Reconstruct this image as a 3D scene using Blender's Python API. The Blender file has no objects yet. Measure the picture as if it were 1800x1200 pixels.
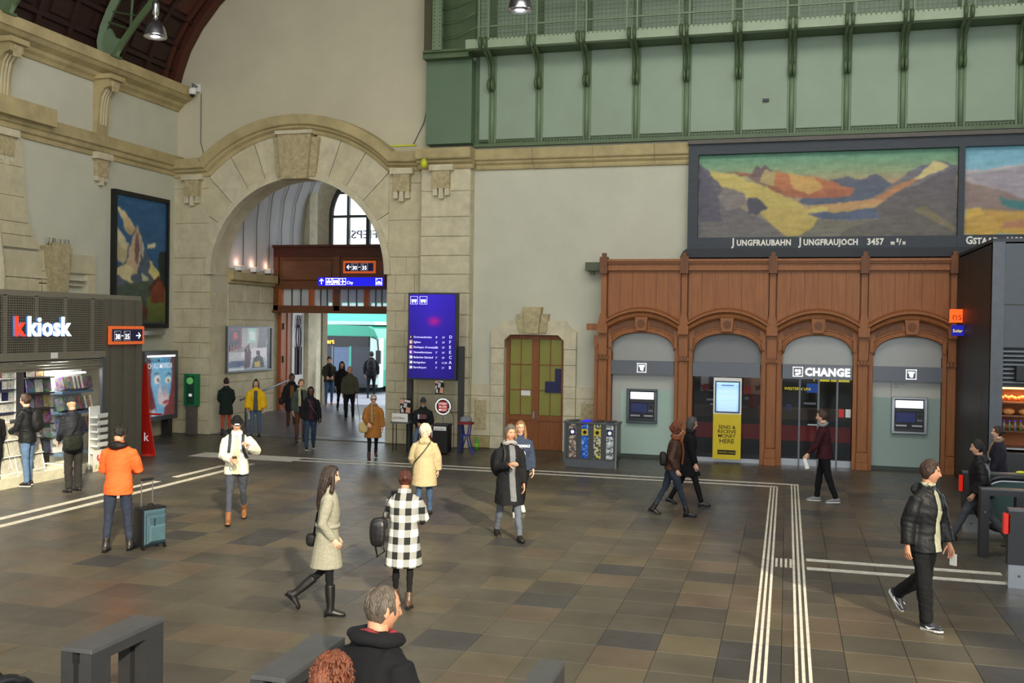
import bpy, bmesh, math, random
import numpy as np
from mathutils import Vector, Matrix, noise
R = math.radians
C = bpy.context.scene.collection
rnd = random.Random(7)
SC = bpy.context.scene
# ---------------------------------------------------------------- camera
FPX = 1750.8; CAMZ = 3.3
yaw, pitch, roll = .2695, .0145, .0147
fwd = Vector((-math.sin(yaw)*math.cos(pitch), math.cos(yaw)*math.cos(pitch), -math.sin(pitch)))
rgt = Vector((math.cos(yaw), math.sin(yaw), 0)); upv = rgt.cross(fwd)
r2 = math.cos(roll)*rgt + math.sin(roll)*upv
u2 = -math.sin(roll)*rgt + math.cos(roll)*upv
cam = bpy.data.cameras.new('camera'); camo = bpy.data.objects.new('camera', cam); C.objects.link(camo)
cam.sensor_width = 36; cam.lens = FPX*36/1800; cam.clip_end = 400; cam.clip_start = .1
M = Matrix((r2, u2, -fwd)).transposed().to_4x4(); M.translation = (0, 0, CAMZ)
camo.matrix_world = M; SC.camera = camo
# ---------------------------------------------------------------- light, sky, exposure
SC.view_settings.view_transform = 'Standard'; SC.view_settings.look = 'None'
SC.view_settings.exposure = 0.24; SC.view_settings.gamma = 1; SC.view_settings.use_curve_mapping = False
W_ = bpy.data.worlds.new('world'); SC.world = W_; W_.use_nodes = True
bg = W_.node_tree.nodes['Background']; bg.inputs[0].default_value = (.86, .93, 1, 1); bg.inputs[1].default_value = 2.7
sun = bpy.data.lights.new('sun', 'SUN'); sun.energy = 4.9; sun.angle = R(1.2); sun.color = (1, .88, .64)
suno = bpy.data.objects.new('sun', sun); C.objects.link(suno)
suno.rotation_euler = Vector((-.56, .80, -.46)).to_track_quat('-Z', 'Y').to_euler()
# added area fills: rear window daylight and overhead light under the closed roof
def area(name, loc, aim, size, e, col):
    l = bpy.data.lights.new(name, 'AREA'); l.shape = 'RECTANGLE'; l.size, l.size_y = size; l.energy = e; l.color = col
    o = bpy.data.objects.new(name, l); C.objects.link(o); o.location = loc
    o.rotation_euler = (Vector(aim)-Vector(loc)).to_track_quat('-Z', 'Y').to_euler()
area('overhead_fill_light', (-3, 12, 16.0), (-5, 17, 0), (22, 9), 2900, (1, .96, .86))  # added overhead fill; no glazing is built in the roof
area('rear_window_light', (2, -6, 9), (-6, 24, 2), (22, 9), 60, (1, .95, .84))

# ---------------------------------------------------------------- helpers
def pix(px, py, Y):
    v = (px-900)*r2 + (600-py)*u2 + FPX*fwd
    return Vector((0, 0, CAMZ)) + v*(Y/v.y)
def flo(px, py, z=0.0):
    v = (px-900)*r2 + (600-py)*u2 + FPX*fwd
    return Vector((0, 0, CAMZ)) + v*((z-CAMZ)/v.z)
MATS = {}
def L_(c):  # sRGB 0-255 -> linear
    return tuple(((x/255)/12.92 if x/255 <= .04045 else ((x/255+.055)/1.055)**2.4) for x in c)
def mat(name, col, rough=.8, metal=0.0, var=.12, scale=6.0, bump=.0, bscale=40.0, stretch=(1, 1, 1), emit=None, es=1.0, spec=.5, alpha=None, obj=False, trans=0):
    if name in MATS: return MATS[name]
    m = bpy.data.materials.new(name); m.use_nodes = True; nt = m.node_tree; N = nt.nodes; LK = nt.links
    b = N['Principled BSDF']; MATS[name] = m
    b.inputs['Roughness'].default_value = rough; b.inputs['Metallic'].default_value = metal
    b.inputs['Specular IOR Level'].default_value = spec
    c = L_(col); m.diffuse_color = (*c, 1)
    if trans: b.inputs['Transmission Weight'].default_value = trans
    tc = N.new('ShaderNodeTexCoord'); mp = N.new('ShaderNodeMapping'); mp.inputs['Scale'].default_value = stretch
    LK.new(tc.outputs['Object' if obj else 'Generated'] if False else tc.outputs['Object'], mp.inputs[0])
    if var > 0:
        n = N.new('ShaderNodeTexNoise'); n.inputs['Scale'].default_value = scale; n.inputs['Detail'].default_value = 5; n.inputs['Roughness'].default_value = .65
        LK.new(mp.outputs[0], n.inputs['Vector'])
        r = N.new('ShaderNodeValToRGB'); r.color_ramp.elements[0].position = .3; r.color_ramp.elements[1].position = .7
        r.color_ramp.elements[0].color = (*[x*(1-var) for x in c], 1); r.color_ramp.elements[1].color = (*[min(1, x*(1+var)) for x in c], 1)
        LK.new(n.outputs['Fac'], r.inputs[0]); LK.new(r.outputs[0], b.inputs['Base Color'])
    else: b.inputs['Base Color'].default_value = (*c, 1)
    if bump:
        n2 = N.new('ShaderNodeTexNoise'); n2.inputs['Scale'].default_value = bscale; n2.inputs['Detail'].default_value = 4
        bp = N.new('ShaderNodeBump'); bp.inputs['Strength'].default_value = bump; bp.inputs['Distance'].default_value = .02
        LK.new(mp.outputs[0], n2.inputs['Vector']); LK.new(n2.outputs['Fac'], bp.inputs['Height']); LK.new(bp.outputs[0], b.inputs['Normal'])
    if emit:
        b.inputs['Emission Color'].default_value = (*L_(emit), 1); b.inputs['Emission Strength'].default_value = es
    if alpha is not None: b.inputs['Alpha'].default_value = alpha
    return m
def cmat(name, rough=.6, emit=0.0, spec=.3):      # flat print: colour comes from the panel's own print attribute
    if name in MATS: return MATS[name]
    m = bpy.data.materials.new(name); m.use_nodes = True; N = m.node_tree.nodes; b = N['Principled BSDF']; MATS[name] = m
    a = N.new('ShaderNodeAttribute'); a.attribute_name = 'print'; b.inputs['Roughness'].default_value = rough; b.inputs['Specular IOR Level'].default_value = spec
    m.node_tree.links.new(a.outputs['Color'], b.inputs['Base Color'])
    if emit: m.node_tree.links.new(a.outputs['Color'], b.inputs['Emission Color']); b.inputs['Emission Strength'].default_value = emit
    return m
class MB:
    def __init__(s): s.v = []; s.f = []; s.mi = []; s.cur = 0
    def add(s, vs, fs):
        n = len(s.v); s.v += [Vector(p) for p in vs]; s.f += [tuple(i+n for i in f) for f in fs]; s.mi += [s.cur]*len(fs); return s
    def box(s, x0, x1, y0, y1, z0, z1):
        return s.add([(x0,y0,z0),(x1,y0,z0),(x1,y1,z0),(x0,y1,z0),(x0,y0,z1),(x1,y0,z1),(x1,y1,z1),(x0,y1,z1)],
                     [(0,3,2,1),(4,5,6,7),(0,1,5,4),(1,2,6,5),(2,3,7,6),(3,0,4,7)])
    def cbox(s, x0, x1, y0, y1, z0, z1, c):       # box whose -Y face is chamfered
        return s.add([(x0,y1,z0),(x1,y1,z0),(x1,y1,z1),(x0,y1,z1),(x0,y0+c,z0),(x1,y0+c,z0),(x1,y0+c,z1),(x0,y0+c,z1),
                      (x0+c,y0,z0+c),(x1-c,y0,z0+c),(x1-c,y0,z1-c),(x0+c,y0,z1-c)],
                     [(0,3,2,1),(0,1,5,4),(1,2,6,5),(2,3,7,6),(3,0,4,7),(4,5,9,8),(5,6,10,9),(6,7,11,10),(7,4,8,11),(8,9,10,11)])
    def prism(s, poly, y0, y1, axis='y', bev=0):
        n = len(poly)
        def P(a, b, y): return (a, y, b) if axis == 'y' else ((y, a, b) if axis == 'x' else (a, b, y))
        vs = [P(a, b, y0) for a, b in poly]+[P(a, b, y1) for a, b in poly]
        fs = [tuple(range(n)), tuple(range(2*n-1, n-1, -1))]+[(i, i+n, (i+1) % n+n, (i+1) % n) for i in range(n)]
        return s.add(vs, fs)
    def sweep(s, path, prof, closed=False, up=None):   # rings of profile points: fn(pathpoint index)-> list of 3D points
        rings = path; n = len(rings[0]); vs = [p for r in rings for p in r]; fs = []
        m = len(rings)
        for i in range(m-(0 if closed else 1)):
            for j in range(n):
                if not prof and j == n-1: continue
                fs.append((i*n+j, i*n+(j+1) % n, ((i+1) % m)*n+(j+1) % n, ((i+1) % m)*n+j))
        if prof and not closed: fs += [tuple(range(n-1, -1, -1)), tuple((m-1)*n+j for j in range(n))]
        return s.add(vs, fs)
    def tube(s, pts, rad, n=8, ry=None, ref=None):
        pts = [Vector(p) for p in pts]; rad = rad if isinstance(rad, (list, tuple)) else [rad]*len(pts)
        ry = rad if ry is None else (ry if isinstance(ry, (list, tuple)) else [ry]*len(pts))
        rings = []
        for i, p in enumerate(pts):
            t = (pts[min(i+1, len(pts)-1)]-pts[max(i-1, 0)]).normalized()
            a = Vector(ref) if ref else (Vector((0, 1, 0)) if abs(t.y) < .9 else Vector((1, 0, 0)))
            u = (a-t*a.dot(t)).normalized(); w = t.cross(u)
            rings.append([p+w*(rad[i]*math.cos(2*math.pi*k/n))+u*(ry[i]*math.sin(2*math.pi*k/n)) for k in range(n)])
        return s.sweep(rings, True)
    def lathe(s, prof, c=(0, 0, 0), n=16, ax='z'):
        rings = []
        for r, z in prof:
            ring = []
            for k in range(n):
                a = 2*math.pi*k/n; x, y = r*math.cos(a), r*math.sin(a)
                ring.append(Vector(c)+(Vector((x, y, z)) if ax == 'z' else (Vector((x, z, y)) if ax == 'y' else Vector((z, x, y)))))
            rings.append(ring)
        return s.sweep(rings, True)
    def ell(s, c, r, n=12, m=8, M=None):
        rings = []
        for i in range(m+1):
            t = math.pi*(i/m-.5); t = max(-1.45, min(1.45, t))
            rings.append([Vector(c)+(M @ Vector((r[0]*math.cos(t)*math.cos(2*math.pi*k/n), r[1]*math.cos(t)*math.sin(2*math.pi*k/n), r[2]*math.sin(t))) if M else
                          Vector((r[0]*math.cos(t)*math.cos(2*math.pi*k/n), r[1]*math.cos(t)*math.sin(2*math.pi*k/n), r[2]*math.sin(t)))) for k in range(n)])
        return s.sweep(rings, True)
    def xf(s, M, a=0):
        for i in range(a, len(s.v)): s.v[i] = M @ s.v[i]
        return s
    def mesh(s, name, mats, smooth=False):
        me = bpy.data.meshes.new(name); me.from_pydata([tuple(v) for v in s.v], [], s.f)
        for m in (mats if isinstance(mats, (list, tuple)) else [mats]): me.materials.append(m)
        if any(s.mi): me.polygons.foreach_set('material_index', s.mi)
        if smooth: me.polygons.foreach_set('use_smooth', [True]*len(me.polygons))
        me.update(); return me
    def build(s, name, mats, parent=None, smooth=False, loc=None, rotz=None, auto=False):
        me = s.mesh(name, mats, smooth)
        bm = bmesh.new(); bm.from_mesh(me); bmesh.ops.recalc_face_normals(bm, faces=bm.faces); bm.to_mesh(me); bm.free()
        if auto: me.polygons.foreach_set('use_smooth', [True]*len(me.polygons)); me.set_sharp_from_angle(angle=R(35))
        return link(name, me, parent, loc, rotz)
def link(name, me, parent=None, loc=None, rotz=None):
    o = bpy.data.objects.new(name, me); C.objects.link(o)
    if parent: o.parent = parent
    if loc is not None: o.location = loc
    if rotz is not None: o.rotation_euler = (0, 0, rotz)
    return o
def tag(o, label=None, cat=None, group=None, kind=None):
    if label: o['label'] = label
    if cat: o['category'] = cat
    if group: o['group'] = group
    if kind: o['kind'] = kind
    return o
def thing(name, label, cat, loc=(0, 0, 0), rotz=0, group=None):
    o = bpy.data.objects.new(name, None); C.objects.link(o); o.location = loc; o.rotation_euler = (0, 0, rotz)
    o.empty_display_size = .2; return tag(o, label, cat, group)
def struct(name, mb, m, **k): return tag(mb.build(name, m, **k), kind='structure')
def text(name, s, size, loc, m, parent=None, rot=(90, 0, 0), ext=.004, bold=0.0, align='LEFT', sx=1.0, mirror=False, shear=0):
    cu = bpy.data.curves.new(name, 'FONT'); cu.body = s; cu.size = size; cu.extrude = ext; cu.offset = bold; cu.align_x = align; cu.resolution_u = 2; cu.shear = shear
    cu.space_character = 1.0 + bold*2/size
    t = bpy.data.objects.new(name, cu); C.objects.link(t)
    me = bpy.data.meshes.new_from_object(t.evaluated_get(bpy.context.evaluated_depsgraph_get())); bpy.data.objects.remove(t)
    Mx = Matrix.Diagonal((-sx if mirror else sx, 1, 1, 1)); me.transform(Mx)
    me.materials.clear(); me.materials.append(m)
    o = link(name, me, parent); o.rotation_euler = tuple(R(a) for a in rot); o.location = loc; return o
def canvas(name, w, h, nx, ny, fn, m, parent=None, loc=(0, 0, 0), rotz=0, th=.01, blur=0, mute=0.0):
    """flat printed panel facing local -Y, with its own thickness; fn(u,v)->rgb arrays in sRGB 0..255"""
    U, V = np.meshgrid(np.linspace(0, 1, nx+1), np.linspace(0, 1, ny+1)); u, v = U.ravel(), V.ravel()
    col = fn(u, v)
    if blur:
        g = col.reshape(ny+1, nx+1, 3)
        for _ in range(blur):
            p = np.pad(g, ((1, 1), (1, 1), (0, 0)), 'edge'); g = (p[:-2, 1:-1]+p[2:, 1:-1]+p[1:-1, :-2]+p[1:-1, 2:]+2*g)/6
        col = g.reshape(-1, 3)*(1-mute)+np.array([108, 106, 96])*mute
        col = col*(.98+.16*fbm(u*7*w/h+v*6, v*34-u*5, 21)[:, None]+.1*fbm(u*40*w/h, v*20, 5)[:, None])
    col = col/255.0; col = np.clip(col, 0, 1); col = np.where(col <= .04045, col/12.92, ((col+.055)/1.055)**2.4)
    vs = np.stack([u*w, np.zeros_like(u), v*h], 1); n0 = len(vs)
    i = np.arange(ny)[:, None]*(nx+1)+np.arange(nx)[None, :]; i = i.ravel()
    fs = np.stack([i, i+1, i+nx+2, i+nx+1], 1).tolist()
    back = [(0, th, 0), (w, th, 0), (w, th, h), (0, th, h)]; k = n0
    fs += [(k, k+3, k+2, k+1), (0, k, k+1, nx), (nx, k+1, k+2, n0-1), (n0-1, k+2, k+3, n0-1-nx), (n0-1-nx, k+3, k, 0)]
    me = bpy.data.meshes.new(name); me.from_pydata(vs.tolist()+back, [], fs); me.materials.append(m)
    a = me.color_attributes.new('print', 'FLOAT_COLOR', 'POINT')
    full = np.concatenate([np.c_[col, np.ones(n0)], np.tile([.02, .02, .02, 1], (4, 1))]); a.data.foreach_set('color', full.ravel())
    o = link(name, me, parent, loc, rotz); return o
def vnoise(x, y, seed=0):
    xi, yi = np.floor(x).astype(int), np.floor(y).astype(int); fx, fy = x-xi, y-yi
    fx, fy = fx*fx*(3-2*fx), fy*fy*(3-2*fy)
    def h(a, b): return np.modf(np.abs(np.sin(a*127.1+b*311.7+seed*74.7)*43758.5453))[0]
    return (h(xi, yi)*(1-fx)+h(xi+1, yi)*fx)*(1-fy)+(h(xi, yi+1)*(1-fx)+h(xi+1, yi+1)*fx)*fy
def fbm(x, y, seed=0, o=4): return sum(vnoise(x*2**k, y*2**k, seed+k)*.5**(k+1) for k in range(o))/(1-.5**o)
def inpoly(x, y, P):
    r = np.zeros_like(x, bool); n = len(P)
    for i in range(n):
        (x1, y1), (x2, y2) = P[i], P[(i+1) % n]
        if y1 == y2: continue
        c = ((y1 > y) != (y2 > y)) & (x < (x2-x1)*(y-y1)/(y2-y1)+x1); r ^= c
    return r
def painter(bgfn, layers, wob=.012, ws=14, tex=14, asp=1.0):
    def fn(u, v, nx=None):
        col = bgfn(u, v).astype(float)
        du = (fbm(u*ws*asp, v*ws, 3)-.5)*wob*2/asp; dv = (fbm(u*ws*asp, v*ws, 9)-.5)*wob*2
        for P, c in layers:
            mk = inpoly(u+du, v+dv, P); c1 = np.array(c[0] if isinstance(c[0], (tuple, list)) else c, float)
            if isinstance(c[0], (tuple, list)):
                c2 = np.array(c[1], float); ys = [p[1] for p in P]; t = np.clip((v-min(ys))/(max(ys)-min(ys)), 0, 1)[:, None]
                cc = c2*(1-t)+c1*t
            else: cc = np.tile(c1, (len(u), 1))
            col[mk] = cc[mk]
        col += (fbm(u*12*asp, v*34, 5)[:, None]-.5)*tex*2
        return col
    return fn
def grad(*st):
    def f(u, v):
        ps = [s[0] for s in st]; cs = np.array([s[1] for s in st], float)
        return np.stack([np.interp(v, ps, cs[:, i]) for i in range(3)], 1)
    return f
def blocks(parent, spans, y0, y1, m, c=.008, g=.0035, name='stone_block', jit=.004, axis='y'):
    """spans: list of (a0,a1,z0,z1) ashlar faces; each becomes one bevelled block"""
    for a0, a1, z0, z1 in spans:
        mb = MB(); d = rnd.uniform(0, jit)
        mb.cbox(a0+g, a1-g, y0-d, y1, z0+g, z1-g, c)
        if axis == 'x':   # face looks towards +X : map (a,y,z)->(-y, a, z)
            mb.xf(Matrix(((0, -1, 0, 0), (1, 0, 0, 0), (0, 0, 1, 0), (0, 0, 0, 1))))
        mb.build(name, m, parent)
def courses(a0, a1, zs, w=.9, seed=0):
    rr = random.Random(seed); out = []
    for i in range(len(zs)-1):
        L = a1-a0; n = max(1, round(L/w)); cuts = [a0]
        if n > 1 or i % 2:
            nn = n if i % 2 == 0 else max(1, n); off = 0 if i % 2 == 0 else (L/n)*.5
            k = a0+(L/n if i % 2 == 0 else off)
            while k < a1-.18: cuts.append(k+rr.uniform(-.03, .03)); k += L/n
        cuts.append(a1); out += [(cuts[j], cuts[j+1], zs[i], zs[i+1]) for j in range(len(cuts)-1)]
    return out
# ---------------------------------------------------------------- materials
plaster = mat('plaster_wall', (198, 197, 178), .9, var=.05, scale=1.2, bump=.15, bscale=60)
plasterL = mat('plaster_lunette', (198, 191, 164), .9, var=.06, scale=.7, bump=.15, bscale=60)
stone = mat('limestone', (200, 190, 158), .85, var=.16, scale=2.2, bump=.35, bscale=45)
stone2 = mat('limestone_pale', (204, 195, 166), .85, var=.16, scale=3.1, bump=.35, bscale=45)
stonec = mat('limestone_cornice', (178, 162, 118), .85, var=.22, scale=1.4, bump=.35, bscale=30)
joint = mat('stone_joint', (96, 88, 66), .95, var=.1)
carved = mat('carved_stone', (182, 168, 130), .95, var=.25, scale=9, bump=1.0, bscale=28)
wood = mat('oak_panelling', (148, 92, 48), .55, var=.2, scale=2.5, stretch=(6, 6, .5), bump=.12, bscale=30)
woodd = mat('oak_panelling_dark', (112, 68, 36), .6, var=.25, scale=2.5, stretch=(5, 5, .6), bump=.12, bscale=30)
woodr = mat('red_mahogany', (104, 62, 32), .5, var=.25, scale=3, stretch=(1, 6, 6), bump=.1, bscale=30)
woodo = mat('orange_oak_door', (160, 84, 34), .5, var=.22, scale=3, stretch=(6, 6, .6), bump=.1, bscale=30)
vaultm = mat('vault_dark_wood', (44, 18, 11), .6, var=.3, scale=2.5, stretch=(3, .4, 3), bump=.2)
green = mat('green_painted_steel', (112, 132, 102), .5, var=.08, scale=1.5)
greenp = mat('pale_green_sheet_steel', (142, 160, 138), .55, var=.07, scale=.9)
greend = mat('dark_green_steel', (84, 104, 70), .5, var=.15, scale=2)
greenl = mat('green_side_panel', (96, 118, 92), .5, var=.1, scale=.8)
dgrey = mat('anthracite_metal', (58, 60, 62), .45, .3, var=.08)
mgrey = mat('grey_metal', (104, 108, 112), .4, .5, var=.06)
steel = mat('brushed_steel', (168, 170, 172), .32, .8, var=.06, stretch=(1, 1, 14))
black = mat('black_frame', (20, 20, 22), .45, var=.1)
frameg = mat('blue_grey_timber_frame', (54, 60, 68), .6, var=.15, stretch=(.4, 3, 3))
white = mat('white_lettering', (245, 245, 245), .5, var=0, emit=(255, 255, 255), es=.25)
whitel = mat('lit_white_lettering', (255, 255, 255), .5, var=0, emit=(255, 255, 255), es=1.3)
whitep = mat('white_paint', (232, 232, 226), .6, var=.04)
tactm = mat('white_floor_marking', (205, 200, 186), .8, var=.22, scale=9)
orange = mat('orange_panel', (240, 110, 50), .5, var=0, emit=(240, 105, 40), es=.25)
navy = mat('navy_panel', (22, 26, 74), .5, var=0)
blues = mat('blue_sign', (20, 20, 190), .5, var=0, emit=(24, 22, 225), es=.75)
glass = mat('dark_shop_glass', (30, 34, 36), .06, var=0, spec=.6, alpha=.28)
frost = mat('frosted_glass', (150, 150, 144), .35, .15, var=.03, scale=2)
frostg = mat('green_back_painted_glass', (188, 212, 202), .2, var=.02, emit=(180, 205, 195), es=.06)
yellowm = mat('yellow_panel', (214, 190, 20), .5, var=.03)
redm = mat('red_plastic', (205, 36, 24), .45, var=.05)
rubber = mat('black_rubber', (18, 18, 20), .4, var=.1)
# floor: slate-like tiles, each tile its own tone
fm = bpy.data.materials.new('slate_floor_tiles'); fm.use_nodes = True; N = fm.node_tree.nodes; LK = fm.node_tree.links; b = N['Principled BSDF']
ge = N.new('ShaderNodeNewGeometry'); sp = N.new('ShaderNodeVectorMath'); sp.operation = 'DIVIDE'; sp.inputs[1].default_value = (.62, .6, 9); LK.new(ge.outputs['Position'], sp.inputs[0])
fl = N.new('ShaderNodeVectorMath'); fl.operation = 'FLOOR'; LK.new(sp.outputs[0], fl.inputs[0])
wn = N.new('ShaderNodeTexWhiteNoise'); wn.noise_dimensions = '2D'; LK.new(fl.outputs[0], wn.inputs[0])
rp = N.new('ShaderNodeValToRGB'); rp.color_ramp.interpolation = 'CONSTANT'
cols = [(0, (68, 65, 58)), (.12, (80, 75, 64)), (.34, (75, 71, 62)), (.56, (89, 81, 65)), (.7, (78, 73, 64)), (.84, (87, 76, 63)), (.93, (60, 59, 58))]
rp.color_ramp.elements[0].color = (*L_(cols[0][1]), 1); rp.color_ramp.elements[1].position = cols[1][0]; rp.color_ramp.elements[1].color = (*L_(cols[1][1]), 1)
for p_, c_ in cols[2:]: e_ = rp.color_ramp.elements.new(p_); e_.color = (*L_(c_), 1)
LK.new(wn.outputs[0], rp.inputs[0])
n1 = N.new('ShaderNodeTexNoise'); n1.inputs['Scale'].default_value = 1.3; n1.inputs['Detail'].default_value = 8; LK.new(ge.outputs['Position'], n1.inputs['Vector'])
mx = N.new('ShaderNodeMixRGB'); mx.blend_type = 'OVERLAY'; mx.inputs[0].default_value = .55; LK.new(rp.outputs[0], mx.inputs[1]); LK.new(n1.outputs['Fac'], mx.inputs[2]); LK.new(mx.outputs[0], b.inputs['Base Color'])
n2 = N.new('ShaderNodeTexNoise'); n2.inputs['Scale'].default_value = 5; n2.inputs['Detail'].default_value = 6; LK.new(ge.outputs['Position'], n2.inputs['Vector'])
mr = N.new('ShaderNodeMapRange'); mr.inputs[3].default_value = .28; mr.inputs[4].default_value = .5; LK.new(n2.outputs['Fac'], mr.inputs[0]); LK.new(mr.outputs[0], b.inputs['Roughness'])
bp = N.new('ShaderNodeBump'); bp.inputs['Strength'].default_value = .12; bp.inputs['Distance'].default_value = .02; LK.new(n2.outputs['Fac'], bp.inputs['Height']); LK.new(bp.outputs[0], b.inputs['Normal'])
floorm = fm

# ---------------------------------------------------------------- floor
TX, TY = .62, .6
fb = MB(); fb.box(-19, 9, -7, 26.2, -.3, -.012)
floor_ = struct('floor', fb, joint)
cells = []
for i in range(-31, 13):
    for j in range(-12, 44):
        x0, y0 = i*TX, j*TY
        if y0+TY > 26.1: continue
        cx_, cy_ = x0+TX/2, y0+TY/2
        v = Vector((cx_, cy_, -CAMZ)); d = v.dot(fwd)
        if d > 1:
            px, py = 900+FPX*v.dot(r2)/d, 600-FPX*v.dot(u2)/d
        else: px = -9999; py = 0
        inv = -30 < px < 1830 and py < 1240
        size = (1/d**2 if d > 1 else 0) if inv else 0
        cells.append((size, x0, y0))
cells.sort(key=lambda t: -t[0])
tb = MB(); tb.add([(0,0,-.01),(TX,0,-.01),(TX,TY,-.01),(0,TY,-.01),(.005,.005,0),(TX-.005,.005,0),(TX-.005,TY-.005,0),(.005,TY-.005,0)], [(4,5,6,7),(0,1,5,4),(1,2,6,5),(2,3,7,6),(3,0,4,7)])
tme = tb.mesh('floor_tile', floorm)
rest = MB()
for k, (sz, x0, y0) in enumerate(cells):
    if k < 300 and sz > 0: link('floor_tile', tme, floor_, (x0, y0, 0))
    else: rest.add([(x0+.002, y0+.002, 0), (x0+TX-.002, y0+.002, 0), (x0+TX-.002, y0+TY-.002, 0), (x0+.002, y0+TY-.002, 0)], [(0, 1, 2, 3)])
tag(rest.build('floor_tile_field', floorm, floor_), kind='stuff')
# passage ramp and street
rb = MB(); rb.prism([(26.1, -.3), (26.1, 0), (26.6, .02), (29.2, .42), (33.2, .42), (33.2, -.3)], -16.5, -10.7, axis='x')
struct('passage_ramp', rb, mat('grey_ramp_paving', (92, 92, 98), .35, var=.25, scale=3))
sb = MB(); sb.box(-60, 20, 33.2, 90, .1, .4); struct('street', sb, mat('street_asphalt', (150, 150, 160), .6, var=.1, scale=1))
# tactile guide lines, three ribs each
def tact(label, x0, x1, y0, y1, along, n=3):
    t = thing('tactile_guide_strip', label, 'floor marking', ((x0+x1)/2, (y0+y1)/2, 0)); cx, cy = (x0+x1)/2, (y0+y1)/2
    for k in range(n):
        mb = MB()
        if along == 'y': w = (x1-x0)/(2*n-1); mb.box(x0+2*k*w-cx, x0+(2*k+1)*w-cx, y0-cy, y1-cy, -.004, .006)
        else: w = (y1-y0)/(2*n-1); mb.box(x0-cx, x1-cx, y0+2*k*w-cy, y0+(2*k+1)*w-cy, -.004, .006)
        mb.build('rib', tactm, t)
tact('left of two long white ribbed guide strips running toward the viewer at right', -.29, -.13, 2.5, 21.75, 'y')
tact('right of two long white ribbed guide strips running toward the viewer at right', .13, .29, 2.5, 22.15, 'y')
tact('white guide strip across the hall, the one nearer the viewer', -11.4, -.13, 21.72, 21.84, 'x', 2)
tact('white guide strip across the hall, the one nearer the back wall', -11.4, .29, 22.16, 22.28, 'x', 2)
tact('white guide strip running to the right gates, nearer the viewer', .32, 2.9, 14.36, 14.5, 'x')
tact('white guide strip running to the right gates, farther from the viewer', .32, 2.9, 14.9, 15.04, 'x')
tact('inner white guide strip left of the orange jacket, nearest the hall middle', -12.12, -11.98, 4, 20.9, 'y')
tact('outer white guide strip on the kiosk side, long rear piece', -12.58, -12.44, 4, 17.9, 'y')
tact('short white guide strip piece between the kiosk strip and the passage', -12.58, -12.44, 18.5, 20.4, 'y')
t = thing('tactile_decision_field', 'four short white bars between the two long strips', 'floor marking', (0, 14.65, 0))
for k in range(4): MB().box(-.105+k*.065, -.075+k*.065, -.25, .27, -.004, .006).build('bar', tactm, t)
t = thing('tactile_grid_field', 'ribbed white field where the guide strips meet by the passage', 'floor marking', (-12.1, 21.9, 0))
for k in range(9): MB().box(-2.1, .7, -.35+k*.09, -.31+k*.09, -.004, .005).build('rib', tactm, t)

# ---------------------------------------------------------------- back wall with openings
YW = 26.0
def holed(mb, xs, zs, holes, y0, y1):
    for i in range(len(xs)-1):
        for j in range(len(zs)-1):
            cx, cz = (xs[i]+xs[i+1])/2, (zs[j]+zs[j+1])/2
            if any(a < cx < b and c < cz < d for a, b, c, d in holes): continue
            mb.box(xs[i], xs[i+1], y0, y1, zs[j], zs[j+1])
AC, AZ, AR = -13.6, 4.72, 2.8     # arch centre and radius
wl = MB(); NA = 40
wl.box(-18.2, AC-AR, YW, YW+.8, 0, 20); wl.box(AC+AR, -9.4, YW, YW+.8, 0, 20)
for k in range(NA):
    a0, a1 = math.pi*(1-k/NA), math.pi*(1-(k+1)/NA)
    x0, z0, x1, z1 = AC+AR*math.cos(a0), AZ+AR*math.sin(a0), AC+AR*math.cos(a1), AZ+AR*math.sin(a1)
    wl.prism([(x0, z0), (x1, z1), (x1, 20), (x0, 20)], YW, YW+.8)
wall_arch = struct('wall_back_arch', wl, plasterL)
wr = MB(); holed(wr, [-9.4, -7.36, -5.72, -4.5, 3.8, 9], [0, 3.1, 3.35, 20], [(-7.36, -5.72, 0, 3.1), (-4.5, 3.8, 0, 3.35)], YW, YW+.4)
wall_back = struct('wall_back', wr, plaster)
# unseen hall shell: rear wall opening shaped for the sun patch, right wall, roof slab
rw = MB(); holed(rw, [-18.2, -9, 15.3, 21], [0, .6, 15.6, 17], [(-9, 15.3, .6, 15.6)], -7.4, -7.0); struct('wall_rear', rw, plaster)
rw = MB(); rw.box(20.6, 21, -7, 27, 0, 17); struct('wall_right', rw, plaster)
rw = MB(); rw.box(7.9, 21, -7, 27, 16.4, 16.7); struct('ceiling_flat', rw, mat('ceiling_brown', (90, 80, 66), .8))
rw = MB(); rw.box(9, 21, -7, 26.2, -.3, -.0); struct('floor_side', rw, floorm)
# stone plinth and blocks on the back wall -------------------------------------
ZC = [0, .4, .95, 1.43, 1.75, 2.25, 2.7, 3.15, 3.7, 4.19, 4.7, 5.2, 5.72, 6.22, 6.75, 7.24, 7.6]
blocks(wall_arch, courses(-17.62, -16.4, ZC[:12], .62, 1), 25.88, 26.0, stone)
blocks(wall_arch, courses(-10.8, -9.72, ZC[:12], .7, 2), 25.88, 26.0, stone)
# spandrel stone between arch ring and hood: blocks with cut edge
def hoodz(x):   # underside of hood mould
    return max(7.56, 4.72+math.sqrt(max(0, 16-(x+13.6)**2)))
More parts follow.
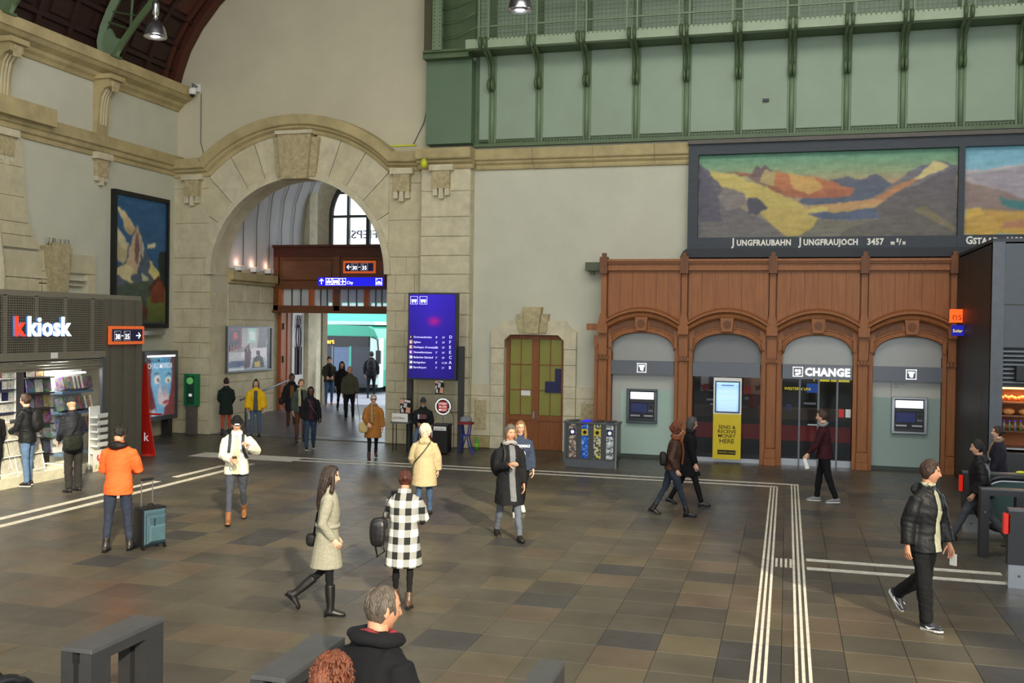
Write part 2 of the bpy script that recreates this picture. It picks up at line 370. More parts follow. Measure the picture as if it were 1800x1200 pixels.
# voussoirs
angs = [180, 163, 149, 135, 122, 110, 99, 81, 70, 58, 45, 31, 17, 0]
for k in range(len(angs)-1):
    if k == 6: continue
    a0, a1 = R(angs[k]), R(angs[k+1]); inner = []; outer = []
    n = 5
    for j in range(n+1):
        a = a0+(a1-a0)*j/n; a = min(max(a, min(a0, a1)+.003), max(a0, a1)-.003)
        ca, sa = math.cos(a), math.sin(a); inner.append((AC+AR*ca, AZ+AR*sa))
        r = AR
        while r < 6:
            x, z = AC+r*ca, AZ+r*sa
            if z > hoodz(x)-.005 or abs(x-AC) > (2.83 if z > 5.2 else 2.83+1.2*0): break
            r += .01
        outer.append((AC+r*ca, AZ+r*sa))
    MB().prism(inner+outer[::-1], 25.86-rnd.uniform(0, .006), 26.02).build('voussoir', stone2 if k % 2 else stone, wall_arch)
blocks(wall_arch, [(-17.62, -16.43, a, b_) for a, b_ in ((5.2, 6.22), (6.22, 7.24), (7.24, 7.6))], 25.88, 26.0, stone)
blocks(wall_arch, [(-10.77, -9.72, a, b_) for a, b_ in ((5.2, 6.22), (6.22, 7.24), (7.24, 7.6))], 25.88, 26.0, stone)
# inner arris moulding and reveal
def arcring(r0, r1, y0, y1, n=48, a0=0, a1=180, c=(AC, AZ)):
    mb = MB()
    for k in range(n):
        b0, b1 = R(a0+(a1-a0)*k/n), R(a0+(a1-a0)*(k+1)/n)
        P = [(c[0]+r*math.cos(t), c[1]+r*math.sin(t)) for r, t in ((r0, b0), (r1, b0), (r1, b1), (r0, b1))]
        mb.prism(P, y0, y1)
    return mb
arcring(2.74, 2.92, 25.80, 26.1).build('arch_arris_moulding', stone2, wall_arch)
rvm = MB(); rings = []
for k in range(41):
    a = math.pi*k/40; rings.append([Vector((AC+2.79*math.cos(a), y, AZ+2.79*math.sin(a))) for y in (25.95, 26.85)])
for sx in (-1, 1):
    for j in range(9):
        z0, z1 = ZC[j], ZC[j+1]; x = AC+sx*2.79; MB().box(min(x, x+sx*.1), max(x, x+sx*.1), 25.93, 26.82, z0+.006, z1-.006).build('reveal_block', stone, wall_arch)
for j in range(12):
    a0, a1 = R(j*15+.15), R(j*15+14.85); P = []
    for r in (2.79, 2.9):
        P += [(AC+r*math.cos(t), AZ+r*math.sin(t)) for t in ([a0+(a1-a0)*q/4 for q in range(5)] if r < 2.85 else [a1+(a0-a1)*q/4 for q in range(5)])]
    MB().prism(P, 25.93, 26.82).build('reveal_block', stone, wall_arch)
# keystone
ky = MB(); ky.prism([(-13.98, 7.42), (-13.18, 7.42), (-13.06, 8.7), (-14.1, 8.7)], 25.62, 26.0); ky.build('keystone', carved, wall_arch)
for sx in (-1, 1):
    x = -13.58+sx*.5; MB().prism([(x-.1, 7.5), (x+.1, 7.5), (x+.13+sx*.1, 8.6), (x-.12+sx*.1, 8.6)], 25.74, 26.0).build('keystone_shoulder', carved, wall_arch)
MB().box(-14.16, -13.0, 25.56, 26, 8.68, 8.78).build('keystone_cap', stone2, wall_arch)
# hood mould + cornice: one swept profile along a path of (x,z)
def cornice(mb, path, prof, y, i0=0, i1=None):   # prof: (out, up) pairs; path points with local up direction
    rings = []
    for i, (x, z) in enumerate(path):
        if i < i0 or (i1 is not None and i > i1): continue
        a = path[max(0, i-1)]; b_ = path[min(len(path)-1, i+1)]; dx, dz = b_[0]-a[0], b_[1]-a[1]; l = math.hypot(dx, dz)
        nx, nz = -dz/l, dx/l
        rings.append([Vector((x+nx*u, y-o, z+nz*u)) for o, u in prof])
    mb.sweep(rings, True); return mb
prof = [(-.1, -.02), (.07, 0), (.1, .06), (.1, .1), (.2, .16), (.22, .21), (.3, .24), (.32, .27), (.32, .52), (-.1, .56)]
HP = [(-17.62, 7.56), (-16.9, 7.56), (-16.58, 7.58)]+[(-13.6-4*math.cos(R(a)), 4.72+4*math.sin(R(a))) for a in [46+88*q/20 for q in range(21)]]+[(-10.62, 7.58), (-10.3, 7.56), (-9.78, 7.56)]
for a, b_ in ((0, 9), (9, 14), (14, 18), (18, 26)): 
    cornice(MB(), HP, prof, 25.9, a, b_).build('hood_mould', stonec, wall_arch)
k = -8.25
while k < -2.6:
    k2 = min(k+1.62, -2.5); cornice(MB(), [(k+.004, 7.56), ((k+k2)/2, 7.56), (k2-.004, 7.56)], [(o*.7, u) for o, u in prof], 25.98).build('cornice_block', stonec, wall_back); k = k2
# pilaster between arch and door
pz = [0, .35, .95, 1.43, 1.9, 2.45, 3.0, 3.6, 4.19, 4.7, 5.21, 5.73, 6.26, 6.96, 7.58]
blocks(wall_back, [(-9.72, -8.3, pz[i], pz[i+1]) for i in range(len(pz)-1)], 25.6, 26.0, stone2, c=.02)
cornice(MB(), [(-9.78, 7.56), (-9, 7.56), (-8.22, 7.56)], prof, 25.62).build('pilaster_cap', stonec, wall_back)
MB().box(-10.5, -9.75, 25.98, 26.0, 0, 7.6).build('pilaster_return', stone, wall_back)
# hanging corbels (tassel ornaments) under the cornice
def corbel(x, y, z, axis='y', parent=None, s=1.0):
    def put(mb, n, m):
        if axis == 'x': mb.xf(Matrix(((0, -1, 0, 0), (1, 0, 0, 0), (0, 0, 1, 0), (0, 0, 0, 1))))
        mb.xf(Matrix.Translation((x, y, z))); mb.build(n, m, parent)
    put(MB().box(-.34*s, .34*s, -.16, .02, -.02, .14), 'corbel_cap', stone2)
    put(MB().box(-.24*s, .24*s, -.13, .02, -.5*s, -.02), 'corbel_body', carved)
    for q in (-1, 0, 1): 
        h = .22 if q == 0 else .14
        put(MB().prism([(q*.17*s-.07*s, -.5*s-h-.05), (q*.17*s+.07*s, -.5*s-h-.05), (q*.17*s+.055*s, -.46*s), (q*.17*s-.055*s, -.46*s)], -.12, .02), 'corbel_drop', stone2)
corbel(-16.95, 25.86, 7.5, parent=wall_arch); corbel(-10.35, 25.86, 7.5, parent=wall_arch); corbel(-9.1, 25.6, 7.52, parent=wall_back)
# plinth of the plain wall with sunken ornament panels
for (a, b_) in ((-8.3, -7.74), (-5.38, -4.62)):
    blocks(wall_back, [(a, b_, 0, .33)], 25.84, 26, mat('limestone_base', (168, 152, 104), .9, var=.3, scale=3, bump=.4), c=.02)
    blocks(wall_back, [(a, b_, .33, .95), (a, b_, .95, 1.42), (a, b_, 1.42, 1.72)], 25.9, 26, stone2)
    c_ = (a+b_)/2; w_ = (b_-a)*.3
    MB().box(c_-w_, c_+w_, 25.885, 25.9, .5, 1.3).build('ornament_panel', carved, wall_back)
    MB().tube([(c_-w_*.9, 25.88, 1.33), (c_-w_*.6, 25.88, 1.33)]+[(c_+w_*.6*math.cos(q), 25.88, 1.33+.16*math.sin(q)) for q in [R(180+18*i) for i in range(11)]]+[(c_+w_*.9, 25.88, 1.33)], .012, 5).build('ornament_scroll', stone, wall_back)
# door surround
ds = wall_back
for (a, b_) in ((-7.74, -7.36), (-5.72, -5.38)):
    zz = [0, .34, .95, 1.42, 1.73, 2.3, 2.72]
    blocks(ds, [(a, b_, zz[i], zz[i+1]) for i in range(6)], 25.86, 26.05, stone2)
def lint(P): return MB().prism(P, 25.86, 26.05)
lint([(-7.74, 2.73), (-7.36, 2.73), (-7.36, 2.95), (-7.2, 3.1), (-6.86, 3.1), (-6.95, 3.48), (-7.45, 3.48), (-7.5, 3.38), (-7.58, 3.28), (-7.74, 3.18)]).build('lintel_block', stone2, ds)
lint([(-5.38, 2.73), (-5.72, 2.73), (-5.72, 2.95), (-5.88, 3.1), (-6.24, 3.1), (-6.15, 3.48), (-5.68, 3.48), (-5.62, 3.38), (-5.54, 3.28), (-5.38, 3.18)]).build('lintel_block', stone2, ds)
lint([(-6.86, 3.1), (-6.24, 3.1), (-6.2, 3.48), (-6.9, 3.48)]).build('lintel_block', stone2, ds)
MB().prism([(-6.74, 3.14), (-6.4, 3.14), (-6.32, 3.84), (-6.84, 3.84)], 25.74, 26).build('keystone', carved, ds)
for sx in (-1, 1): x = -6.57+sx*.28; MB().prism([(x-.1, 3.16), (x+.1, 3.16), (x+.1+sx*.06, 3.66), (x-.1+sx*.06, 3.66)], 25.8, 26).build('keystone_shoulder', carved, ds)
# door: two leaves with glazed upper part
struct('door_light_stop', MB().box(-7.5, -5.6, 26.4, 26.5, 0, 3.2), mat('light_stop_dark', (60, 58, 40), .8))  # added dark sheet stopping back light at the pane gaps
dr = tag(bpy.data.objects.new('door_1', None), kind='structure'); C.objects.link(dr); dr.location = (-6.54, 26.12, 0)
olive = mat('olive_door_glass', (126, 124, 62), .25, var=.12, scale=2, emit=(120, 118, 60), es=.12)
doorw = mat('door_wood', (134, 76, 32), .5, var=.2, scale=3, stretch=(6, 6, .6))
for i, x0 in enumerate((-.82, 0.0)):
    lf = MB(); w = .82
    for (a, b_, c_, d) in ((0, .1, 0, 3.1), (w-.1, w, 0, 3.1), (.1, w-.1, 0, .12), (.1, w-.1, .78, .92), (.1, w-.1, 2.98, 3.1)): lf.box(x0+a, x0+b_, -.03, .03, c_, d)
    lfo = lf.build('door_leaf', doorw, dr)
    MB().box(x0+.1, x0+w-.1, .0, .02, .12, .78).build('door_panel', doorw, lfo)
    for q in range(2):
        for j in range(3):
            xa = x0+.1+q*(w-.2)/2; za = .92+j*.687
            MB().box(xa+.008, xa+(w-.2)/2-.008, .005, .02, za+.01, za+.68).build('glass_pane', olive, lfo)
    mu = MB(); mu.box(x0+w/2-.012, x0+w/2+.012, -.02, .02, .92, 2.98)
    for j in (1, 2): mu.box(x0+.1, x0+w-.1, -.02, .02, .92+j*.687-.012, .92+j*.687+.012)
    mu.build('glazing_bar', doorw, lfo)
MB().box(-.05, .0, -.07, -.03, .84, 1.02).build('door_handle', steel, lfo)
MB().box(.28, .72, -.045, -.03, 1.55, 1.85).build('paper_notice', navy, dr); MB().box(-.42, -.14, .0, .004, 1.45, 1.62).build('paper_notice', whitep, dr)
MB().box(.55, .72, -.045, -.03, 1.85, 2.2).build('paper_notice', navy, dr)
# ---------------------------------------------------------------- left wall (faces +X)
XL = -17.6
lw = MB(); lw.box(XL-.5, XL, -7, 26.0, 0, 10.25); wall_left = struct('wall_left', lw, plaster)
def yprof(mb, y0, y1, x, z, prof, k=1):    # horizontal moulding along Y, facing +X
    r = [[Vector((x+o*k, y, z+u*k)) for o, u in prof] for y in (y0, y1)]
    return mb.sweep(r, True)
y = 2.0
while y < 25.9:
    y2 = min(y+2.05, 26.0)
    yprof(MB(), y+.004, y2-.004, XL, 9.55, [(-.1, 0), (.05, 0), (.1, .08), (.18, .14), (.22, .22), (.42, .3), (.5, .38), (.55, .4), (.55, .66), (-.1, .7)]).build('cornice_block', stonec, wall_left)
    yprof(MB(), y+.004, y2-.004, XL, 7.62, [(-.1, 0), (.05, 0), (.06, .1), (.12, .14), (.14, .24), (.2, .28), (.22, .56), (-.1, .6)]).build('string_course_block', stonec, wall_left)
    y = y2
# scroll brackets between the two courses
for yy in (22.45, 19.0, 15.5):
    P = [(0, 8.18), (.12, 8.18), (.16, 8.6), (.17, 8.95), (.22, 9.2), (.34, 9.36), (.5, 9.42), (.5, 9.62), (0, 9.62)]
    mb = MB()
    mb.add([(XL+a, yy-.22, z) for a, z in P]+[(XL+a, yy+.22, z) for a, z in P], [tuple(range(9)), tuple(range(17, 8, -1))]+[(i, i+9, (i+1) % 9+9, (i+1) % 9) for i in range(9)])
    mb.build('scroll_bracket', stonec, wall_left)
    for q in (-.1, 0, .1): MB().tube([(XL+.15, yy+q, 8.45), (XL+.185, yy+q, 8.95), (XL+.24, yy+q, 9.2), (XL+.36, yy+q, 9.37)], .025, 5).build('bracket_reed', stone, wall_left)
    MB().box(XL+.5, XL+.54, yy-.12, yy+.12, 9.3, 9.56).build('bracket_rosette', carved, wall_left)
    MB().box(XL, XL+.6, yy-.3, yy+.3, 9.6, 9.72).build('bracket_cap', stonec, wall_left)
    corbel(-yy, XL, 7.6, 'x', wall_left) if False else None
def corbel_x(yy):
    MB().box(XL, XL+.2, yy-.32, yy+.32, 7.55, 7.72).build('corbel_cap', stone2, wall_left)
    MB().box(XL, XL+.14, yy-.22, yy+.22, 7.1, 7.55).build('corbel_body', carved, wall_left)
    for q in (-1, 0, 1): MB().box(XL, XL+.12, yy+q*.15-.06, yy+q*.15+.06, 7.12-(.24 if q == 0 else .14), 7.12).build('corbel_drop', stone2, wall_left)
corbel_x(22.5); corbel_x(19.15)
# raised string course around the second arch's pier, and its stone
MB().box(XL, XL+.36, 17, 20.5, 8.0, 8.42).build('string_course_block', stonec, wall_left)
zz = [0, .5, .97, 1.45, 1.95, 2.5, 3.1, 3.7, 4.3, 4.95]
def xblocks(par, spans, x, dep=.1, m=stone):
    for a0, a1, z0, z1 in spans:
        mb = MB(); mb.cbox(a0+.006, a1-.006, -dep, .0, z0+.006, z1-.006, .012)
        mb.xf(Matrix(((0, -1, 0, x), (1, 0, 0, 0), (0, 0, 1, 0), (0, 0, 0, 1)))); mb.build('stone_block', m, par)
edge = [(7.6, 19.66), (6.9, 19.7), (6.2, 19.76), (5.6, 19.9), (5.3, 20.05), (5.0, 20.28)]
for i in range(5):
    (z1, e1), (z0, e0) = edge[i], edge[i+1]
    mb = MB(); P = [(16.5, z0+.006), (e0, z0+.006), (e1, z1-.006), (16.5, z1-.006)]
    mb.prism(P, XL, XL+.1, axis='x'); mb.build('stone_block', stone, wall_left)
for sp_ in courses(16.5, 20.35, zz, 1.1, 5): xblocks(wall_left, [sp_], XL)
MB().tube([(XL+.12, 18.95, 0), (XL+.12, 19.0, 4.4), (XL+.12, 18.85, 5.4), (XL+.12, 18.4, 6.4), (XL+.12, 17.6, 7.1), (XL+.12, 16.6, 7.35)], .09, 8).build('arch_roll_moulding', stone2, wall_left)
for (a0, a1, z0, z1) in ((20.35, 20.62, 4.5, 5.0), (21.3, 22.3, 4.5, 5.0), (20.62, 21.3, 4.5, 4.6), (20.3, 20.62, 0, 4.5), (21.95, 22.3, 3.8, 4.5), (21.95, 22.3, 3, 3.8)): xblocks(wall_left, [(a0, a1, z0, z1)], XL)
for d_ in (0, .1): xblocks(wall_left, [(20.1+d_, 21.9-d_, 4.3-d_*1.3, 4.36-d_*1.3)], XL, .14-d_*.4, stone2)
ks = MB(); ks.prism([(20.5, 4.0), (21.1, 4.0), (21.25, 5.12), (20.35, 5.12)], XL, XL+.22, axis='x'); ks.build('keystone', carved, wall_left)
ks = MB(); ks.prism([(20.66, 4.0), (21.0, 4.0), (21.08, 5.2), (20.58, 5.2)], XL, XL+.3, axis='x'); ks.build('keystone_face', carved, wall_left)
sk = MB()
for q in range(26):
    yy = 20.36+q*.034; sk.tube([(XL+.15, yy, 5.1), (XL+.17+rnd.uniform(-.02, .05), yy+rnd.uniform(-.06, .06), 5.32)], .004, 3)
tag(sk.build('pigeon_spikes', rubber, wall_left), kind='stuff')
MB().box(XL, XL+.04, 20.3, 21.9, 3.2, 4.0).build('white_notice_board', whitep, wall_left)
for (a, b_, z0, z1) in [(24.15, 25.98, zz[i], zz[i+1]) for i in range(2)]: xblocks(wall_left, [(a, b_, z0, z1)], XL, .06, stone)
# ---------------------------------------------------------------- vault over the hall
VP = [(-17.75, 10.2), (-17.6, 10.75), (-17.35, 11.4), (-16.95, 12.05), (-16.35, 12.75), (-15.6, 13.4), (-14.4, 14.2), (-12.6, 15.1), (-10.0, 15.8), (-6.0, 16.3), (0, 16.4), (8, 16.4)]
vb = MB(); rings = [[Vector((x, yy, z)) for yy in (-6, 25.98)] for x, z in VP]; vb.sweep(rings, False)
rings = [[Vector((x-.25, yy, z+.25)) for yy in (-6, 25.98)] for x, z in VP]; vb.sweep(rings, False)
vault = struct('ceiling', vb, vaultm)
def vrib(y0, y1, d0, m, name, n=8):
    mb = MB(); rings = []
    for i in range(n):
        x, z = VP[i]; a = VP[max(0, i-1)]; c_ = VP[min(len(VP)-1, i+1)]; dx, dz = c_[0]-a[0], c_[1]-a[1]; l = math.hypot(dx, dz); nx, nz = dz/l, -dx/l
        rings.append([Vector((x+nx*-.05, y0, z+nz*-.05)), Vector((x+nx*d0, y0, z+nz*d0)), Vector((x+nx*d0, y1, z+nz*d0)), Vector((x-nx*.05, y1, z-nz*.05))])
    mb.sweep(rings, True); return mb.build(name, m, vault)
vredm = mat('vault_red_edge', (76, 32, 16), .6, var=.2)
vrib(25.62, 25.96, .22, vredm, 'vault_edge_rib'); vrib(25.3, 25.45, .1, vredm, 'vault_rib')
for yy in (24.5, 23.4, 21.3, 20.2, 18, 16.9): vrib(yy-.07, yy+.07, .1, vaultm, 'vault_rib')
for i in (1, 2, 3, 4, 5, 6):
    x, z = VP[i]; MB().box(x-.03, x+.09, 10, 25.9, z-.09, z+.03).build('vault_batten', vaultm, vault)
for yy in (24.0, 25.0, 20.9, 22.4, 19.6, 18.4):
    for i in range(1, 6):
        (x0, z0), (x1, z1) = VP[i], VP[i+1]; nx, nz = (z1-z0), -(x1-x0); l = math.hypot(nx, nz); nx /= l; nz /= l
        mb = MB(); f_ = lambda t, o: (x0+(x1-x0)*t+nx*o, z0+(z1-z0)*t+nz*o)
        mb.sweep([[Vector((f_(t, o)[0], yy+dy, f_(t, o)[1])) for t, o in ((.14, .0), (.18, .05), (.82, .05), (.86, .0))] for dy in (-.36, .36)], True)
        mb.build('vault_panel', vredm if i > 2 else vaultm, vault)
# green steel arch trusses standing on the cornice
def truss(yy, label, dz=0, dx=0):
    t = thing('arch_truss', label, 'roof truss', (XL+.35, yy, 10.2)); ox, oz = XL+.35, 10.2
    outer = [(-17.45, 10.2), (-17.5, 10.6), (-17.4, 11.0), (-17.2, 11.42), (-16.95, 11.85), (-16.5, 12.4), (-15.8, 13.0), (-15, 13.5)]
    inner = [(-17.05, 10.25), (-16.82, 10.58), (-16.4, 11.08), (-15.85, 11.66), (-15.0, 12.4), (-14, 13.2)]
    def bar(P, w, n, dep=.12):
        MB().tube([(x-ox, 0, z-oz) for x, z in P], w, 4, ry=dep).build(n, green if n == 'outer_chord' else greend, t)
    bar(outer, .09, 'outer_chord', .17); bar(inner, .06, 'inner_chord', .14)
    MB().prism([(-17.5-ox, 0), (-16.98-ox, 0), (-16.8-ox, .42), (-17.05-ox, .5), (-17.2-ox, .75), (-17.5-ox, .5)], -.05, .05).build('foot_gusset', green, t)
    bar([(-17.35, 11.15), (-16.6, 10.88)], .03, 'web_bar', .05); bar([(-16.6, 10.9), (-16.5, 12.3)], .03, 'web_bar', .05)
    bar([(-16.0, 11.5), (-15.8, 12.9)], .03, 'web_bar', .05); bar([(-17.2, 11.4), (-16.3, 11.2)], .025, 'web_bar', .04)
    MB().box(-.35, .25, -.2, .2, -.02, .04).build('base_plate', greend, t)
truss(22.4, 'green riveted steel arch truss left of the hanging lamp'); truss(18.7, 'green steel arch truss foot at the upper left corner')
# pendant lamps
chrome = mat('spun_aluminium', (190, 190, 196), .22, .95, var=.03); glow = mat('lamp_glow', (255, 250, 255), .5, var=0, emit=(246, 240, 255), es=5)
def pendant(px, py, label, Y=20.0):
    p = pix(px, py, Y); t = thing('pendant_lamp', label, 'lamp', p, group=None)
    MB().lathe([(.255, 0), (.262, .02), (.255, .05), (.245, .12), (.215, .22), (.16, .32), (.09, .39), (.05, .42), (.045, .42), (.08, .385), (.15, .31), (.2, .215), (.235, .12), (.25, .02)], n=24).build('lamp_shade', chrome, t, smooth=True)
    MB().lathe([(.0, .03), (.22, .03), (.22, .045), (.0, .045)], n=24).build('lens', glow, t.children[0])
    MB().lathe([(.05, .42), (.06, .46), (.045, .5), (.075, .53), (.08, .75), (.07, .8), (.05, .84), (.0, .85)], n=14).build('ballast_housing', chrome, t, smooth=True)
    MB().tube([(0, 0, .85), (0, 0, 5.5)], .012, 5).build('suspension_cable', steel, t)
    l = bpy.data.lights.new('lamp_bulb', 'POINT'); l.energy = 60; l.color = (1, .95, 1); l.shadow_soft_size = .2; lo = link('lamp_bulb', l, t, (0, 0, -.06))
pendant(273, 66, 'spun aluminium dome pendant lamp in front of the dark vault'); pendant(914, 20, 'spun aluminium dome pendant lamp before the green gallery')
# security camera on the lunette
t = thing('security_camera', 'small white dome security camera at the end of the upper left cornice', 'camera', (-16.92, 25.98, 10.0))
MB().box(-.1, .1, -.05, 0, .1, .32).build('bracket', whitep, t); MB().tube([(0, -.05, .25), (0, -.28, .28), (0, -.28, .14)], .025, 6).build('arm', mgrey, t)
MB().lathe([(0, .16), (.09, .16), (.11, .1), (.11, 0), (.09, -.03), (0, -.03)], (0, -.28, 0), 14).build('housing', whitep, t, smooth=True); MB().ell((0, -.28, -.04), (.075, .075, .07)).build('dome', black, t, smooth=True)
tag(MB().tube([(-16.8, 25.97, 10.05), (-16.8, 25.97, 8.6), (-16.7, 25.97, 8.3), (-16.5, 25.97, 8.1)], .012, 5).build('cable', mgrey), 'thin grey cable hanging down from the security camera', 'cable')
tag(MB().tube([(-9.62, 25.97, 12), (-9.66, 25.97, 9.5), (-9.8, 25.97, 8.9), (-10.1, 25.95, 8.3)], .012, 5).build('cable', mgrey), 'thin grey cable beside the green panel above the arch', 'cable')
yb = mat('yellow_green_plastic', (200, 205, 40), .4, var=.05)
t = thing('balloon', 'small yellow balloon hanging at the cornice right of the arch', 'balloon', tuple(pix(745, 287, 25.2)))
MB().ell((0, 0, 0), (.095, .095, .13)).build('balloon_skin', yb, t, smooth=True); MB().tube([(0, 0, .12), (0, .2, .3), (0, .4, .36)], .006, 4).build('string', yb, t)
tag(MB().box(-10.6, -9.9, 25.62, 25.7, 8.22, 8.26).build('marker_strip', yb), 'thin yellow strip lying on the cornice right of the arch', 'strip')

# ---------------------------------------------------------------- green steel wall and gallery
YG = 25.95; RX = [-7.8+1.3*k for k in range(12)]
gs = MB(); gs.box(-8.3, 8, YG, 25.995, 8.22, 16); green_wall = struct('wall_green_cladding', gs, greend)
for x in [-8.28]+RX[:-1]:
    x1 = x+1.3 if x > -8 else -7.8
    MB().cbox(x+.1, x1-.1, YG-.05, YG, 8.36, 10.62, .015).build('steel_panel', greenp, green_wall)
    MB().cbox(x+.1, x1-.1, YG-.05, YG, 10.8, 12.4, .015).build('steel_panel', greenp, green_wall)
    rv = MB()
    for k in range(24):
        z = 8.42+k*.095
        for xx in (x+.06, x1-.06): rv.box(xx-.012, xx+.012, YG-.02, YG, z-.012, z+.012)
    for k in range(14):
        xx = x+.12+k*(x1-x-.24)/13; rv.box(xx-.012, xx+.012, YG-.07, YG, 8.29, 8.315)
    tag(rv.build('rivets', greend, green_wall), kind='stuff')
MB().box(-8.3, 8, YG-.12, YG, 8.16, 8.25).build('base_rail', greend, green_wall)
for x in RX:
    MB().tube([(x, YG-.07, 8.25), (x, YG-.07, 9.75)], .06, 10).build('half_round_rib', green, green_wall, smooth=True)
    MB().box(x-.1, x+.1, YG-.045, YG, 8.25, 10.6).build('rib_plate', green, green_wall)
    for q in (-.045, .045):
        mb = MB(); mb.lathe([(0, -.035), (.15, -.035), (.17, -.015), (.17, .015), (.15, .035), (0, .035)], n=14, ax='x'); mb.xf(Matrix.Translation((x+q, YG-.18, 9.8))); mb.build('bracket_knuckle', greend, green_wall, smooth=True)
    arc = [(x, YG-.16, 9.9), (x, YG-.17, 10.15), (x, YG-.24, 10.36), (x, YG-.42, 10.52), (x, 25.2, 10.6)]
    for q in (-.05, .05): MB().tube([(a+q, b_, c_) for a, b_, c_ in arc], .035, 6, ry=.05).build('curved_bracket', greend, green_wall, smooth=True)
tag(MB().box(3.85-4.55, 4.0-4.55, YG-.12, YG, 9.05, 9.12).build('wall_sensor', black), 'small dark sensor fixed on the green panel wall', 'sensor')
# left flat green panel
lp = MB(); lp.box(-9.6, -8.3, 25.6, 26, 8.24, 10.5); MBp = struct('wall_green_side_panel', lp, greenl)
# gallery
gal = thing('steel_gallery', 'green riveted steel gallery with wire mesh railing above the green wall', 'gallery', (0, 25.1, 10.6))
def G(mb, n, m=green, **k): mb.xf(Matrix.Translation((0, -25.1, -10.6))); return mb.build(n, m, gal, **k)
G(MB().box(-8.3, 8, 25.02, 25.22, 10.6, 10.84), 'edge_beam', mat('pale_green_beam', (150, 168, 138), .45, var=.08))
G(MB().box(-9.55, 8, 25.2, 25.95, 10.62, 10.68), 'deck_soffit', greend)
G(MB().box(-9.6, -8.3, 25.3, 25.7, 10.48, 10.66), 'end_beam', greend)
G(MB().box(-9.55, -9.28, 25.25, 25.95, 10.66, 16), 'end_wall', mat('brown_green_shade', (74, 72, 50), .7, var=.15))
G(MB().box(-9.6, -8.3, 25.9, 25.94, 10.68, 16), 'end_infill', greend)
G(MB().box(-9.28, -9.02, 25.15, 25.3, 10.66, 16), 'corner_post', green)
rv = MB()
for k in range(40):
    for xx in (-9.23, -9.07): rv.box(xx-.015, xx+.015, 25.13, 25.15, 10.75+k*.1, 10.78+k*.1)
tag(G(rv, 'rivets', greend), kind='stuff')
for z0 in (10.95, 11.35, 11.75, 12.15, 12.5):
    G(MB().tube([(-9.02, 25.25, z0+.0), (-8.6, 25.2, z0+.02), (-8.3, 25.12, z0+.1), (-8.05, 25.05, z0+.2)], .03, 6), 'curved_rail', greend, smooth=True)
for x in RX:
    for q in (-.13, .13): G(MB().box(x+q-.025, x+q+.025, 25.0, 25.06, 10.84, 13.2), 'railing_post', green)
    for q in (-.07, .07):
        mb = MB(); mb.lathe([(0, -.04), (.14, -.04), (.16, -.02), (.16, .02), (.14, .04), (0, .04)], n=12, ax='x'); mb.xf(Matrix.Translation((x+q, 25.0, 10.72))); G(mb, 'beam_knuckle', greend, smooth=True)
for z0 in (11.12, 11.95, 12.0, 12.75): G(MB().box(-8, 8, 24.99, 25.03, z0, z0+.035), 'horizontal_rail', green)
ms = MB()
for k in range(150): x = -8+k*.107; ms.box(x-.006, x+.006, 25.06, 25.07, 10.84, 13.2)
for k in range(22): z0 = 10.86+k*.107; ms.box(-8, 8, 25.055, 25.065, z0-.006, z0+.006)
tag(G(ms, 'wire_mesh', greend), kind='stuff')
rv = MB()
for k in range(140): x = -8+k*.115; rv.box(x-.014, x+.014, 25.0, 25.02, 10.8, 10.83)
tag(G(rv, 'rivets', greend), kind='stuff')

# ---------------------------------------------------------------- passage behind the arch
ps = MB(); ps.box(-17.2, -16.4, 26.8, 33.2, 0, 5.0); ps.box(-17.2, -16.4, 26.8, 32.2, 5, 12); ps.box(-10.8, -10, 26.8, 33.2, 0, 12)
pwall = struct('wall_passage', ps, stone)
pv = MB()
white_pl = mat('passage_white_plaster', (206, 206, 206), .85, var=.05, scale=1.2)
pth = [(-16.38, 4.98), (-16.38, 6.5), (-16.28, 7.4), (-16.0, 8.2), (-15.5, 8.85), (-14.7, 9.3), (-13.6, 9.5), (-12.5, 9.3), (-11.7, 8.85), (-11.2, 8.2), (-10.92, 7.4), (-10.82, 6.5), (-10.82, 4.98)]
pv.sweep([[Vector((x, yy, z)) for yy in (26.85, 32.2)] for x, z in pth], False); struct('ceiling_passage', pv, white_pl)
for yy in (27.6, 28.4, 29.2, 30.0, 30.8, 31.6):
    mb = MB(); mb.sweep([[Vector((x+(-.06 if x < -13.6 else .06)*-1, yy+dy, z-.03*(1 if z > 8 else 0))) for dy in (-.03, .03)] for x, z in pth], False); mb.build('vault_seam', mgrey if False else mat('seam_shade', (120, 116, 96), .8), pwall)
MB().box(-16.42, -16.2, 26.85, 29.68, 4.62, 4.86).build('entablature', stonec, pwall); MB().box(-16.42, -16.3, 26.85, 29.68, 4.52, 4.62).build('entablature', stonec, pwall)
zz = [0, .5, 1.0, 1.48, 1.75, 2.3, 2.85, 3.4, 3.95, 4.5]
for a0, a1, z0, z1 in courses(26.85, 29.7, zz, 1.0, 9): xblocks(pwall, [(a0, a1, z0, z1)], -16.4, .03, stone)
for a0, a1, z0, z1 in courses(31.0, 33.2, zz[:9], 1.1, 9): xblocks(pwall, [(a0, a1, z0, z1)], -16.4, .03, stone2)
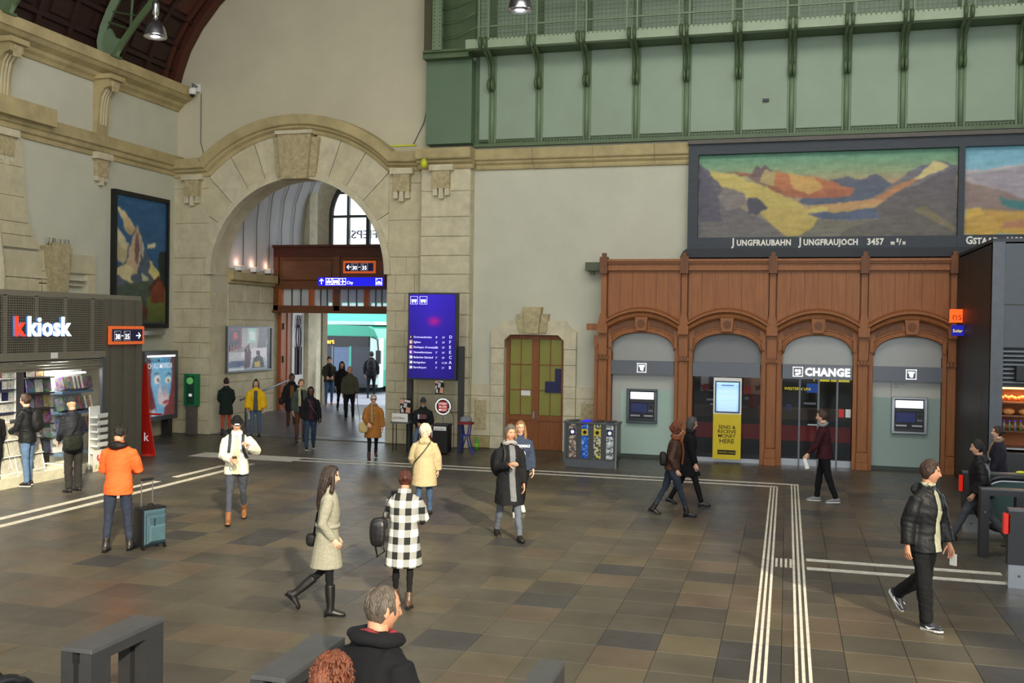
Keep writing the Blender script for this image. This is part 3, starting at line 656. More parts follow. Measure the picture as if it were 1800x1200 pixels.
for yy in (27.3, 28.2, 29.1):
    t = thing('uplight_fixture', 'white wall uplight on the passage ledge, %s of three' % {27.3: 'nearest the arch', 28.2: 'the middle one', 29.1: 'nearest the timber screen'}[yy], 'lamp', (-16.25, yy, 4.86))
    MB().box(-.1, .1, -.12, .12, .06, .2).build('lamp_head', whitep, t); MB().box(-.03, .03, -.03, .03, 0, .06).build('foot', mgrey, t); MB().box(-.07, .07, -.1, .1, .2, .206).build('lens', mat('warm_glow', (255, 190, 150), emit=(255, 170, 130), es=3, var=0), t)
    l = bpy.data.lights.new('uplight', 'POINT'); l.energy = 1.3; l.color = (1, .62, .5); l.shadow_soft_size = .05; link('uplight', l, t, (0, 0, .3))
# framed train poster; people mirrored in its glass are painted into the print
def trainfn():
    base = grad((0, (150, 160, 175)), (.3, (200, 200, 205)), (1, (165, 155, 150)))
    P = [([(0, .45), (.3, .52), (.3, 1), (0, 1)], (112, 70, 84)), ([(.03, .55), (.26, .6), (.26, .93), (.03, .9)], (60, 44, 60)), ([(.12, .7), (.22, .74), (.2, .88), (.12, .86)], (200, 60, 66)),
         ([(0, .43), (.32, .52), (.32, .55), (0, .47)], (180, 60, 80)), ([(.44, .62), (.64, .62), (.64, .98), (.44, .98)], (170, 215, 200)), ([(.48, .7), (.6, .7), (.6, .9), (.48, .9)], (225, 240, 238)),
         ([(.66, .5), (.88, .5), (.9, .95), (.7, .98)], (112, 114, 122)), ([(.3, .28), (.9, .3), (.9, .5), (.3, .5)], (224, 216, 222)), ([(0, .08), (.5, .12), (.5, .25), (0, .22)], (96, 112, 140)),
         ([(.36, .05), (.5, .08), (.52, .4), (.46, .62), (.38, .5)], (92, 62, 74)), ([(.54, .05), (.84, .05), (.8, .28), (.7, .36), (.58, .28)], (62, 66, 60)), ([(.6, .08), (.74, .08), (.72, .2), (.6, .18)], (200, 170, 70)),
         ([(.64, .36), (.72, .36), (.72, .45), (.64, .45)], (60, 50, 48)), ([(.9, 0), (1, 0), (1, 1), (.9, 1)], (54, 58, 52)), ([(0, 0), (.36, 0), (.36, .08), (0, .06)], (215, 220, 225))]
    return painter(base, P, .01, 10, 10)
t = thing('framed_poster', 'wide grey-framed glazed poster of a train on the passage wall', 'poster', (-16.34, 26.72, 1.78))
canvas('poster_print', 2.62, 1.38, 90, 50, trainfn(), cmat('poster_print', .15, .12), t, (.02, .06, .03), R(90))
fr = MB(); fr.box(-.03, .05, 0, .06, 0, 1.42); fr.box(-.03, .05, 2.66, 2.72, 0, 1.42); fr.box(-.03, .05, .06, 2.66, 0, .05); fr.box(-.03, .05, .06, 2.66, 1.37, 1.42); fr.build('frame', mgrey, t)
text('poster_text', 'Meisterli', .3, (.035, .15, .62), mat('print_white', (225, 222, 228), var=0), t, (90, 0, 90))
# handrail in the passage
t = thing('handrail', 'slanting grey steel handrail with end post along the passage wall', 'handrail', (-16.0, 27.2, 0))
MB().tube([(0, -.2, .96), (0, 3.1, 1.46)], .035, 8).build('rail', mgrey, t, smooth=True)
MB().box(-.05, .05, 3.05, 3.15, .38, 1.48).build('post', mgrey, t); MB().box(-.04, .04, .1, .18, 0.0, 1.0).build('post', mgrey, t)
# timber screen across the passage
scr = thing('timber_screen', 'dark red timber screen with glazed top lights across the passage', 'partition', (-13.6, 29.7, 0))
def Sx(mb, n, m=woodr, **k): mb.xf(Matrix.Translation((13.6, -29.7, 0))); return mb.build(n, m, scr, **k)
Sx(MB().box(-16.39, -10.81, 29.6, 29.9, 5.5, 5.86), 'top_beam', mat('dark_mahogany', (78, 30, 14), .5, var=.2)); Sx(MB().box(-16.39, -10.81, 29.5, 29.95, 5.8, 5.88), 'cap', mat('dark_mahogany', (78, 30, 14)))
Sx(MB().box(-16.39, -10.81, 29.68, 29.84, 4.5, 5.5), 'fascia', woodr)
for x in (-16.4, -14.2, -12.3): Sx(MB().box(x, x+.2, 29.6, 29.7, 3.7, 5.5), 'stile', woodr)
for x0, x1 in ((-16.1, -14.3), (-13.9, -12.4), (-12, -10.9)): Sx(MB().cbox(x0, x1, 29.62, 29.7, 4.72, 5.4, .03), 'raised_panel', woodr)
Sx(MB().box(-16.39, -10.81, 29.6, 29.9, 3.68, 3.9), 'transom', woodo if False else woodr); Sx(MB().box(-16.39, -10.81, 29.52, 29.95, 3.66, 3.74), 'transom_moulding', woodr); Sx(MB().box(-16.39, -10.81, 29.62, 29.9, 4.44, 4.56), 'transom', woodr)
for x in (-16.3, -15.1, -14.25, -13.15, -12.35, -11.2): Sx(MB().box(x, x+(.22 if x in (-14.25, -12.35, -16.3) else .16), 29.62, 29.88, 3.9, 4.44), 'light_stile', woodo)
lit = mat('sky_lit_glass', (214, 222, 228), .1, var=0, alpha=.35)
for x0, x1 in ((-16.08, -15.1), (-14.94, -14.25), (-14.03, -13.15), (-12.99, -12.35)):
    for q in range(3):
        w_ = (x1-x0)/3; Sx(MB().box(x0+q*w_+.012, x0+(q+1)*w_-.012, 29.74, 29.75, 3.9, 4.44), 'glass_pane', lit)
        if q: Sx(MB().box(x0+q*w_-.012, x0+q*w_+.012, 29.7, 29.8, 3.9, 4.44), 'glazing_bar', black)
# folded timber door leaf at the left jamb
t = thing('timber_door_leaf', 'folded orange oak door leaf with black hinges at the passage jamb', 'door', (-16.35, 29.9, .4))
MB().box(0, .12, 0, .12, 0, 3.3).build('jamb', woodo, t); MB().box(.0, .1, .14, .4, 0, 3.28).build('leaf', woodo, t); MB().box(.0, .13, .42, .62, 0, 3.28).build('leaf', woodo, t); MB().box(0, .08, .64, .8, 0, 3.28).build('leaf', woodr, t)
for z in (.4, 1.6, 2.7): MB().box(.1, .16, .1, .16, z, z+.22).build('hinge', black, t)
t = thing('ironwork_door_leaf', 'white door leaf with black oval ironwork grille', 'door', (-16.3, 30.72, .4))
wl_ = MB(); wl_.box(0, .06, 0, .12, 0, 3.3); wl_.box(0, .06, .7, .82, 0, 3.3); wl_.box(0, .06, .12, .7, 0, 1.15); wl_.box(0, .06, .12, .7, 3.2, 3.3); wl_.build('leaf_frame', whitep, t)
MB().box(.0, .02, .12, .7, 1.15, 3.2).build('leaf_glass', mat('pale_glass', (205, 200, 208), .2, var=0), t)
for q in (.2, .34, .48, .62): MB().tube([(.06, q, 1.15), (.06, q, 2.1)], .022, 6).build('bar', black, t)
MB().tube([(.06, .41+.17*math.cos(a), 2.45+.42*math.sin(a)) for a in [R(20*i) for i in range(19)]], .022, 6).build('oval_ring', black, t)
MB().tube([(.06, .41+.12*math.cos(a), 2.98+.2*math.sin(a)) for a in [R(20*i) for i in range(19)]], .02, 6).build('top_ring', black, t); MB().tube([(.06, .41, 1.15), (.06, .41, 3.1)], .018, 6).build('bar', black, t)
# stone piers near the outer door
pr = MB(); pr.box(-16.4, -16.1, 31.6, 32.2, .4, 9); pr.box(-16.4, -16.3, 32.2, 33.2, .4, 4.2); struct('trim_pier', pr, stone2)
# outer facade with big arched window
ow = MB(); WX0, WX1, WZ0 = -16.05, -11.15, 4.6
wc = (WX0+WX1)/2; wrx = (WX1-WX0)/2; wzs = 7.2; wry = 2.0
ow.box(-18, WX0, 33, 33.4, 4.1, 12); ow.box(WX1, -9.5, 33, 33.4, 4.1, 12); ow.box(WX0, WX1, 33, 33.4, 4.1, WZ0); ow.box(-18, -16.25, 33, 33.4, 0, 4.1); ow.box(-10.9, -9.5, 33, 33.4, 0, 4.1)
for k in range(24):
    a0, a1 = math.pi*(1-k/24), math.pi*(1-(k+1)/24)
    P = [(wc+wrx*math.cos(a0), wzs+wry*math.sin(a0)), (wc+wrx*math.cos(a1), wzs+wry*math.sin(a1)), (wc+wrx*math.cos(a1), 12), (wc+wrx*math.cos(a0), 12)]; ow.prism(P, 33, 33.4)
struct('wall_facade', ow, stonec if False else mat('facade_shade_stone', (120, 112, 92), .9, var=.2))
win = thing('window_1', None, None, (wc, 33.1, 0)); win['kind'] = 'structure'
def Wn(mb, n, m, **k): mb.xf(Matrix.Translation((-wc, -33.1, 0))); return mb.build(n, m, win, **k)
for i, x in enumerate((-15.33, -14.55, -13.8, -13.0, -12.2)):
    zt = wzs+wry*math.sqrt(max(0, 1-((x-wc)/wrx)**2)); w_ = .07 if i % 2 else .045
    Wn(MB().box(x-w_, x+w_, 33.05, 33.2, WZ0, zt), 'mullion', dgrey)
for z in (4.62, 5.1, 6.0, 7.2, 8.05, 8.7):
    hw = wrx*(math.sqrt(max(0, 1-((z-wzs)/wry)**2)) if z > wzs else 1); Wn(MB().box(wc-hw, wc+hw, 33.06, 33.18, z-.045, z+.045), 'transom', dgrey)
Wn(MB().tube([(wc-wrx+.05, 33.1, WZ0), (wc-wrx+.05, 33.1, wzs)]+[(wc-(wrx-.05)*math.cos(a), 33.1, wzs+(wry-.05)*math.sin(a)) for a in [R(i*10) for i in range(19)]]+[(wc+wrx-.05, 33.1, WZ0)], .07, 6), 'window_frame', dgrey)
Wn(MB().box(WX0, WX1, 33.12, 33.125, WZ0, wzs), 'glass_pane', mat('window_glass', (235, 240, 245), .05, var=0, alpha=.12))
text('facade_lettering', '8 KFIEPS', .42, (-12.0+0, 33.9, 5.75), mat('sign_back_blue_grey', (110, 112, 140), var=0), None, (90, 0, 0), .03, 0, 'LEFT', 1.15, True)
o = bpy.data.objects['facade_lettering']; o.parent = win; o.location = (-13.55-wc, .16, 6.42)
# overhead signs in the passage
def platform_sign(t, arrow_right, w=1.12, h=.4):
    MB().box(0, w, -.05, 0, 0, h).build('panel', orange, t); MB().box(.07, w-.07, -.056, -.05, .07, h-.07).build('display', navy, t)
    cx = .3 if not arrow_right else .16
    for i, s in enumerate(('30', '35')):
        x = cx+i*.34; text('number', s, .17, (x+.015, -.058, .12), whitel, t, ext=.002, bold=.002)
        fr = MB(); fr.box(x-.015, x-.009, -.058, -.056, .09, .31); fr.box(x+.205, x+.211, -.058, -.056, .09, .31); fr.box(x-.015, x+.211, -.058, -.056, .09, .094); fr.box(x-.015, x+.211, -.058, -.056, .306, .31); fr.box(x+.02, x+.07, -.058, -.056, .275, .283); fr.build('number_frame', white, t)
    MB().box(cx+.235, cx+.3, -.058, -.056, .19, .205).build('dash', whitel, t)
    ax = .12 if not arrow_right else w-.32; d_ = 1 if arrow_right else -1; c0 = ax+.09
    ar = MB(); ar.box(c0-.08, c0+.08, -.059, -.056, .19, .21)
    ar.prism([(c0+d_*.09, .2), (c0+d_*.02, .275), (c0, .26), (c0+d_*.06, .2), (c0, .14), (c0+d_*.02, .125)], -.059, -.056); ar.build('arrow', whitel, t)
t = thing('platform_sign', 'orange-framed navy platform sign 30 - 35 with left arrow on the timber screen', 'sign', (-13.83, 29.56, 4.95)); platform_sign(t, False)
t = thing('overhead_sign', 'long bright blue wayfinding sign with pictograms and City under the orange sign', 'sign', (-14.4, 28.9, 4.52))
MB().box(0, 2.2, 0, .1, 0, .27).build('panel', blues, t)
ar = MB(); ar.box(.1, .125, -.006, 0, .05, .2); ar.prism([(.113, .235), (.19, .155), (.17, .14), (.113, .2), (.055, .14), (.036, .155)], -.006, 0); ar.build('arrow', whitel, t)
def picto(t, x, z, s, kind, m=white):
    fr = MB(); e = .012
    fr.box(x, x+s, -.005, 0, z, z+e); fr.box(x, x+s, -.005, 0, z+s-e, z+s); fr.box(x, x+e, -.005, 0, z, z+s); fr.box(x+s-e, x+s, -.005, 0, z, z+s); fr.build('pictogram_frame', m, t)
    g = MB()
    if kind == 'tram': g.box(x+s*.15, x+s*.85, -.005, 0, z+s*.32, z+s*.62); g.box(x+s*.25, x+s*.4, -.005, 0, z+s*.18, z+s*.28); g.box(x+s*.6, x+s*.75, -.005, 0, z+s*.18, z+s*.28); g.box(x+s*.47, x+s*.53, -.005, 0, z+s*.62, z+s*.8); g.box(x+s*.3, x+s*.7, -.005, 0, z+s*.8, z+s*.84)
    if kind == 'bus': g.box(x+s*.12, x+s*.88, -.005, 0, z+s*.3, z+s*.7); g.box(x+s*.2, x+s*.36, -.005, 0, z+s*.18, z+s*.3); g.box(x+s*.64, x+s*.8, -.005, 0, z+s*.18, z+s*.3)
    if kind == 'plane': g.prism([(x+s*.1, z+s*.5), (x+s*.45, z+s*.56), (x+s*.38, z+s*.88), (x+s*.48, z+s*.88), (x+s*.64, z+s*.57), (x+s*.9, z+s*.52), (x+s*.9, z+s*.46), (x+s*.64, z+s*.42), (x+s*.48, z+s*.12), (x+s*.38, z+s*.12), (x+s*.45, z+s*.43)], -.005, 0)
    if kind == 'taxi': g.box(x+s*.12, x+s*.88, -.005, 0, z+s*.2, z+s*.42); g.box(x+s*.32, x+s*.7, -.005, 0, z+s*.42, z+s*.58); g.box(x+s*.15, x+s*.3, -.005, 0, z+s*.75, z+s*.82)
    if kind == 'coins': 
        for q in ((.34, .62), (.66, .62)): g.lathe([(0, -.005), (s*.15, -.005), (s*.15, 0), (0, 0)], (x+s*q[0], 0, z+s*q[1]), 10, 'y')
        g.prism([(x+s*.2, z+s*.2), (x+s*.45, z+s*.12), (x+s*.82, z+s*.3), (x+s*.8, z+s*.42), (x+s*.3, z+s*.36)], -.005, 0)
    if kind == 'cash': g.box(x+s*.18, x+s*.82, -.005, 0, z+s*.62, z+s*.8); g.prism([(x+s*.3, z+s*.62), (x+s*.34, z+s*.3), (x+s*.55, z+s*.16), (x+s*.68, z+s*.24), (x+s*.7, z+s*.62)], -.005, 0)
    g.build('pictogram', m, t)
for x, k in ((.26, 'tram'), (.5, 'bus'), (.74, 'plane'), (1.97, 'taxi')): picto(t, x, .03, .21, k, whitel)
text('sign_text', 'City', .13, (.98, -.004, .06), whitel, t, ext=.002)
# bus in the street
bt = mat('teal_bus_paint', (40, 160, 130), .25, var=.05); bw = mat('bus_white', (205, 232, 224), .3, var=.04); bgl = mat('bus_dark_glass', (20, 28, 44), .35, var=.1, scale=.8)
bus = thing('bus', 'teal and white city bus with dark windscreen standing outside the passage', 'bus', (-17.6, 38.5, .4), R(0))
body = MB(); body.prism([(-3.6, .3), (1.1, .3), (1.22, 1.0), (1.2, 2.3), (1.0, 2.7), (.7, 2.85), (-3.6, 2.95)], 0, 11); body.build('body', bt, bus)
MB().box(-2.6, .85, -.03, .02, .42, 2.35).build('windscreen', bgl, bus); MB().box(-2.0, .8, -.06, 0, 2.0, 2.42).build('destination_box', black, bus)
text('destination_text', 'linert', .26, (-1.4, -.065, 2.1), mat('amber_led', (255, 160, 60), emit=(255, 140, 40), es=2, var=0), bus, bold=.01)
MB().box(-.9, -.84, -.05, 0, .4, 2.0).build('door_bar', mgrey, bus); MB().box(-.1, .0, -.05, 0, .4, 2.0).build('door_bar', bt, bus); MB().box(-.8, -.1, -.04, -.03, .7, 1.95).build('door_glass', mat('blue_door_glass', (70, 92, 124), .1), bus)
MB().box(.85, 1.26, -.05, .4, .3, 2.35).build('corner_pillar', bw, bus); MB().box(-3.6, 1.2, -.06, .0, .28, .42).build('bumper', black, bus)
for a in (-3.2, .75):
    for b_ in (2.2, 8.2): MB().lathe([(0, -.14), (.46, -.14), (.48, 0), (.46, .14), (0, .14)], (a, b_, .48), 18, 'x').build('wheel', rubber, bus)
MB().tube([(.95, -.1, 2.4), (1.3, -.35, 2.3), (1.35, -.35, 1.8)], .035, 6).build('mirror_arm', black, bus); MB().box(1.25, 1.45, -.4, -.3, 1.3, 1.85).build('mirror', black, bus)
MB().box(-3, .8, .5, 9, 2.9, 3.05).build('roof_fairing', bw, bus)
tr_ = thing('tram', 'pale teal tram passing behind the bus', 'tram', (-22, 52, .4)); MB().box(-8, 9, 0, 2.4, .0, 4.2).build('body', mat('pale_teal', (96, 205, 180), .3, var=.06, emit=(96, 205, 180), es=.0), tr_)
for k in range(7): MB().box(-7.6+k*2.3, -5.9+k*2.3, -.03, 0, 1.5, 2.8).build('window', mat('tram_window', (170, 215, 215), .1, var=.1), tr_)
MB().box(-8, 9, -.02, 0, 3.8, 4.1).build('roof_band', bw, tr_); MB().box(-8, 9, -.02, .0, .2, .5).build('skirt', mgrey, tr_)
far = thing('street_building', 'pale building across the street beyond the passage', 'building', (-22, 70, 0)); MB().box(-22, 20, 0, 4, 0, 9).build('wall', whitep, far)
for k in range(10):
    for j in range(2): MB().box(-20+k*3.6, -18.4+k*3.6, -.1, 0, 2+j*3.4, 4.2+j*3.4).build('window', mat('far_window', (150, 165, 175), .2), far)
# ---------------------------------------------------------------- timber arcade with cash machines
arc = thing('timber_arcade', 'carved oak arcade front with four arched bays along the back wall', 'shopfront', (-4.6, 25.2, 0))
def A(mb, n, m=wood, **k): mb.xf(Matrix.Translation((4.6, -25.2, 0))); return mb.build(n, m, arc, **k)
PX = [-4.54, -2.5, -.36, 1.76, 3.74]      # pilaster centres
BC = [(-3.56, .84), (-1.44, .83), (.72, .82), (2.83, .84)]      # bay centre, half opening
A(MB().box(-4.62, 3.82, 25.3, 26.0, 3.2, 5.04), 'fascia_backing', woodd)
for i in range(4):
    x0, x1 = PX[i], PX[i+1]; c, hw = BC[i]
    for k in range(6): # boarded panel, each board
        a = x0+.1+k*(x1-x0-.2)/6; b_ = a+(x1-x0-.2)/6
        A(MB().cbox(a+.002, b_-.001, 25.26-rnd.uniform(0, .002), 25.31, 3.5, 4.78, .002), 'board', wood)
    # spandrel with arched opening
    n = 20; sp_ = MB()
    def az(x): t = (x-c)/hw; return 2.78+.46*math.sqrt(max(0, 1-abs(t)**2.2))
    top = lambda x: 3.42+.18*max(0, 1-((x-c)/1.0)**2)*1.0+.0
    xs = [x0+.1]+[c-hw+2*hw*k/n for k in range(n+1)]+[x1-.1]
    for k in range(len(xs)-1):
        a, b_ = xs[k], xs[k+1]; za = az(a) if abs(a-c) <= hw+1e-6 and k > 0 else 2.7; zb = az(b_) if k < len(xs)-2 else 2.7
        if k == 0 or k == len(xs)-2: za = zb = 0.0
        sp_.prism([(a, za), (b_, zb), (b_, 3.5), (a, 3.5)], 25.24, 25.34)
    A(sp_, 'spandrel', wood)
    for (rr, dd, w) in ((0, .03, .035), (.1, .02, .02)):
        P = [(c-hw-rr*.2-.08, 2.6), (c-hw-rr*.2-.08, 2.72), (c-hw-rr, 2.78)]+[(x, 2.78+(.46+rr)*math.sqrt(max(0, 1-abs((x-c)/(hw+rr))**2.2))) for x in [c-(hw+rr)*math.cos(math.pi*k/20) for k in range(21)]]+[(c+hw+rr, 2.78), (c+hw+rr*.2+.08, 2.72), (c+hw+rr*.2+.08, 2.6)]
        if rr: P = P[3:-3]
        A(MB().tube([(x, 25.24, z) for x, z in P], w, 6), 'arch_moulding', wood, smooth=True)
    # projecting segmental hood
    pr_ = []; ring = []
    for k in range(17):
        x = x0+.1+(x1-x0-.2)*k/16; t = (x-c)/1.0; z = 3.34+.36*max(0, 1-t*t)
        ring.append([Vector((x, y, z+u)) for y, u in ((25.26, -.14), (25.16, -.13), (25.1, -.08), (25.08, .0), (25.0, .05), (25.0, .1), (25.26, .16))])
    mb = MB(); mb.sweep(ring, True); A(mb, 'segmental_hood', wood)
    A(MB().prism([(c-.13, 3.26), (c+.13, 3.26), (c+.16, 3.6), (c-.16, 3.6)], 25.1, 25.24), 'keystone', wood)
    A(MB().lathe([(0, -.02), (.1, -.02), (.1, .0), (0, 0)], (c, 25.1, 3.44), 14, 'y'), 'cartouche', woodd)
    for s in (-1, 1):
        P = [(c+s*(.2+.6*q), 3.36-.17*q*q*1.2+.0) for q in (0, .25, .5, .75, 1)]
        P2 = [(x, z+.12+.02) for x, z in P]; A(MB().prism(P+P2[::-1], 25.222, 25.24), 'sunk_panel', woodd)
    # cornice
    for z0, z1, o in ((4.78, 4.84, .06), (4.84, 4.95, .03), (4.95, 5.0, .09), (5.0, 5.06, .14)): A(MB().box(x0, x1, 25.26-o-.04, 25.5, z0, z1), 'cornice_moulding', wood)
for i, x in enumerate(PX):
    A(MB().box(x-.22, x+.22, 25.26, 25.9, 0, 2.72), 'pier_backing', woodd)
    for a, b_ in ((-.22, -.13), (.13, .22)): A(MB().box(x+a, x+b_, 25.2, 25.3, 0, 2.9), 'pier_stile', wood)
    A(MB().cbox(x-.12, x+.12, 25.12, 25.3, .42, 2.52, .02), 'pilaster_shaft', wood)
    A(MB().cbox(x-.14, x+.14, 25.08, 25.3, 0, .18, .01), 'pilaster_base', wood); A(MB().cbox(x-.13, x+.13, 25.1, 25.3, .18, .42, .01), 'pilaster_base_panel', wood)
    A(MB().box(x-.14, x+.14, 25.08, 25.3, 2.52, 2.6), 'capital', wood)
    for q in (-.08, 0, .08): A(MB().box(x+q-.02, x+q+.02, 25.06, 25.1, 2.5, 2.64), 'capital_flute', woodd)
    A(MB().box(x-.11, x+.11, 25.12, 25.3, 2.6, 3.18), 'console', wood)
    for q in (-.19, .19): A(MB().box(x+q-.04, x+q+.04, 25.14, 25.24, 2.82, 3.12), 'console_ear', wood)
    A(MB().box(x-.13, x+.13, 25.0, 25.3, 3.18, 3.4), 'console_block', wood); A(MB().prism([(x-.13, 3.4), (x+.13, 3.4), (x+.07, 3.7), (x-.07, 3.7)], 25.1, 25.3), 'console_taper', wood)
    A(MB().box(x-.07, x+.07, 25.18, 25.3, 3.7, 4.74), 'mullion_post', wood); A(MB().box(x-.1, x+.1, 25.06, 25.3, 4.7, 5.12), 'finial_block', woodd); A(MB().box(x-.05, x+.05, 25.1, 25.25, 5.12, 5.22), 'finial', woodd)
A(MB().box(-5.0, -4.7, 25.3, 25.6, 3.25, 3.42), 'side_console', wood)
tag(MB().box(-5.12, -4.72, 25.6, 25.95, 4.8, 5.02).box(-5.0, -4.9, 25.7, 25.8, 4.7, 4.8).build('floodlight', mat('olive_lamp_housing', (84, 92, 70), .6)), 'small olive floodlight housing at the left end of the oak arcade', 'lamp')
# bays
ynames = ['grey infill with cash machine, leftmost bay', 'second bay with screen', 'CHANGE office bay', 'rightmost bay']
for i, (c, hw) in enumerate(BC):
    t = thing('bay_infill', ['frosted and mint glass infill of the leftmost arcade bay', 'grey metal arch panel above the yellow terminal bay', 'grey metal arch panel and glazed doors of the CHANGE office', 'grey and mint glass infill of the rightmost arcade bay'][i], 'panel', (c, 25.42, 0))
    n = 16; P = [(-hw, 2.45)]+[(hw*math.sin(R(-90+180*k/n)), 2.78+.46*math.cos(R(-90+180*k/n))**.9 if 0 < k < n else 2.78) for k in range(n+1)]+[(hw, 2.45)]
    MB().prism(P, 0, .03).build('arch_panel', frost if i in (0, 2, 3) else mat('plain_grey_panel', (122, 122, 124), .5, var=.02), t)
    MB().box(-hw-.02, hw-.02, -.18, -.02, 2.14, 2.49).build('sign_band', mat('band_grey', (98, 102, 108), .4, .2, var=.03), t)
    if i in (0, 3):
        MB().box(-hw, hw, 0, .03, .1, 2.2).build('glass_panel', mat('grey_white_glass', (176, 176, 168) if i == 0 else (156, 156, 150), .25, var=.02), t)
        MB().box(-hw+.0 if i else -hw+.3, hw, -.012, .0, .1, 1.75).build('mint_glass', mat('mint_glass%d' % i, (172, 194, 182) if i == 0 else (150, 168, 162), .12, var=.02), t)
        MB().box(-hw, hw, -.02, .04, .0, .1).build('kick_strip', mat('green_kick', (60, 72, 66), .6), t)
    picf = {0: 'cash', 2: 'coins', 3: 'cash'}
    if i in picf:
        t2 = thing('lit_pictogram_sign', {0: 'white cash pictogram on the grey band over the left cash machine', 2: 'white coins pictogram beside the CHANGE lettering', 3: 'white cash pictogram on the grey band over the right cash machine'}[i], 'sign', (c-.1 if i != 2 else c-.57, 25.235, 2.2))
        picto(t2, 0, 0, .23, picf[i], whitel)
t = thing('change_lettering', 'white illuminated letters CHANGE on the grey band', 'sign', (.45, 25.235, 2.23)); text('letters', 'CHANGE', .26, (-.02, -.02, 0), whitel, t, ext=.015, bold=.009, sx=.93)
# red caption lines above the right cash machine
t = thing('wall_caption', 'faint red line and small grey caption above the right cash machine', 'lettering', (2.42, 25.405, 1.9)); MB().box(0, .008, -.004, 0, -.1, .24).build('red_line', mat('dull_red', (170, 90, 80), var=0), t)
text('caption', 'Bancomat', .06, (.07, -.003, .16), mgrey, t, ext=.001); text('caption', '24h', .05, (.07, -.003, .08), mgrey, t, ext=.001)
# cash machines
def atm(x, z0, w, h, fm_, label):
    t = thing('cash_machine', label, 'cash machine', (x, 25.4, z0)); fr = MB(); e = .075
    fr.cbox(-w/2, w/2, -.1, -.0, 0, .06, .01); fr.cbox(-w/2, w/2, -.1, 0, h-.05, h, .01); fr.cbox(-w/2, -w/2+e, -.1, 0, .06, h-.05, .01); fr.cbox(w/2-e, w/2, -.1, 0, .06, h-.05, .01); fr.build('surround', fm_, t)
    MB().box(-w/2+e, w/2-e, -.04, 0, .06, h-.05).build('fascia', black, t)
    MB().box(-w/2+e+.02, w/2-e-.02, -.06, -.04, h-.26, h-.08).build('header_panel', mat('lit_header', (235, 238, 238), emit=(240, 244, 244), es=.9, var=0), t)
    MB().prism([(-w/2+e+.01, h-.34), (w/2-e-.01, h-.34), (w/2-e-.01, h-.29), (-w/2+e+.01, h-.29)], -.09, -.04).build('hood', dgrey, t)
    MB().box(-w/2+e+.04, w/2-e-.19, -.055, -.04, .27, h-.37).build('screen', mat('atm_screen', (34, 38, 64), .2, var=0, emit=(40, 48, 100), es=.4), t)
    cc_ = MB().box(w/2-e-.16, w/2-e-.02, -.06, -.04, .26, h-.36).build('card_console', dgrey, t); MB().lathe([(0, -.02), (.035, -.02), (.04, 0), (0, 0)], (w/2-e-.09, -.06, .42), 10, 'y').build('card_reader', rubber, cc_)
    for q in range(3): MB().box(w/2-e-.14+q*.04, w/2-e-.115+q*.04, -.068, -.06, .31, .335).build('key', steel, cc_)
    MB().box(-w/2+e+.03, -w/2+e+.27, -.08, -.04, .17, .21).build('cash_slot', steel, t); MB().box(w/2-e-.26, w/2-e-.03, -.08, -.04, .17, .21).build('receipt_slot', steel, t)
    MB().box(-w/2+e, w/2-e, -.11, -.04, .06, .13).build('shelf', dgrey, t)
atm(-3.54, .9, .78, .87, mat('atm_grey', (92, 100, 104), .35, .4), 'grey cash machine with dark blue screen in the leftmost bay')
atm(2.83, .9, .8, .87, steel, 'silver-framed cash machine in the rightmost bay')
# shop interior seen through the second and third bays
si = MB(); si.box(-2.6, 1.9, 28.4, 28.5, 0, 3.3); si.box(-2.7, -2.6, 25.9, 28.5, 0, 3.3); si.box(1.9, 2.0, 25.9, 28.5, 0, 3.3); si.box(-2.6, 1.9, 25.9, 28.4, 3.2, 3.3)
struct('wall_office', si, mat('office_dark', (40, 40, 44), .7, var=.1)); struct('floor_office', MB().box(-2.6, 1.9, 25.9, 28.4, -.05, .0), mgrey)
cd = thing('service_counter', 'dark office counter with red band behind the glass', 'counter', (-.4, 27.2, 0)); MB().box(-2.2, 2.2, 0, .6, 0, .5).build('base', mat('charcoal', (44, 46, 50), .6), cd)
MB().box(-2.2, 2.2, -.02, .0, .42, .82).build('red_band', mat('deep_red_band', (150, 26, 30), .5, emit=(150, 20, 26), es=.15), cd); MB().box(-2.2, 2.2, -.03, .65, .98, 1.25).build('counter_top', mat('counter_brown', (112, 84, 60), .5), cd); MB().box(-2.2, 2.2, .0, .6, .5, .98).build('middle', mat('charcoal', (44, 46, 50), .6), cd)
def pst(x, y, z, w, h, cols, lab):
    P = painter(grad((0, cols[0]), (1, cols[0])), [([(.3, 0), (.75, 0), (.7, .8), (.5, 1), (.3, .7)], cols[1]), ([(0, 0), (.35, 0), (.3, .35), (0, .3)], cols[2]), ([(.45, .2), (.8, .3), (.7, .45), (.5, .4)], cols[3])], .05, 8, 8)
    tt = thing('wall_picture', lab, 'picture', (x, y, z)); canvas('print', w, h, 24, 18, P, cmat('poster_print', .15, .12), tt); return tt
pst(-2.2, 27.0, 1.68, .68, .52, [(200, 196, 190), (28, 28, 32), (150, 40, 44), (210, 180, 160)], 'office picture of a dark-suited figure, left behind the second bay')
pst(-1.1, 27.0, 1.62, .66, .56, [(140, 88, 60), (176, 124, 92), (196, 60, 60), (90, 50, 40)], 'brown office picture to the right of the lit terminal')
for k, (x, z, w) in enumerate(((-2.05, 1.42, .5), (-1.95, 1.3, .4), (-1.05, 1.48, .18), (.45, 1.4, .3))): tag(MB().box(x, x+w, 27.0, 27.15, z, z+.05).build('shelf_strip', steel), ['long pale shelf strip behind the second bay glass, upper one', 'pale shelf strip behind the second bay glass, lower one', 'short shelf strip right of the lit terminal', 'shelf strip inside the CHANGE office'][k], 'shelf')
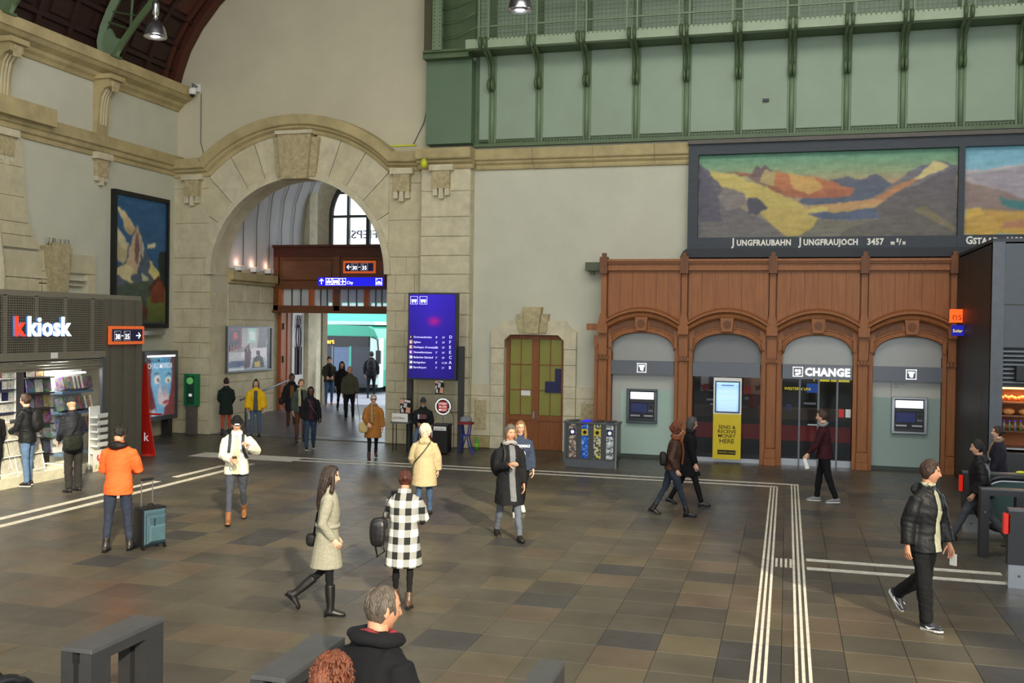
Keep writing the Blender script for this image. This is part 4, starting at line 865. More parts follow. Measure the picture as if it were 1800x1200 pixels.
tag(MB().box(-.95, -.72, 26.9, 26.93, 1.28, 1.6).build('red_card', mat('dull_red2', (170, 60, 56))), 'small red card standing on the office counter', 'card')
tag(MB().box(-.2, 1.6, 27.9, 27.95, 2.1, 2.18).build('led_strip', mat('yellow_glow', (240, 220, 40), emit=(240, 220, 40), es=1.0, var=0)), 'thin yellow lit strip at the back of the CHANGE office', 'sign')
t = thing('yellow_lightbox', 'bright yellow lightbox high in the CHANGE office', 'sign', (.7, 27.6, 1.98)); MB().box(0, .9, 0, .05, 0, .2).build('box', mat('yellow_glow2', (240, 224, 60), emit=(240, 224, 50), es=.8, var=0), t); MB().box(.02, .1, -.01, 0, 0, .3).build('box_divider', black, t); MB().box(.4, .43, -.01, 0, 0, .2).build('box_divider', black, t)
t = thing('info_screen', 'small blue monitor in the CHANGE office', 'monitor', (.5, 27.5, 1.66)); MB().box(0, .34, 0, .04, 0, .28).build('frame', black, t); MB().box(.02, .32, -.01, 0, .02, .26).build('screen', mat('blue_glow', (50, 90, 170), emit=(40, 90, 180), es=.6, var=0), t)
text('office_text', 'WESTERN UNI', .1, (-.05, 27.3, 1.75), mat('yellow_glow2', (240, 224, 60)), None, ext=.003, bold=.002); tag(bpy.data.objects['office_text'], 'small yellow lettering seen inside the CHANGE office', 'lettering')
l = bpy.data.lights.new('office_light', 'AREA'); l.size = 2; l.energy = 14; lo = bpy.data.objects.new('office_light', l); C.objects.link(lo); lo.location = (-.3, 27, 3.1)
# glazing
t = thing('shop_glazing', 'shop window glass of the bay with the yellow terminal', 'window', (-1.44, 25.5, 0)); MB().box(-.83, .83, 0, .012, .1, 2.2).build('glass_pane', glass, t); MB().box(-.83, .83, -.04, .05, 0, .1).build('sill', steel, t)
t = thing('office_doors', 'framed glass doors of the CHANGE office', 'door', (.72, 25.5, 0))
for a, b_ in ((-.82, -.42), (-.38, .03), (.06, .46), (.5, .82)): MB().box(a, b_, 0, .012, .06, 2.2).build('glass_pane', glass, t)
for a in (-.4, .045, .48): MB().box(a-.022, a+.022, -.04, .04, 0, 2.2).build('door_stile', mgrey, t)
MB().box(-.82, .82, -.03, .04, 0, .16).build('bottom_rail', steel, t); MB().box(-.2, .03, -.05, -.03, 1.0, 1.03).build('door_bar', steel, t)
for x, z, w, h, m_ in ((-.72, 1.36, .13, .14, navy), (.52, 1.22, .12, .2, redm), (.68, 1.22, .12, .2, whitep)): MB().box(x, x+w, -.008, -.002, z, z+h).build('sticker', m_, t)
# yellow terminal
t = thing('money_transfer_terminal', 'tall white and yellow terminal with lit screen, SEND & RECEIVE MONEY HERE', 'terminal', (-1.4, 25.28, .1))
MB().box(-.34, .34, -.1, .1, 0, 1.12).build('yellow_panel', yellowm, t); MB().box(-.34, .34, -.1, .1, 1.12, 2.02).build('white_housing', whitep, t)
MB().box(-.3, .3, -.12, -.1, 1.16, 1.94).build('screen_bezel', dgrey, t)
def scrfn(u, v):
    c = np.zeros((len(u), 3)); c[:] = (120, 160, 225); c += (np.sin(v*math.pi)[:, None])*30
    row = (np.mod(v*18, 1) < .28) & (v < .9) & (u > .06) & (u < .94); c[row] = (178, 202, 240); c[(v > .93)] = (150, 190, 245); c[(v > .88) & (v < .91) & (u > .2) & (u < .8)] = (40, 50, 70); return c
canvas('lit_screen', .54, .72, 20, 72, scrfn, cmat('lit_print', .3, .9), t, (-.27, -.125, 1.19))
bl = mat('black_print', (24, 22, 16), var=0)
for s, z, sz in (('SEND &', .76, .12), ('RECEIVE', .65, .12), ('MONEY', .54, .12), ('HERE', .4, .155)): text('panel_text', s, sz, (0, -.103, z), bl, t, ext=.001, bold=.0015, align='CENTER')
MB().box(-.22, .22, -.104, -.1, .12, .23).build('logo_plate', bl, t); text('logo_text', 'WESTERN UNION', .05, (0, -.106, .155), yellowm, t, ext=.001, align='CENTER')
# ---------------------------------------------------------------- long paintings in timber frame
pf = thing('picture_frame', 'long blue-grey timber frame holding the two mountain paintings', 'picture frame', (-2.5, 25.7, 5.2))
def PF(mb, n, m=frameg, **k): mb.xf(Matrix.Translation((2.5, -25.7, -5.2))); return mb.build(n, m, pf, **k)
PF(MB().box(-2.5, 9, 25.68, 25.95, 7.74, 8.0), 'top_rail'); PF(MB().box(-2.52, 9, 25.6, 25.97, 8.0, 8.1), 'top_cap', mat('frame_cap', (92, 88, 80), .6))
PF(MB().box(-2.5, -2.25, 25.68, 25.95, 5.34, 7.74), 'side_rail'); PF(MB().box(3.86, 4.0, 25.68, 25.95, 5.34, 7.74), 'divider'); PF(MB().box(-2.25, 3.86, 25.69, 25.95, 5.34, 5.64), 'caption_rail'); PF(MB().box(4.0, 9, 25.69, 25.95, 5.34, 5.64), 'caption_rail')
PF(MB().prism([(-2.66, 5.12), (9, 5.12), (9, 5.34), (-2.5, 5.34), (-2.58, 5.28)], 25.45, 25.95), 'bottom_cornice', mat('frame_dark', (38, 42, 48), .6))
cream_t = mat('caption_white', (222, 220, 208), var=0, emit=(222, 220, 208), es=.1)
def capt(s, x, sz, z=5.43): text('caption', s, sz*1.06, (x+2.5, -.03, z-5.2), cream_t, pf, ext=.006, bold=.008, sx=.84)
for s, x, sz in (('J', -1.38, .25), ('UNGFRAUBAHN', -1.27, .19), ('J', .24, .25), ('UNGFRAUJOCH', .34, .19), ('3457', 1.83, .2), ('m', 2.37, .13), ('S', 2.5, .11), ('/', 2.56, .17), ('M', 2.64, .09), ('G', 4.04, .24), ('STAAD', 4.2, .19), ('1100', 4.9, .2), ('m', 5.33, .13)): capt(s, x, sz, 5.49 if s == 'S' else 5.43)
jp = [([(0, .9), (.05, .8), (.12, .5), (.2, .3), (.3, .16), (.42, 0), (0, 0)], ((86, 82, 96), (100, 96, 92))),
 ([(.04, .82), (.1, .79), (.17, .74), (.2, .68), (.27, .62), (.33, .52), (.38, .44), (.43, .36), (.5, .22), (.62, .17), (.56, .12), (.48, .04), (.36, .0), (.26, .26), (.2, .46), (.14, .58), (.09, .62), (.05, .76)], ((190, 172, 96), (170, 148, 76))),
 ([(.1, .79), (.18, .75), (.24, .7), (.3, .56), (.4, .44), (.38, .5), (.3, .64), (.2, .78)], (140, 84, 60)),
 ([(.2, .72), (.24, .86), (.255, .82), (.27, .87), (.3, .8), (.31, .66), (.27, .6)], ((96, 78, 84), (120, 100, 84))),
 ([(.27, .82), (.31, .78), (.31, .6), (.25, .66)], (170, 150, 100)),
 ([(.31, .8), (.37, .74), (.44, .72), (.52, .66), (.58, .64), (.62, .56), (.6, .48), (.5, .44), (.42, .46), (.36, .5), (.31, .62)], ((186, 118, 72), (150, 84, 60))),
 ([(.36, .76), (.46, .7), (.5, .58), (.44, .5), (.38, .58)], (192, 150, 84)),
 ([(.52, .66), (.58, .7), (.64, .66), (.7, .73), (.74, .66), (.76, .6), (.7, .46), (.6, .4), (.46, .38), (.4, .4), (.42, .46), (.52, .46), (.6, .48), (.62, .56)], ((82, 84, 100), (74, 84, 104))),
 ([(.76, .6), (.82, .74), (.86, .8), (.92, .86), (.98, .82), (1, .8), (1, .66), (.9, .66), (.8, .5), (.7, .36), (.66, .4)], ((90, 92, 116), (140, 116, 92))),
 ([(.86, .72), (.91, .86), (.97, .8), (.92, .72), (.84, .64)], (196, 180, 120)), ([(.8, .62), (.86, .66), (.8, .54), (.72, .42), (.7, .46)], (170, 116, 76)),
 ([(.42, .36), (.56, .4), (.7, .44), (.76, .4), (.7, .33), (.54, .28), (.46, .3)], ((190, 138, 96), (168, 140, 84))), ([(.43, .33), (.5, .36), (.52, .3), (.47, .29)], (190, 176, 100)),
 ([(.44, .28), (.6, .3), (.72, .36), (.72, .2), (.5, .2)], (74, 84, 108)),
 ([(.48, .2), (.72, .18), (.76, .0), (.4, 0), (.46, .12)], ((104, 100, 84), (108, 104, 92))),
 ([(1, .78), (.94, .72), (.86, .6), (.8, .54), (.74, .44), (.7, .34), (.72, .2), (.6, .1), (.55, 0), (1, 0)], ((88, 82, 92), (92, 86, 78))),
 ([(.88, .35), (1, .1), (1, .04), (.84, .3)], (112, 102, 76)), ([(.0, .9), (.0, .2), (.1, .2), (.07, .6)], (78, 74, 88)), ([(.1, .62), (.18, .55), (.2, .4), (.12, .32), (.08, .5)], (118, 110, 106)), ([(.2, .48), (.24, .48), (.28, .36), (.24, .26), (.2, .3)], (66, 66, 78))]
sky = grad((0, (96, 100, 100)), (.62, (176, 142, 108)), (.78, (128, 150, 112)), (1, (84, 140, 112)))
paint_m = cmat('painted_canvas', .45)
t = thing('mountain_painting', 'wide painting of a glacier between orange and violet peaks, captioned 3457 m', 'painting', (-2.25, 25.84, 5.64)); canvas('painted_canvas', 6.11, 2.1, 330, 120, painter(sky, jp, .022, 12, 12, 2.9), paint_m, t, blur=2, mute=.12)
gp = [([(0, .72), (.3, .78), (.6, .9), (1.0, 1), (1, .4), (0, .4)], ((200, 196, 190), (150, 136, 140))), ([(.0, .68), (.25, .74), (.55, .86), (.95, .92), (.95, .7), (.7, .5), (.4, .36), (.2, .5)], (150, 142, 152)),
 ([(0, .62), (.2, .5), (.4, .36), (.3, .24), (0, .24)], (132, 112, 106)), ([(.2, .42), (.4, .34), (.7, .54), (1, .64), (1, .5), (.6, .3), (.35, .26), (.22, .32)], (52, 110, 112)),
 ([(0, .28), (.3, .26), (.7, .3), (1, .4), (1, 0), (0, 0)], ((176, 136, 72), (186, 146, 60))), ([(.2, .06), (.35, .08), (.34, .18), (.22, .16)], (168, 116, 84)), ([(.5, .12), (.75, .14), (.74, .22), (.5, .2)], (120, 92, 70)), ([(0, .2), (.12, .22), (.1, .3), (0, .3)], (196, 160, 70))]
t = thing('village_painting', 'painting of a snowy mountain over a golden village at the right edge', 'painting', (4.0, 25.84, 5.66)); canvas('painted_canvas', 5, 2.1, 170, 90, painter(grad((0, (150, 180, 190)), (1, (110, 168, 190))), [([(x*.8, y) for x, y in P], c) for P, c in gp], .03, 12, 12, 1.5), paint_m, t, blur=2, mute=.12)
# portrait mountain painting on the left wall
mp = [([(0, .62), (.1, .66), (.3, .62), (.28, .5), (.14, .46), (0, .5)], (170, 160, 120)), ([(.02, .9), (.16, .88), (.3, .82), (.36, .74), (.3, .68), (.2, .72), (.1, .82)], ((216, 200, 150), (176, 150, 110))), ([(.0, .74), (.12, .7), (.24, .62), (.2, .58), (.05, .64)], (196, 186, 150)),
 ([(.6, .64), (.76, .66), (.74, .62), (.62, .6)], (200, 190, 150)),
 ([(.42, .78), (.5, .72), (.56, .6), (.7, .48), (.9, .4), (1, .34), (1, 0), (0, 0), (0, .42), (.2, .48), (.3, .66)], ((76, 88, 116), (70, 80, 84))),
 ([(.4, .78), (.34, .7), (.28, .58), (.2, .46), (.3, .36), (.44, .4), (.5, .56), (.5, .7)], ((178, 150, 126), (190, 170, 130))), ([(.42, .72), (.46, .6), (.44, .46), (.36, .5), (.36, .64)], (110, 84, 84)), ([(.5, .7), (.56, .6), (.52, .5)], (186, 180, 170)),
 ([(0, .42), (.2, .46), (.36, .44), (.3, .34), (.44, .3), (.3, .28), (.2, .34), (0, .38)], (206, 190, 140)), ([(.64, .5), (.8, .44), (.96, .36), (.92, .3), (.7, .38)], (204, 190, 120)), ([(.52, .42), (.62, .38), (.66, .3), (.54, .32)], (186, 184, 150)),
 ([(0, .3), (.2, .3), (.4, .32), (.6, .34), (.8, .3), (1, .3), (1, 0), (0, 0)], ((70, 84, 62), (44, 56, 62))), ([(.8, .5), (.86, .6), (.98, .6), (1, .56), (1, .3), (.9, .34)], (26, 36, 32)),
 ([(.6, .22), (1, .3), (1, .02), (.5, .03), (.6, .14)], ((110, 116, 50), (72, 84, 40))), ([(.24, .1), (.44, .2), (.66, .12), (.6, .04), (.3, .02)], ((110, 50, 34), (60, 34, 30))), ([(.66, .3), (.84, .38), (.98, .3), (.96, .16), (.7, .18)], ((128, 56, 34), (104, 46, 30))), ([(.62, .28), (.84, .4), (1, .3), (.98, .28), (.84, .36), (.66, .26)], (70, 34, 26))]
t = thing('portrait_painting', 'tall black-framed painting of a jagged peak with chalets, on the left wall', 'painting', (XL+.06, 22.98, 3.12))
canvas('painted_canvas', 2.32, 3.56, 110, 170, painter(grad((0, (40, 80, 120)), (1, (36, 82, 124))), mp, .03, 12, 12, .65), paint_m, t, (.03, .06, .1), R(90), blur=2, mute=.12)
fr = MB(); 
for a, b_, c_, d in ((0, .09, 0, 3.74), (2.36, 2.45, 0, 3.74), (.09, 2.36, 0, .12), (.09, 2.36, 3.62, 3.74)): fr.box(-.06, .09, a, b_, c_, d)
fr.build('frame', black, t); MB().box(0, .14, .1, 2.2, -.2, -.08).build('picture_ledge', steel, t)
# ---------------------------------------------------------------- advertising stand, green box
t = thing('advertising_stand', 'free-standing grey lightbox poster of a blue painted face by the left wall', 'poster', (-17.25, 23.95, 0))
fr = MB()
for a, b_, c_, d in ((0, .1, .5, 2.47), (1.46, 1.56, .5, 2.47), (.1, 1.46, .5, .62), (.1, 1.46, 2.36, 2.47)): fr.box(-.08, .06, a, b_, c_, d)
fr.build('frame', mgrey, t); MB().box(-.3, -.08, 0, 1.5, .5, 2.47).build('housing', black, t)
for q in (.1, 1.2): MB().box(-.2, .0, q, q+.2, 0, .5).build('leg', dgrey, t)
fp = [([(.06, 0), (.3, 0), (.2, .5), (.2, .9), (.0, .9), (0, .2)], (106, 56, 60)), ([(.2, .96), (.82, .96), (.9, .7), (.88, .46), (.8, .28), (.66, .16), (.62, 0), (.34, 0), (.36, .14), (.26, .34), (.16, .58)], ((116, 176, 206), (110, 160, 196))),
 ([(.5, .56), (.58, .36), (.8, .34), (.84, .22), (.66, .14), (.44, .2), (.4, .34)], ((188, 176, 184), (196, 188, 190))), ([(.58, .22), (.72, .26), (.8, .24), (.7, .19), (.6, .19)], (156, 40, 60)), ([(.6, .3), (.68, .56), (.74, .34)], (176, 150, 160)),
 ([(.28, .6), (.34, .66), (.46, .66), (.52, .58), (.44, .52), (.32, .53)], (226, 214, 206)), ([(.66, .58), (.72, .64), (.84, .64), (.88, .57), (.8, .53), (.7, .53)], (226, 214, 206)), ([(.38, .61), (.44, .62), (.46, .56), (.4, .55)], (40, 50, 70)), ([(.74, .6), (.8, .6), (.8, .55), (.75, .55)], (40, 50, 70)),
 ([(.24, .64), (.34, .71), (.5, .68), (.36, .69)], (50, 40, 50)), ([(.66, .64), (.78, .7), (.9, .66), (.78, .68)], (50, 40, 50)), ([(.9, .5), (1, .7), (1, 0), (.7, 0)], (112, 60, 60)), ([(.2, .76), (.8, .76), (.86, .96), (.16, .96)], (96, 164, 200)), ([(0, 0), (.16, 0), (.16, .12), (0, .1)], (196, 200, 206)), ([(.2, 0), (.34, 0), (.34, .12), (.2, .1)], (170, 176, 190))]
canvas('poster_print', 1.36, 1.74, 60, 90, painter(grad((0, (112, 62, 62)), (1, (88, 66, 70))), fp, .015, 8, 8, .8), cmat('backlit_print', .12, .3), t, (.02, .1, .62), R(90), blur=4, mute=.0)
text('poster_text', 'ICH ALS MENSCH', .205, (.035, .13, 1.98), white, t, (90, 0, 90), .002, .003, sx=.72); text('poster_text', 'MIRIAM CAHN', .2, (.035, .2, 2.15), mat('pale_blue_print', (150, 190, 215), var=0), t, (90, 0, 90), .002, .003, sx=.78)
MB().box(.02, .05, .12, 1.44, 2.3, 2.35).build('light_strip', whitel, t)
gm = mat('emergency_green', (18, 120, 66), .4, var=.04)
t = thing('defibrillator_box', 'green wall-mounted emergency box on a grey post beside the arch', 'box', (-16.9, 25.72, 0)); MB().box(-.22, .22, 0, .16, .84, 1.78).build('cabinet', gm, t); MB().box(-.12, .12, -.02, 0, .9, 1.72).build('recess', mat('dark_green_recess', (20, 66, 46), .5), t)
MB().lathe([(0, -.06), (.1, -.05), (.11, 0), (0, 0)], (0, -.01, 1.58), 14, 'y').build('alarm_dome', mat('light_green_dome', (120, 196, 110), .3, emit=(120, 196, 110), es=.15), t); MB().box(-.04, .06, -.03, -.02, 1.12, 1.2).build('heart_sticker', white, t); MB().box(-.16, .16, .02, .14, 0, .84).build('post', mat('brown_grey_post', (112, 104, 96), .5, .3), t)
# ---------------------------------------------------------------- timetable display
t = thing('timetable_display', 'tall grey-framed display with glowing blue departure board before the pilaster', 'display', (-9.6, 24.6, 0)); dbl = mat('display_blue', (44, 28, 190), .3, var=0, emit=(44, 26, 200), es=.62)
for a in (-.06, 1.36): MB().box(a, a+.13, .0, .16, 0, 2.78).build('post', dgrey, t)
MB().box(-.0, 1.34, -.12, .1, 1.88, 4.16).build('housing', dgrey, t); canvas('screen', 1.27, 2.19, 24, 40, lambda u, v: np.array([44, 30, 150.])*(.82+.3*(1-abs(u-.5)))[:, None]*(.8+.35*v)[:, None]+np.array([120, -10, -30.])*np.exp(-((u-.55)/.13)**2-((v-.68)/.05)**2)[:, None], cmat('display_print', .25, .42), t, (.03, -.13, 1.93))
lilac = mat('screen_white', (190, 190, 235), var=0, emit=(200, 200, 245), es=.9)
g = MB()
for x, s in ((.06, .21), (.32, .21)):
    z = 3.86; e = .01; g.box(x, x+s, -.136, -.13, z, z+e); g.box(x, x+s, -.136, -.13, z+s-e, z+s); g.box(x, x+e, -.136, -.13, z, z+s); g.box(x+s-e, x+s, -.136, -.13, z, z+s); g.box(x+.03, x+s-.03, -.136, -.13, z+.06, z+.13); g.box(x+.05, x+.08, -.136, -.13, z+.03, z+.06); g.box(x+.13, x+.16, -.136, -.13, z+.03, z+.06)
g.build('pictograms', lilac, t)
rows = [('1', 'Dreirosenbrücke', "8'", "14'", 'D'), ('2', 'Eglisee', "2'", "10'", 'F'), ('2', 'Binningen, Kronenplatz', "2'", "10'", 'E'), ('8', 'Neuweilerstrasse', "3'", "10'", 'E'), ('30', 'Badischer Bahnhof', "3'", "10'", 'C'), ('48', 'Bachgraben', "8'", '11.39', 'A'), ('50', 'EuroAirport', "3'", "11'", 'B')]
for i, (n_, d_, a_, b_, c_) in enumerate(rows):
    z = 2.98-i*.132
    for s, x, sz in ((d_, .17, .07), (a_, .78, .07), (b_, .95, .065), (c_, 1.15, .11)): text('row_text', s, sz, (x, -.133, z), lilac, t, ext=.001, bold=.001)
    MB().box(.05, .135, -.136, -.13, z-.02, z+.075).build('line_badge', mat('badge%d' % i, [(70, 34, 50), (190, 150, 110), (190, 150, 110), (170, 90, 210), (150, 150, 160), (130, 130, 140), (120, 120, 130)][i], var=0, emit=[(70, 34, 50), (190, 150, 110), (190, 150, 110), (170, 90, 210), (150, 150, 160), (130, 130, 140), (120, 120, 130)][i], es=.4), t); text('badge_text', n_, .07, (.07, -.138, z-.002), whitel, t, ext=.001)
fl_ = [([(0, 0), (1, 0), (1, 1), (0, 1)], (24, 20, 22)), ([(.0, .7), (.3, .66), (.36, .92), (.1, 1), (0, .9)], (214, 160, 140)), ([(.3, .4), (.6, .4), (.64, .7), (.36, .74)], (190, 196, 200)), ([(.5, .1), (.92, .06), (.96, .4), (.6, .46)], (214, 156, 130)), ([(.1, .1), (.34, .1), (.3, .3), (.1, .3)], (210, 205, 200)), ([(.4, .8), (.95, .72), (.95, .86), (.42, .95)], (216, 212, 208)), ([(.04, .36), (.2, .36), (.2, .56), (.04, .54)], (210, 206, 200))]
def flyer(name, label, x, y, z, w, h): 
    t_ = thing(name, label, 'flyer', (x, y, z)); canvas('print', w, h, 24, 30, painter(grad((0, (24, 20, 22)), (1, (24, 20, 22))), fl_, .02, 10, 5), cmat('paper_print', .6), t_, (0, 0, 0))
flyer('hanging_flyer', 'black flyer with pale portraits hanging under the blue display', -8.83, 24.5, 1.52, .24, .42)
# ---------------------------------------------------------------- recycling station
t = thing('recycling_station', 'grey four-slot recycling station with printed blue, silver and paper stripes', 'recycling bin', (-4.44, 23.4, 0), R(-1.5))
MB().box(-.6, .6, -.2, .22, 0, .18).build('base', mgrey, t); MB().box(-.64, .64, -.2, .26, .18, 1.04).build('body', mat('bin_grey', (92, 92, 92), .35, .6), t); MB().box(-.66, .66, -.24, .28, 1.04, 1.08).build('lid', mgrey, t)
MB().box(.6, .63, -.22, -.19, .0, 1.02).build('edge_strip', steel, t); MB().box(-.64, -.6, -.22, -.19, .1, 1.02).build('edge_strip', mgrey, t)
def stripe(c1, c2, c3, ws):
    def fn(u, v):
        n_ = fbm(u*4+ws, v*22, ws, 3); n2_ = vnoise(u*6, v*30, ws+2); c = np.where((n_ > .5)[:, None], c1, c2).astype(float); c[n2_ > .74] = c3; return c
    return fn
for k, (a, b_, c_) in enumerate((((190, 186, 178), (92, 88, 84), (176, 130, 96)), ((40, 110, 214), (24, 70, 176), (150, 190, 240)), ((206, 206, 190), (70, 70, 52), (220, 214, 60)), ((196, 206, 206), (104, 112, 116), (240, 240, 240)))):
    x = -.52+k*.3; canvas('printed_stripe', .17, .8, 14, 56, stripe(a, b_, c_, k*3+1), cmat('paper_print', .6), t, (x, -.212, .22)); MB().box(x-.0, x+.17, -.26, .2, 1.08, 1.1).build('slot_flap', dgrey if k != 1 else blues, t)
    MB().box(x+.01, x+.16, -.222, -.213, .76, .91).build('sorting_symbol', yellowm if k in (1, 2) else navy, t); MB().lathe([(0, -.006), (.045, -.006), (.045, 0), (0, 0)], (x+.085, -.222, .835), 10, 'y').build('symbol_disc', bl if k in (1, 2) else white, t)
# ---------------------------------------------------------------- kiosk at the left
XK = -14.9
meshm = mat('perforated_metal', (128, 122, 106), .5, .1, var=.06); meshd = mat('perforated_metal_dark', (98, 94, 82), .5, .1, var=.08)
kx = thing('kiosk', 'dark perforated-metal newspaper kiosk with open front and shutter at the left edge', 'kiosk', (XK, 16, 0))
def K(mb, n, m=meshd, par=None, **k): mb.xf(Matrix.Translation((-XK, -16, 0))); return mb.build(n, m, par or kx, **k)
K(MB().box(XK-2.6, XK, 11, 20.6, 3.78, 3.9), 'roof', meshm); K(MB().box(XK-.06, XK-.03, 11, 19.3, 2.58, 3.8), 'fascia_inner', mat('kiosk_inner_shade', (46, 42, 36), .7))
for y in [12+.86*k for k in range(10)]: K(MB().box(XK-.03, XK+.0, y-.05, y+.05, 2.56, 3.8), 'fascia_post', meshm)
g = MB()
for k in range(176):        # expanded metal strands
    y = 11.2+k*.05
    g.box(XK+.0, XK+.008, y, y+.012, 2.62, 3.78)
for k in range(24): z = 2.62+k*.049; g.box(XK+.002, XK+.01, 11.2, 20, z, z+.014)
tag(K(g, 'expanded_mesh', meshm), kind='stuff')
K(MB().box(XK-.08, XK+.03, 11, 19.3, 2.48, 2.62), 'fascia_lower_rail', meshm)
for k in range(4): K(MB().box(XK-.12, XK-.02+.02*(k % 2), 11, 19.2, 2.24+k*.06, 2.29+k*.06), 'shutter_slat', mat('shutter_slat', (140, 136, 118), .45, .3))
for k in range(6): K(MB().box(XK-.1+.02*(k % 2), XK+.02+.02*(k % 2), 19.24+k*.227, 19.24+(k+1)*.227-.01, 0, 3.8), 'corner_panel', meshd)
K(MB().box(XK-.02, XK+.05, 19.16, 19.24, 0, 2.5), 'jamb', mgrey); K(MB().box(XK-2.6, XK-.1, 20.5, 20.6, 0, 3.8), 'end_wall', meshd)
K(MB().box(XK-2.6, XK-2.5, 11, 20.5, 0, 3.8), 'back_wall', mat('kiosk_back', (120, 118, 112), .8)); K(MB().box(XK-2.5, XK, 11, 19.2, 2.45, 2.5), 'inner_ceiling', whitep)
K(MB().box(XK-2.5, XK+.3, 11, 18.3, 0, .2), 'step_platform', mat('step_cream', (212, 206, 180), .6)); K(MB().box(XK-2.5, XK+.0, 18.3, 19.2, 0, .1), 'step_platform', mat('step_cream', (212, 206, 180), .6))
for k in range(5): K(MB().prism([(17.62+k*.11, .1), (17.68+k*.11, .1), (17.74+k*.11, .18), (17.68+k*.11, .18)], XK+.3, XK+.305, axis='x'), 'warning_stripe', mat('ochre_stripe', (120, 100, 50)))
MB().box(-.001, .001, 0, .01, 0, .01)
K(MB().box(XK+.02, XK+.06, 17.55, 17.72, 2.5, 2.62), 'camera_box', whitep)
for y in (13, 15, 17): 
    l = bpy.data.lights.new('kiosk_light', 'AREA'); l.shape = 'RECTANGLE'; l.size = 1.6; l.size_y = .5; l.energy = 110; l.color = (1, .97, .9); lo = bpy.data.objects.new('kiosk_light', l); C.objects.link(lo); lo.location = (XK-.9, y+1, 2.42)
t = thing('kiosk_lettering', 'illuminated letters k kiosk on the perforated fascia', 'sign', (XK+.03, 16.45, 2.98))
redl = mat('lit_red_letter', (238, 66, 44), emit=(240, 60, 40), es=.8, var=0); sidem = mat('letter_blue_side', (70, 110, 170), emit=(90, 150, 220), es=.4, var=0)
for s, y0, m_ in (('k', 0, redl), ('kiosk', .35, whitel)):
    text('letters_back', s, .56, (.03, y0-.012, 0), sidem, t, (90, 0, 90), .02, .012); text('letters', s, .56, (.06, y0, 0), m_, t, (90, 0, 90), .012, .014)
t = thing('platform_sign', 'orange-framed navy platform sign 30 - 35 with right arrow on the kiosk corner', 'sign', (XK+.08, 19.3, 2.77), R(90)); platform_sign(t, True, 1.24, .42)
t = thing('flag_banner', 'narrow red feather banner behind the kiosk corner', 'banner', (-15.3, 21.35, 0)); MB().prism([(-.26, .0), (.3, .0), (.12, 1.0), (.05, 2.25), (-.06, 2.25), (-.1, 1.0)], -.02, .02).build('cloth', redm, t); text('banner_text', 'k', .3, (-.02, -.03, .35), white, t, ext=.002); MB().box(-.1, .45, -.04, .04, 1.0, 1.04).build('arm', redm, t); MB().tube([(0, 0, 0), (0, 0, 2.3)], .015, 6).build('pole', dgrey, t); MB().lathe([(0, 0), (.28, 0), (.25, .04), (0, .05)], n=14).build('foot', redm, t)
ORD = ['first', 'second', 'third', 'fourth', 'fifth', 'sixth', 'seventh', 'eighth', 'ninth', 'tenth', 'eleventh', 'twelfth', 'thirteenth', 'fourteenth', 'fifteenth', 'sixteenth']
# stock: shelves, magazines, packs
def pmat(name, c):
    m = mat(name, c, .5, var=.5, scale=14); nt = m.node_tree; b = nt.nodes['Principled BSDF']; src = b.inputs['Base Color'].links[0].from_socket
    vo = nt.nodes.new('ShaderNodeTexVoronoi'); vo.inputs['Scale'].default_value = 16; ge = nt.nodes.new('ShaderNodeNewGeometry'); nt.links.new(ge.outputs['Position'], vo.inputs['Vector'])
    mx = nt.nodes.new('ShaderNodeMixRGB'); mx.inputs[0].default_value = .16; nt.links.new(src, mx.inputs[1]); nt.links.new(vo.outputs['Color'], mx.inputs[2]); nt.links.new(mx.outputs[0], b.inputs['Base Color']); return m
cm = [pmat('print_%d' % k, c) for k, c in enumerate([(150, 52, 44), (60, 76, 110), (196, 190, 180), (84, 60, 66), (150, 124, 60), (52, 76, 64), (96, 50, 76), (70, 66, 62), (206, 202, 194), (140, 92, 72)])]
def item(name, label, cat, group, x0, x1, y0, y1, z0, z1, m, loc=None, tilt=0):
    o = MB().box(0, x1-x0, 0, y1-y0, 0, z1-z0).build(name, m); o.location = (x0, y0, z0); o.rotation_euler = (0, R(tilt), 0); return tag(o, label, cat, group)
sh = thing('cigarette_shelf', 'white lit wall shelf with coloured packs at the left of the kiosk', 'shelf', (XK-.9, 14.6, 0)); MB().box(-.3, .0, 0, 3.0, .9, 2.45).build('back_panel', whitep, sh)
for k in range(6): MB().box(0, .16, 0, 2.9, 1.1+k*.24, 1.12+k*.24).build('shelf_board', navy if k % 2 else whitep, sh)
MB().box(0, .2, 2.84, 2.96, .9, 2.45).build('side_post', whitep, sh)
for k in range(6):
    for j in range(16):
        item('cigarette_pack', '%s pack from the left on the %s lowest white kiosk shelf' % (ORD[j], ORD[k]), 'pack', 'packs on the white kiosk shelf', XK-.86, XK-.78, 14.65+j*.175, 14.65+j*.175+.15, 1.125+k*.24, 1.125+k*.24+.17, rnd.choice([cm[0], cm[1], cm[8], cm[8], cm[1], cm[4], navy, cm[5]] if k > 1 else [cm[8], cm[8], cm[5], cm[2]]))
rk = thing('magazine_tower', 'dark rotating magazine tower in the middle of the kiosk', 'magazine rack', (XK-.35, 17.6, 0)); MB().box(-.2, .0, -.38, .38, .25, 2.35).build('core', black, rk)
for k in range(6): MB().box(0, .12, -.38, .38, .42+k*.33, .45+k*.33).build('tray', dgrey, rk)
for k in range(6):
    for j in range(3): item('magazine', '%s magazine from the left in the %s lowest tray of the dark tower' % (ORD[j], ORD[k]), 'magazine', 'magazines on the dark kiosk tower', XK-.32, XK-.3, 17.25+j*.25, 17.25+j*.25+.22, .46+k*.33, .46+k*.33+.27, rnd.choice(cm), tilt=-6)
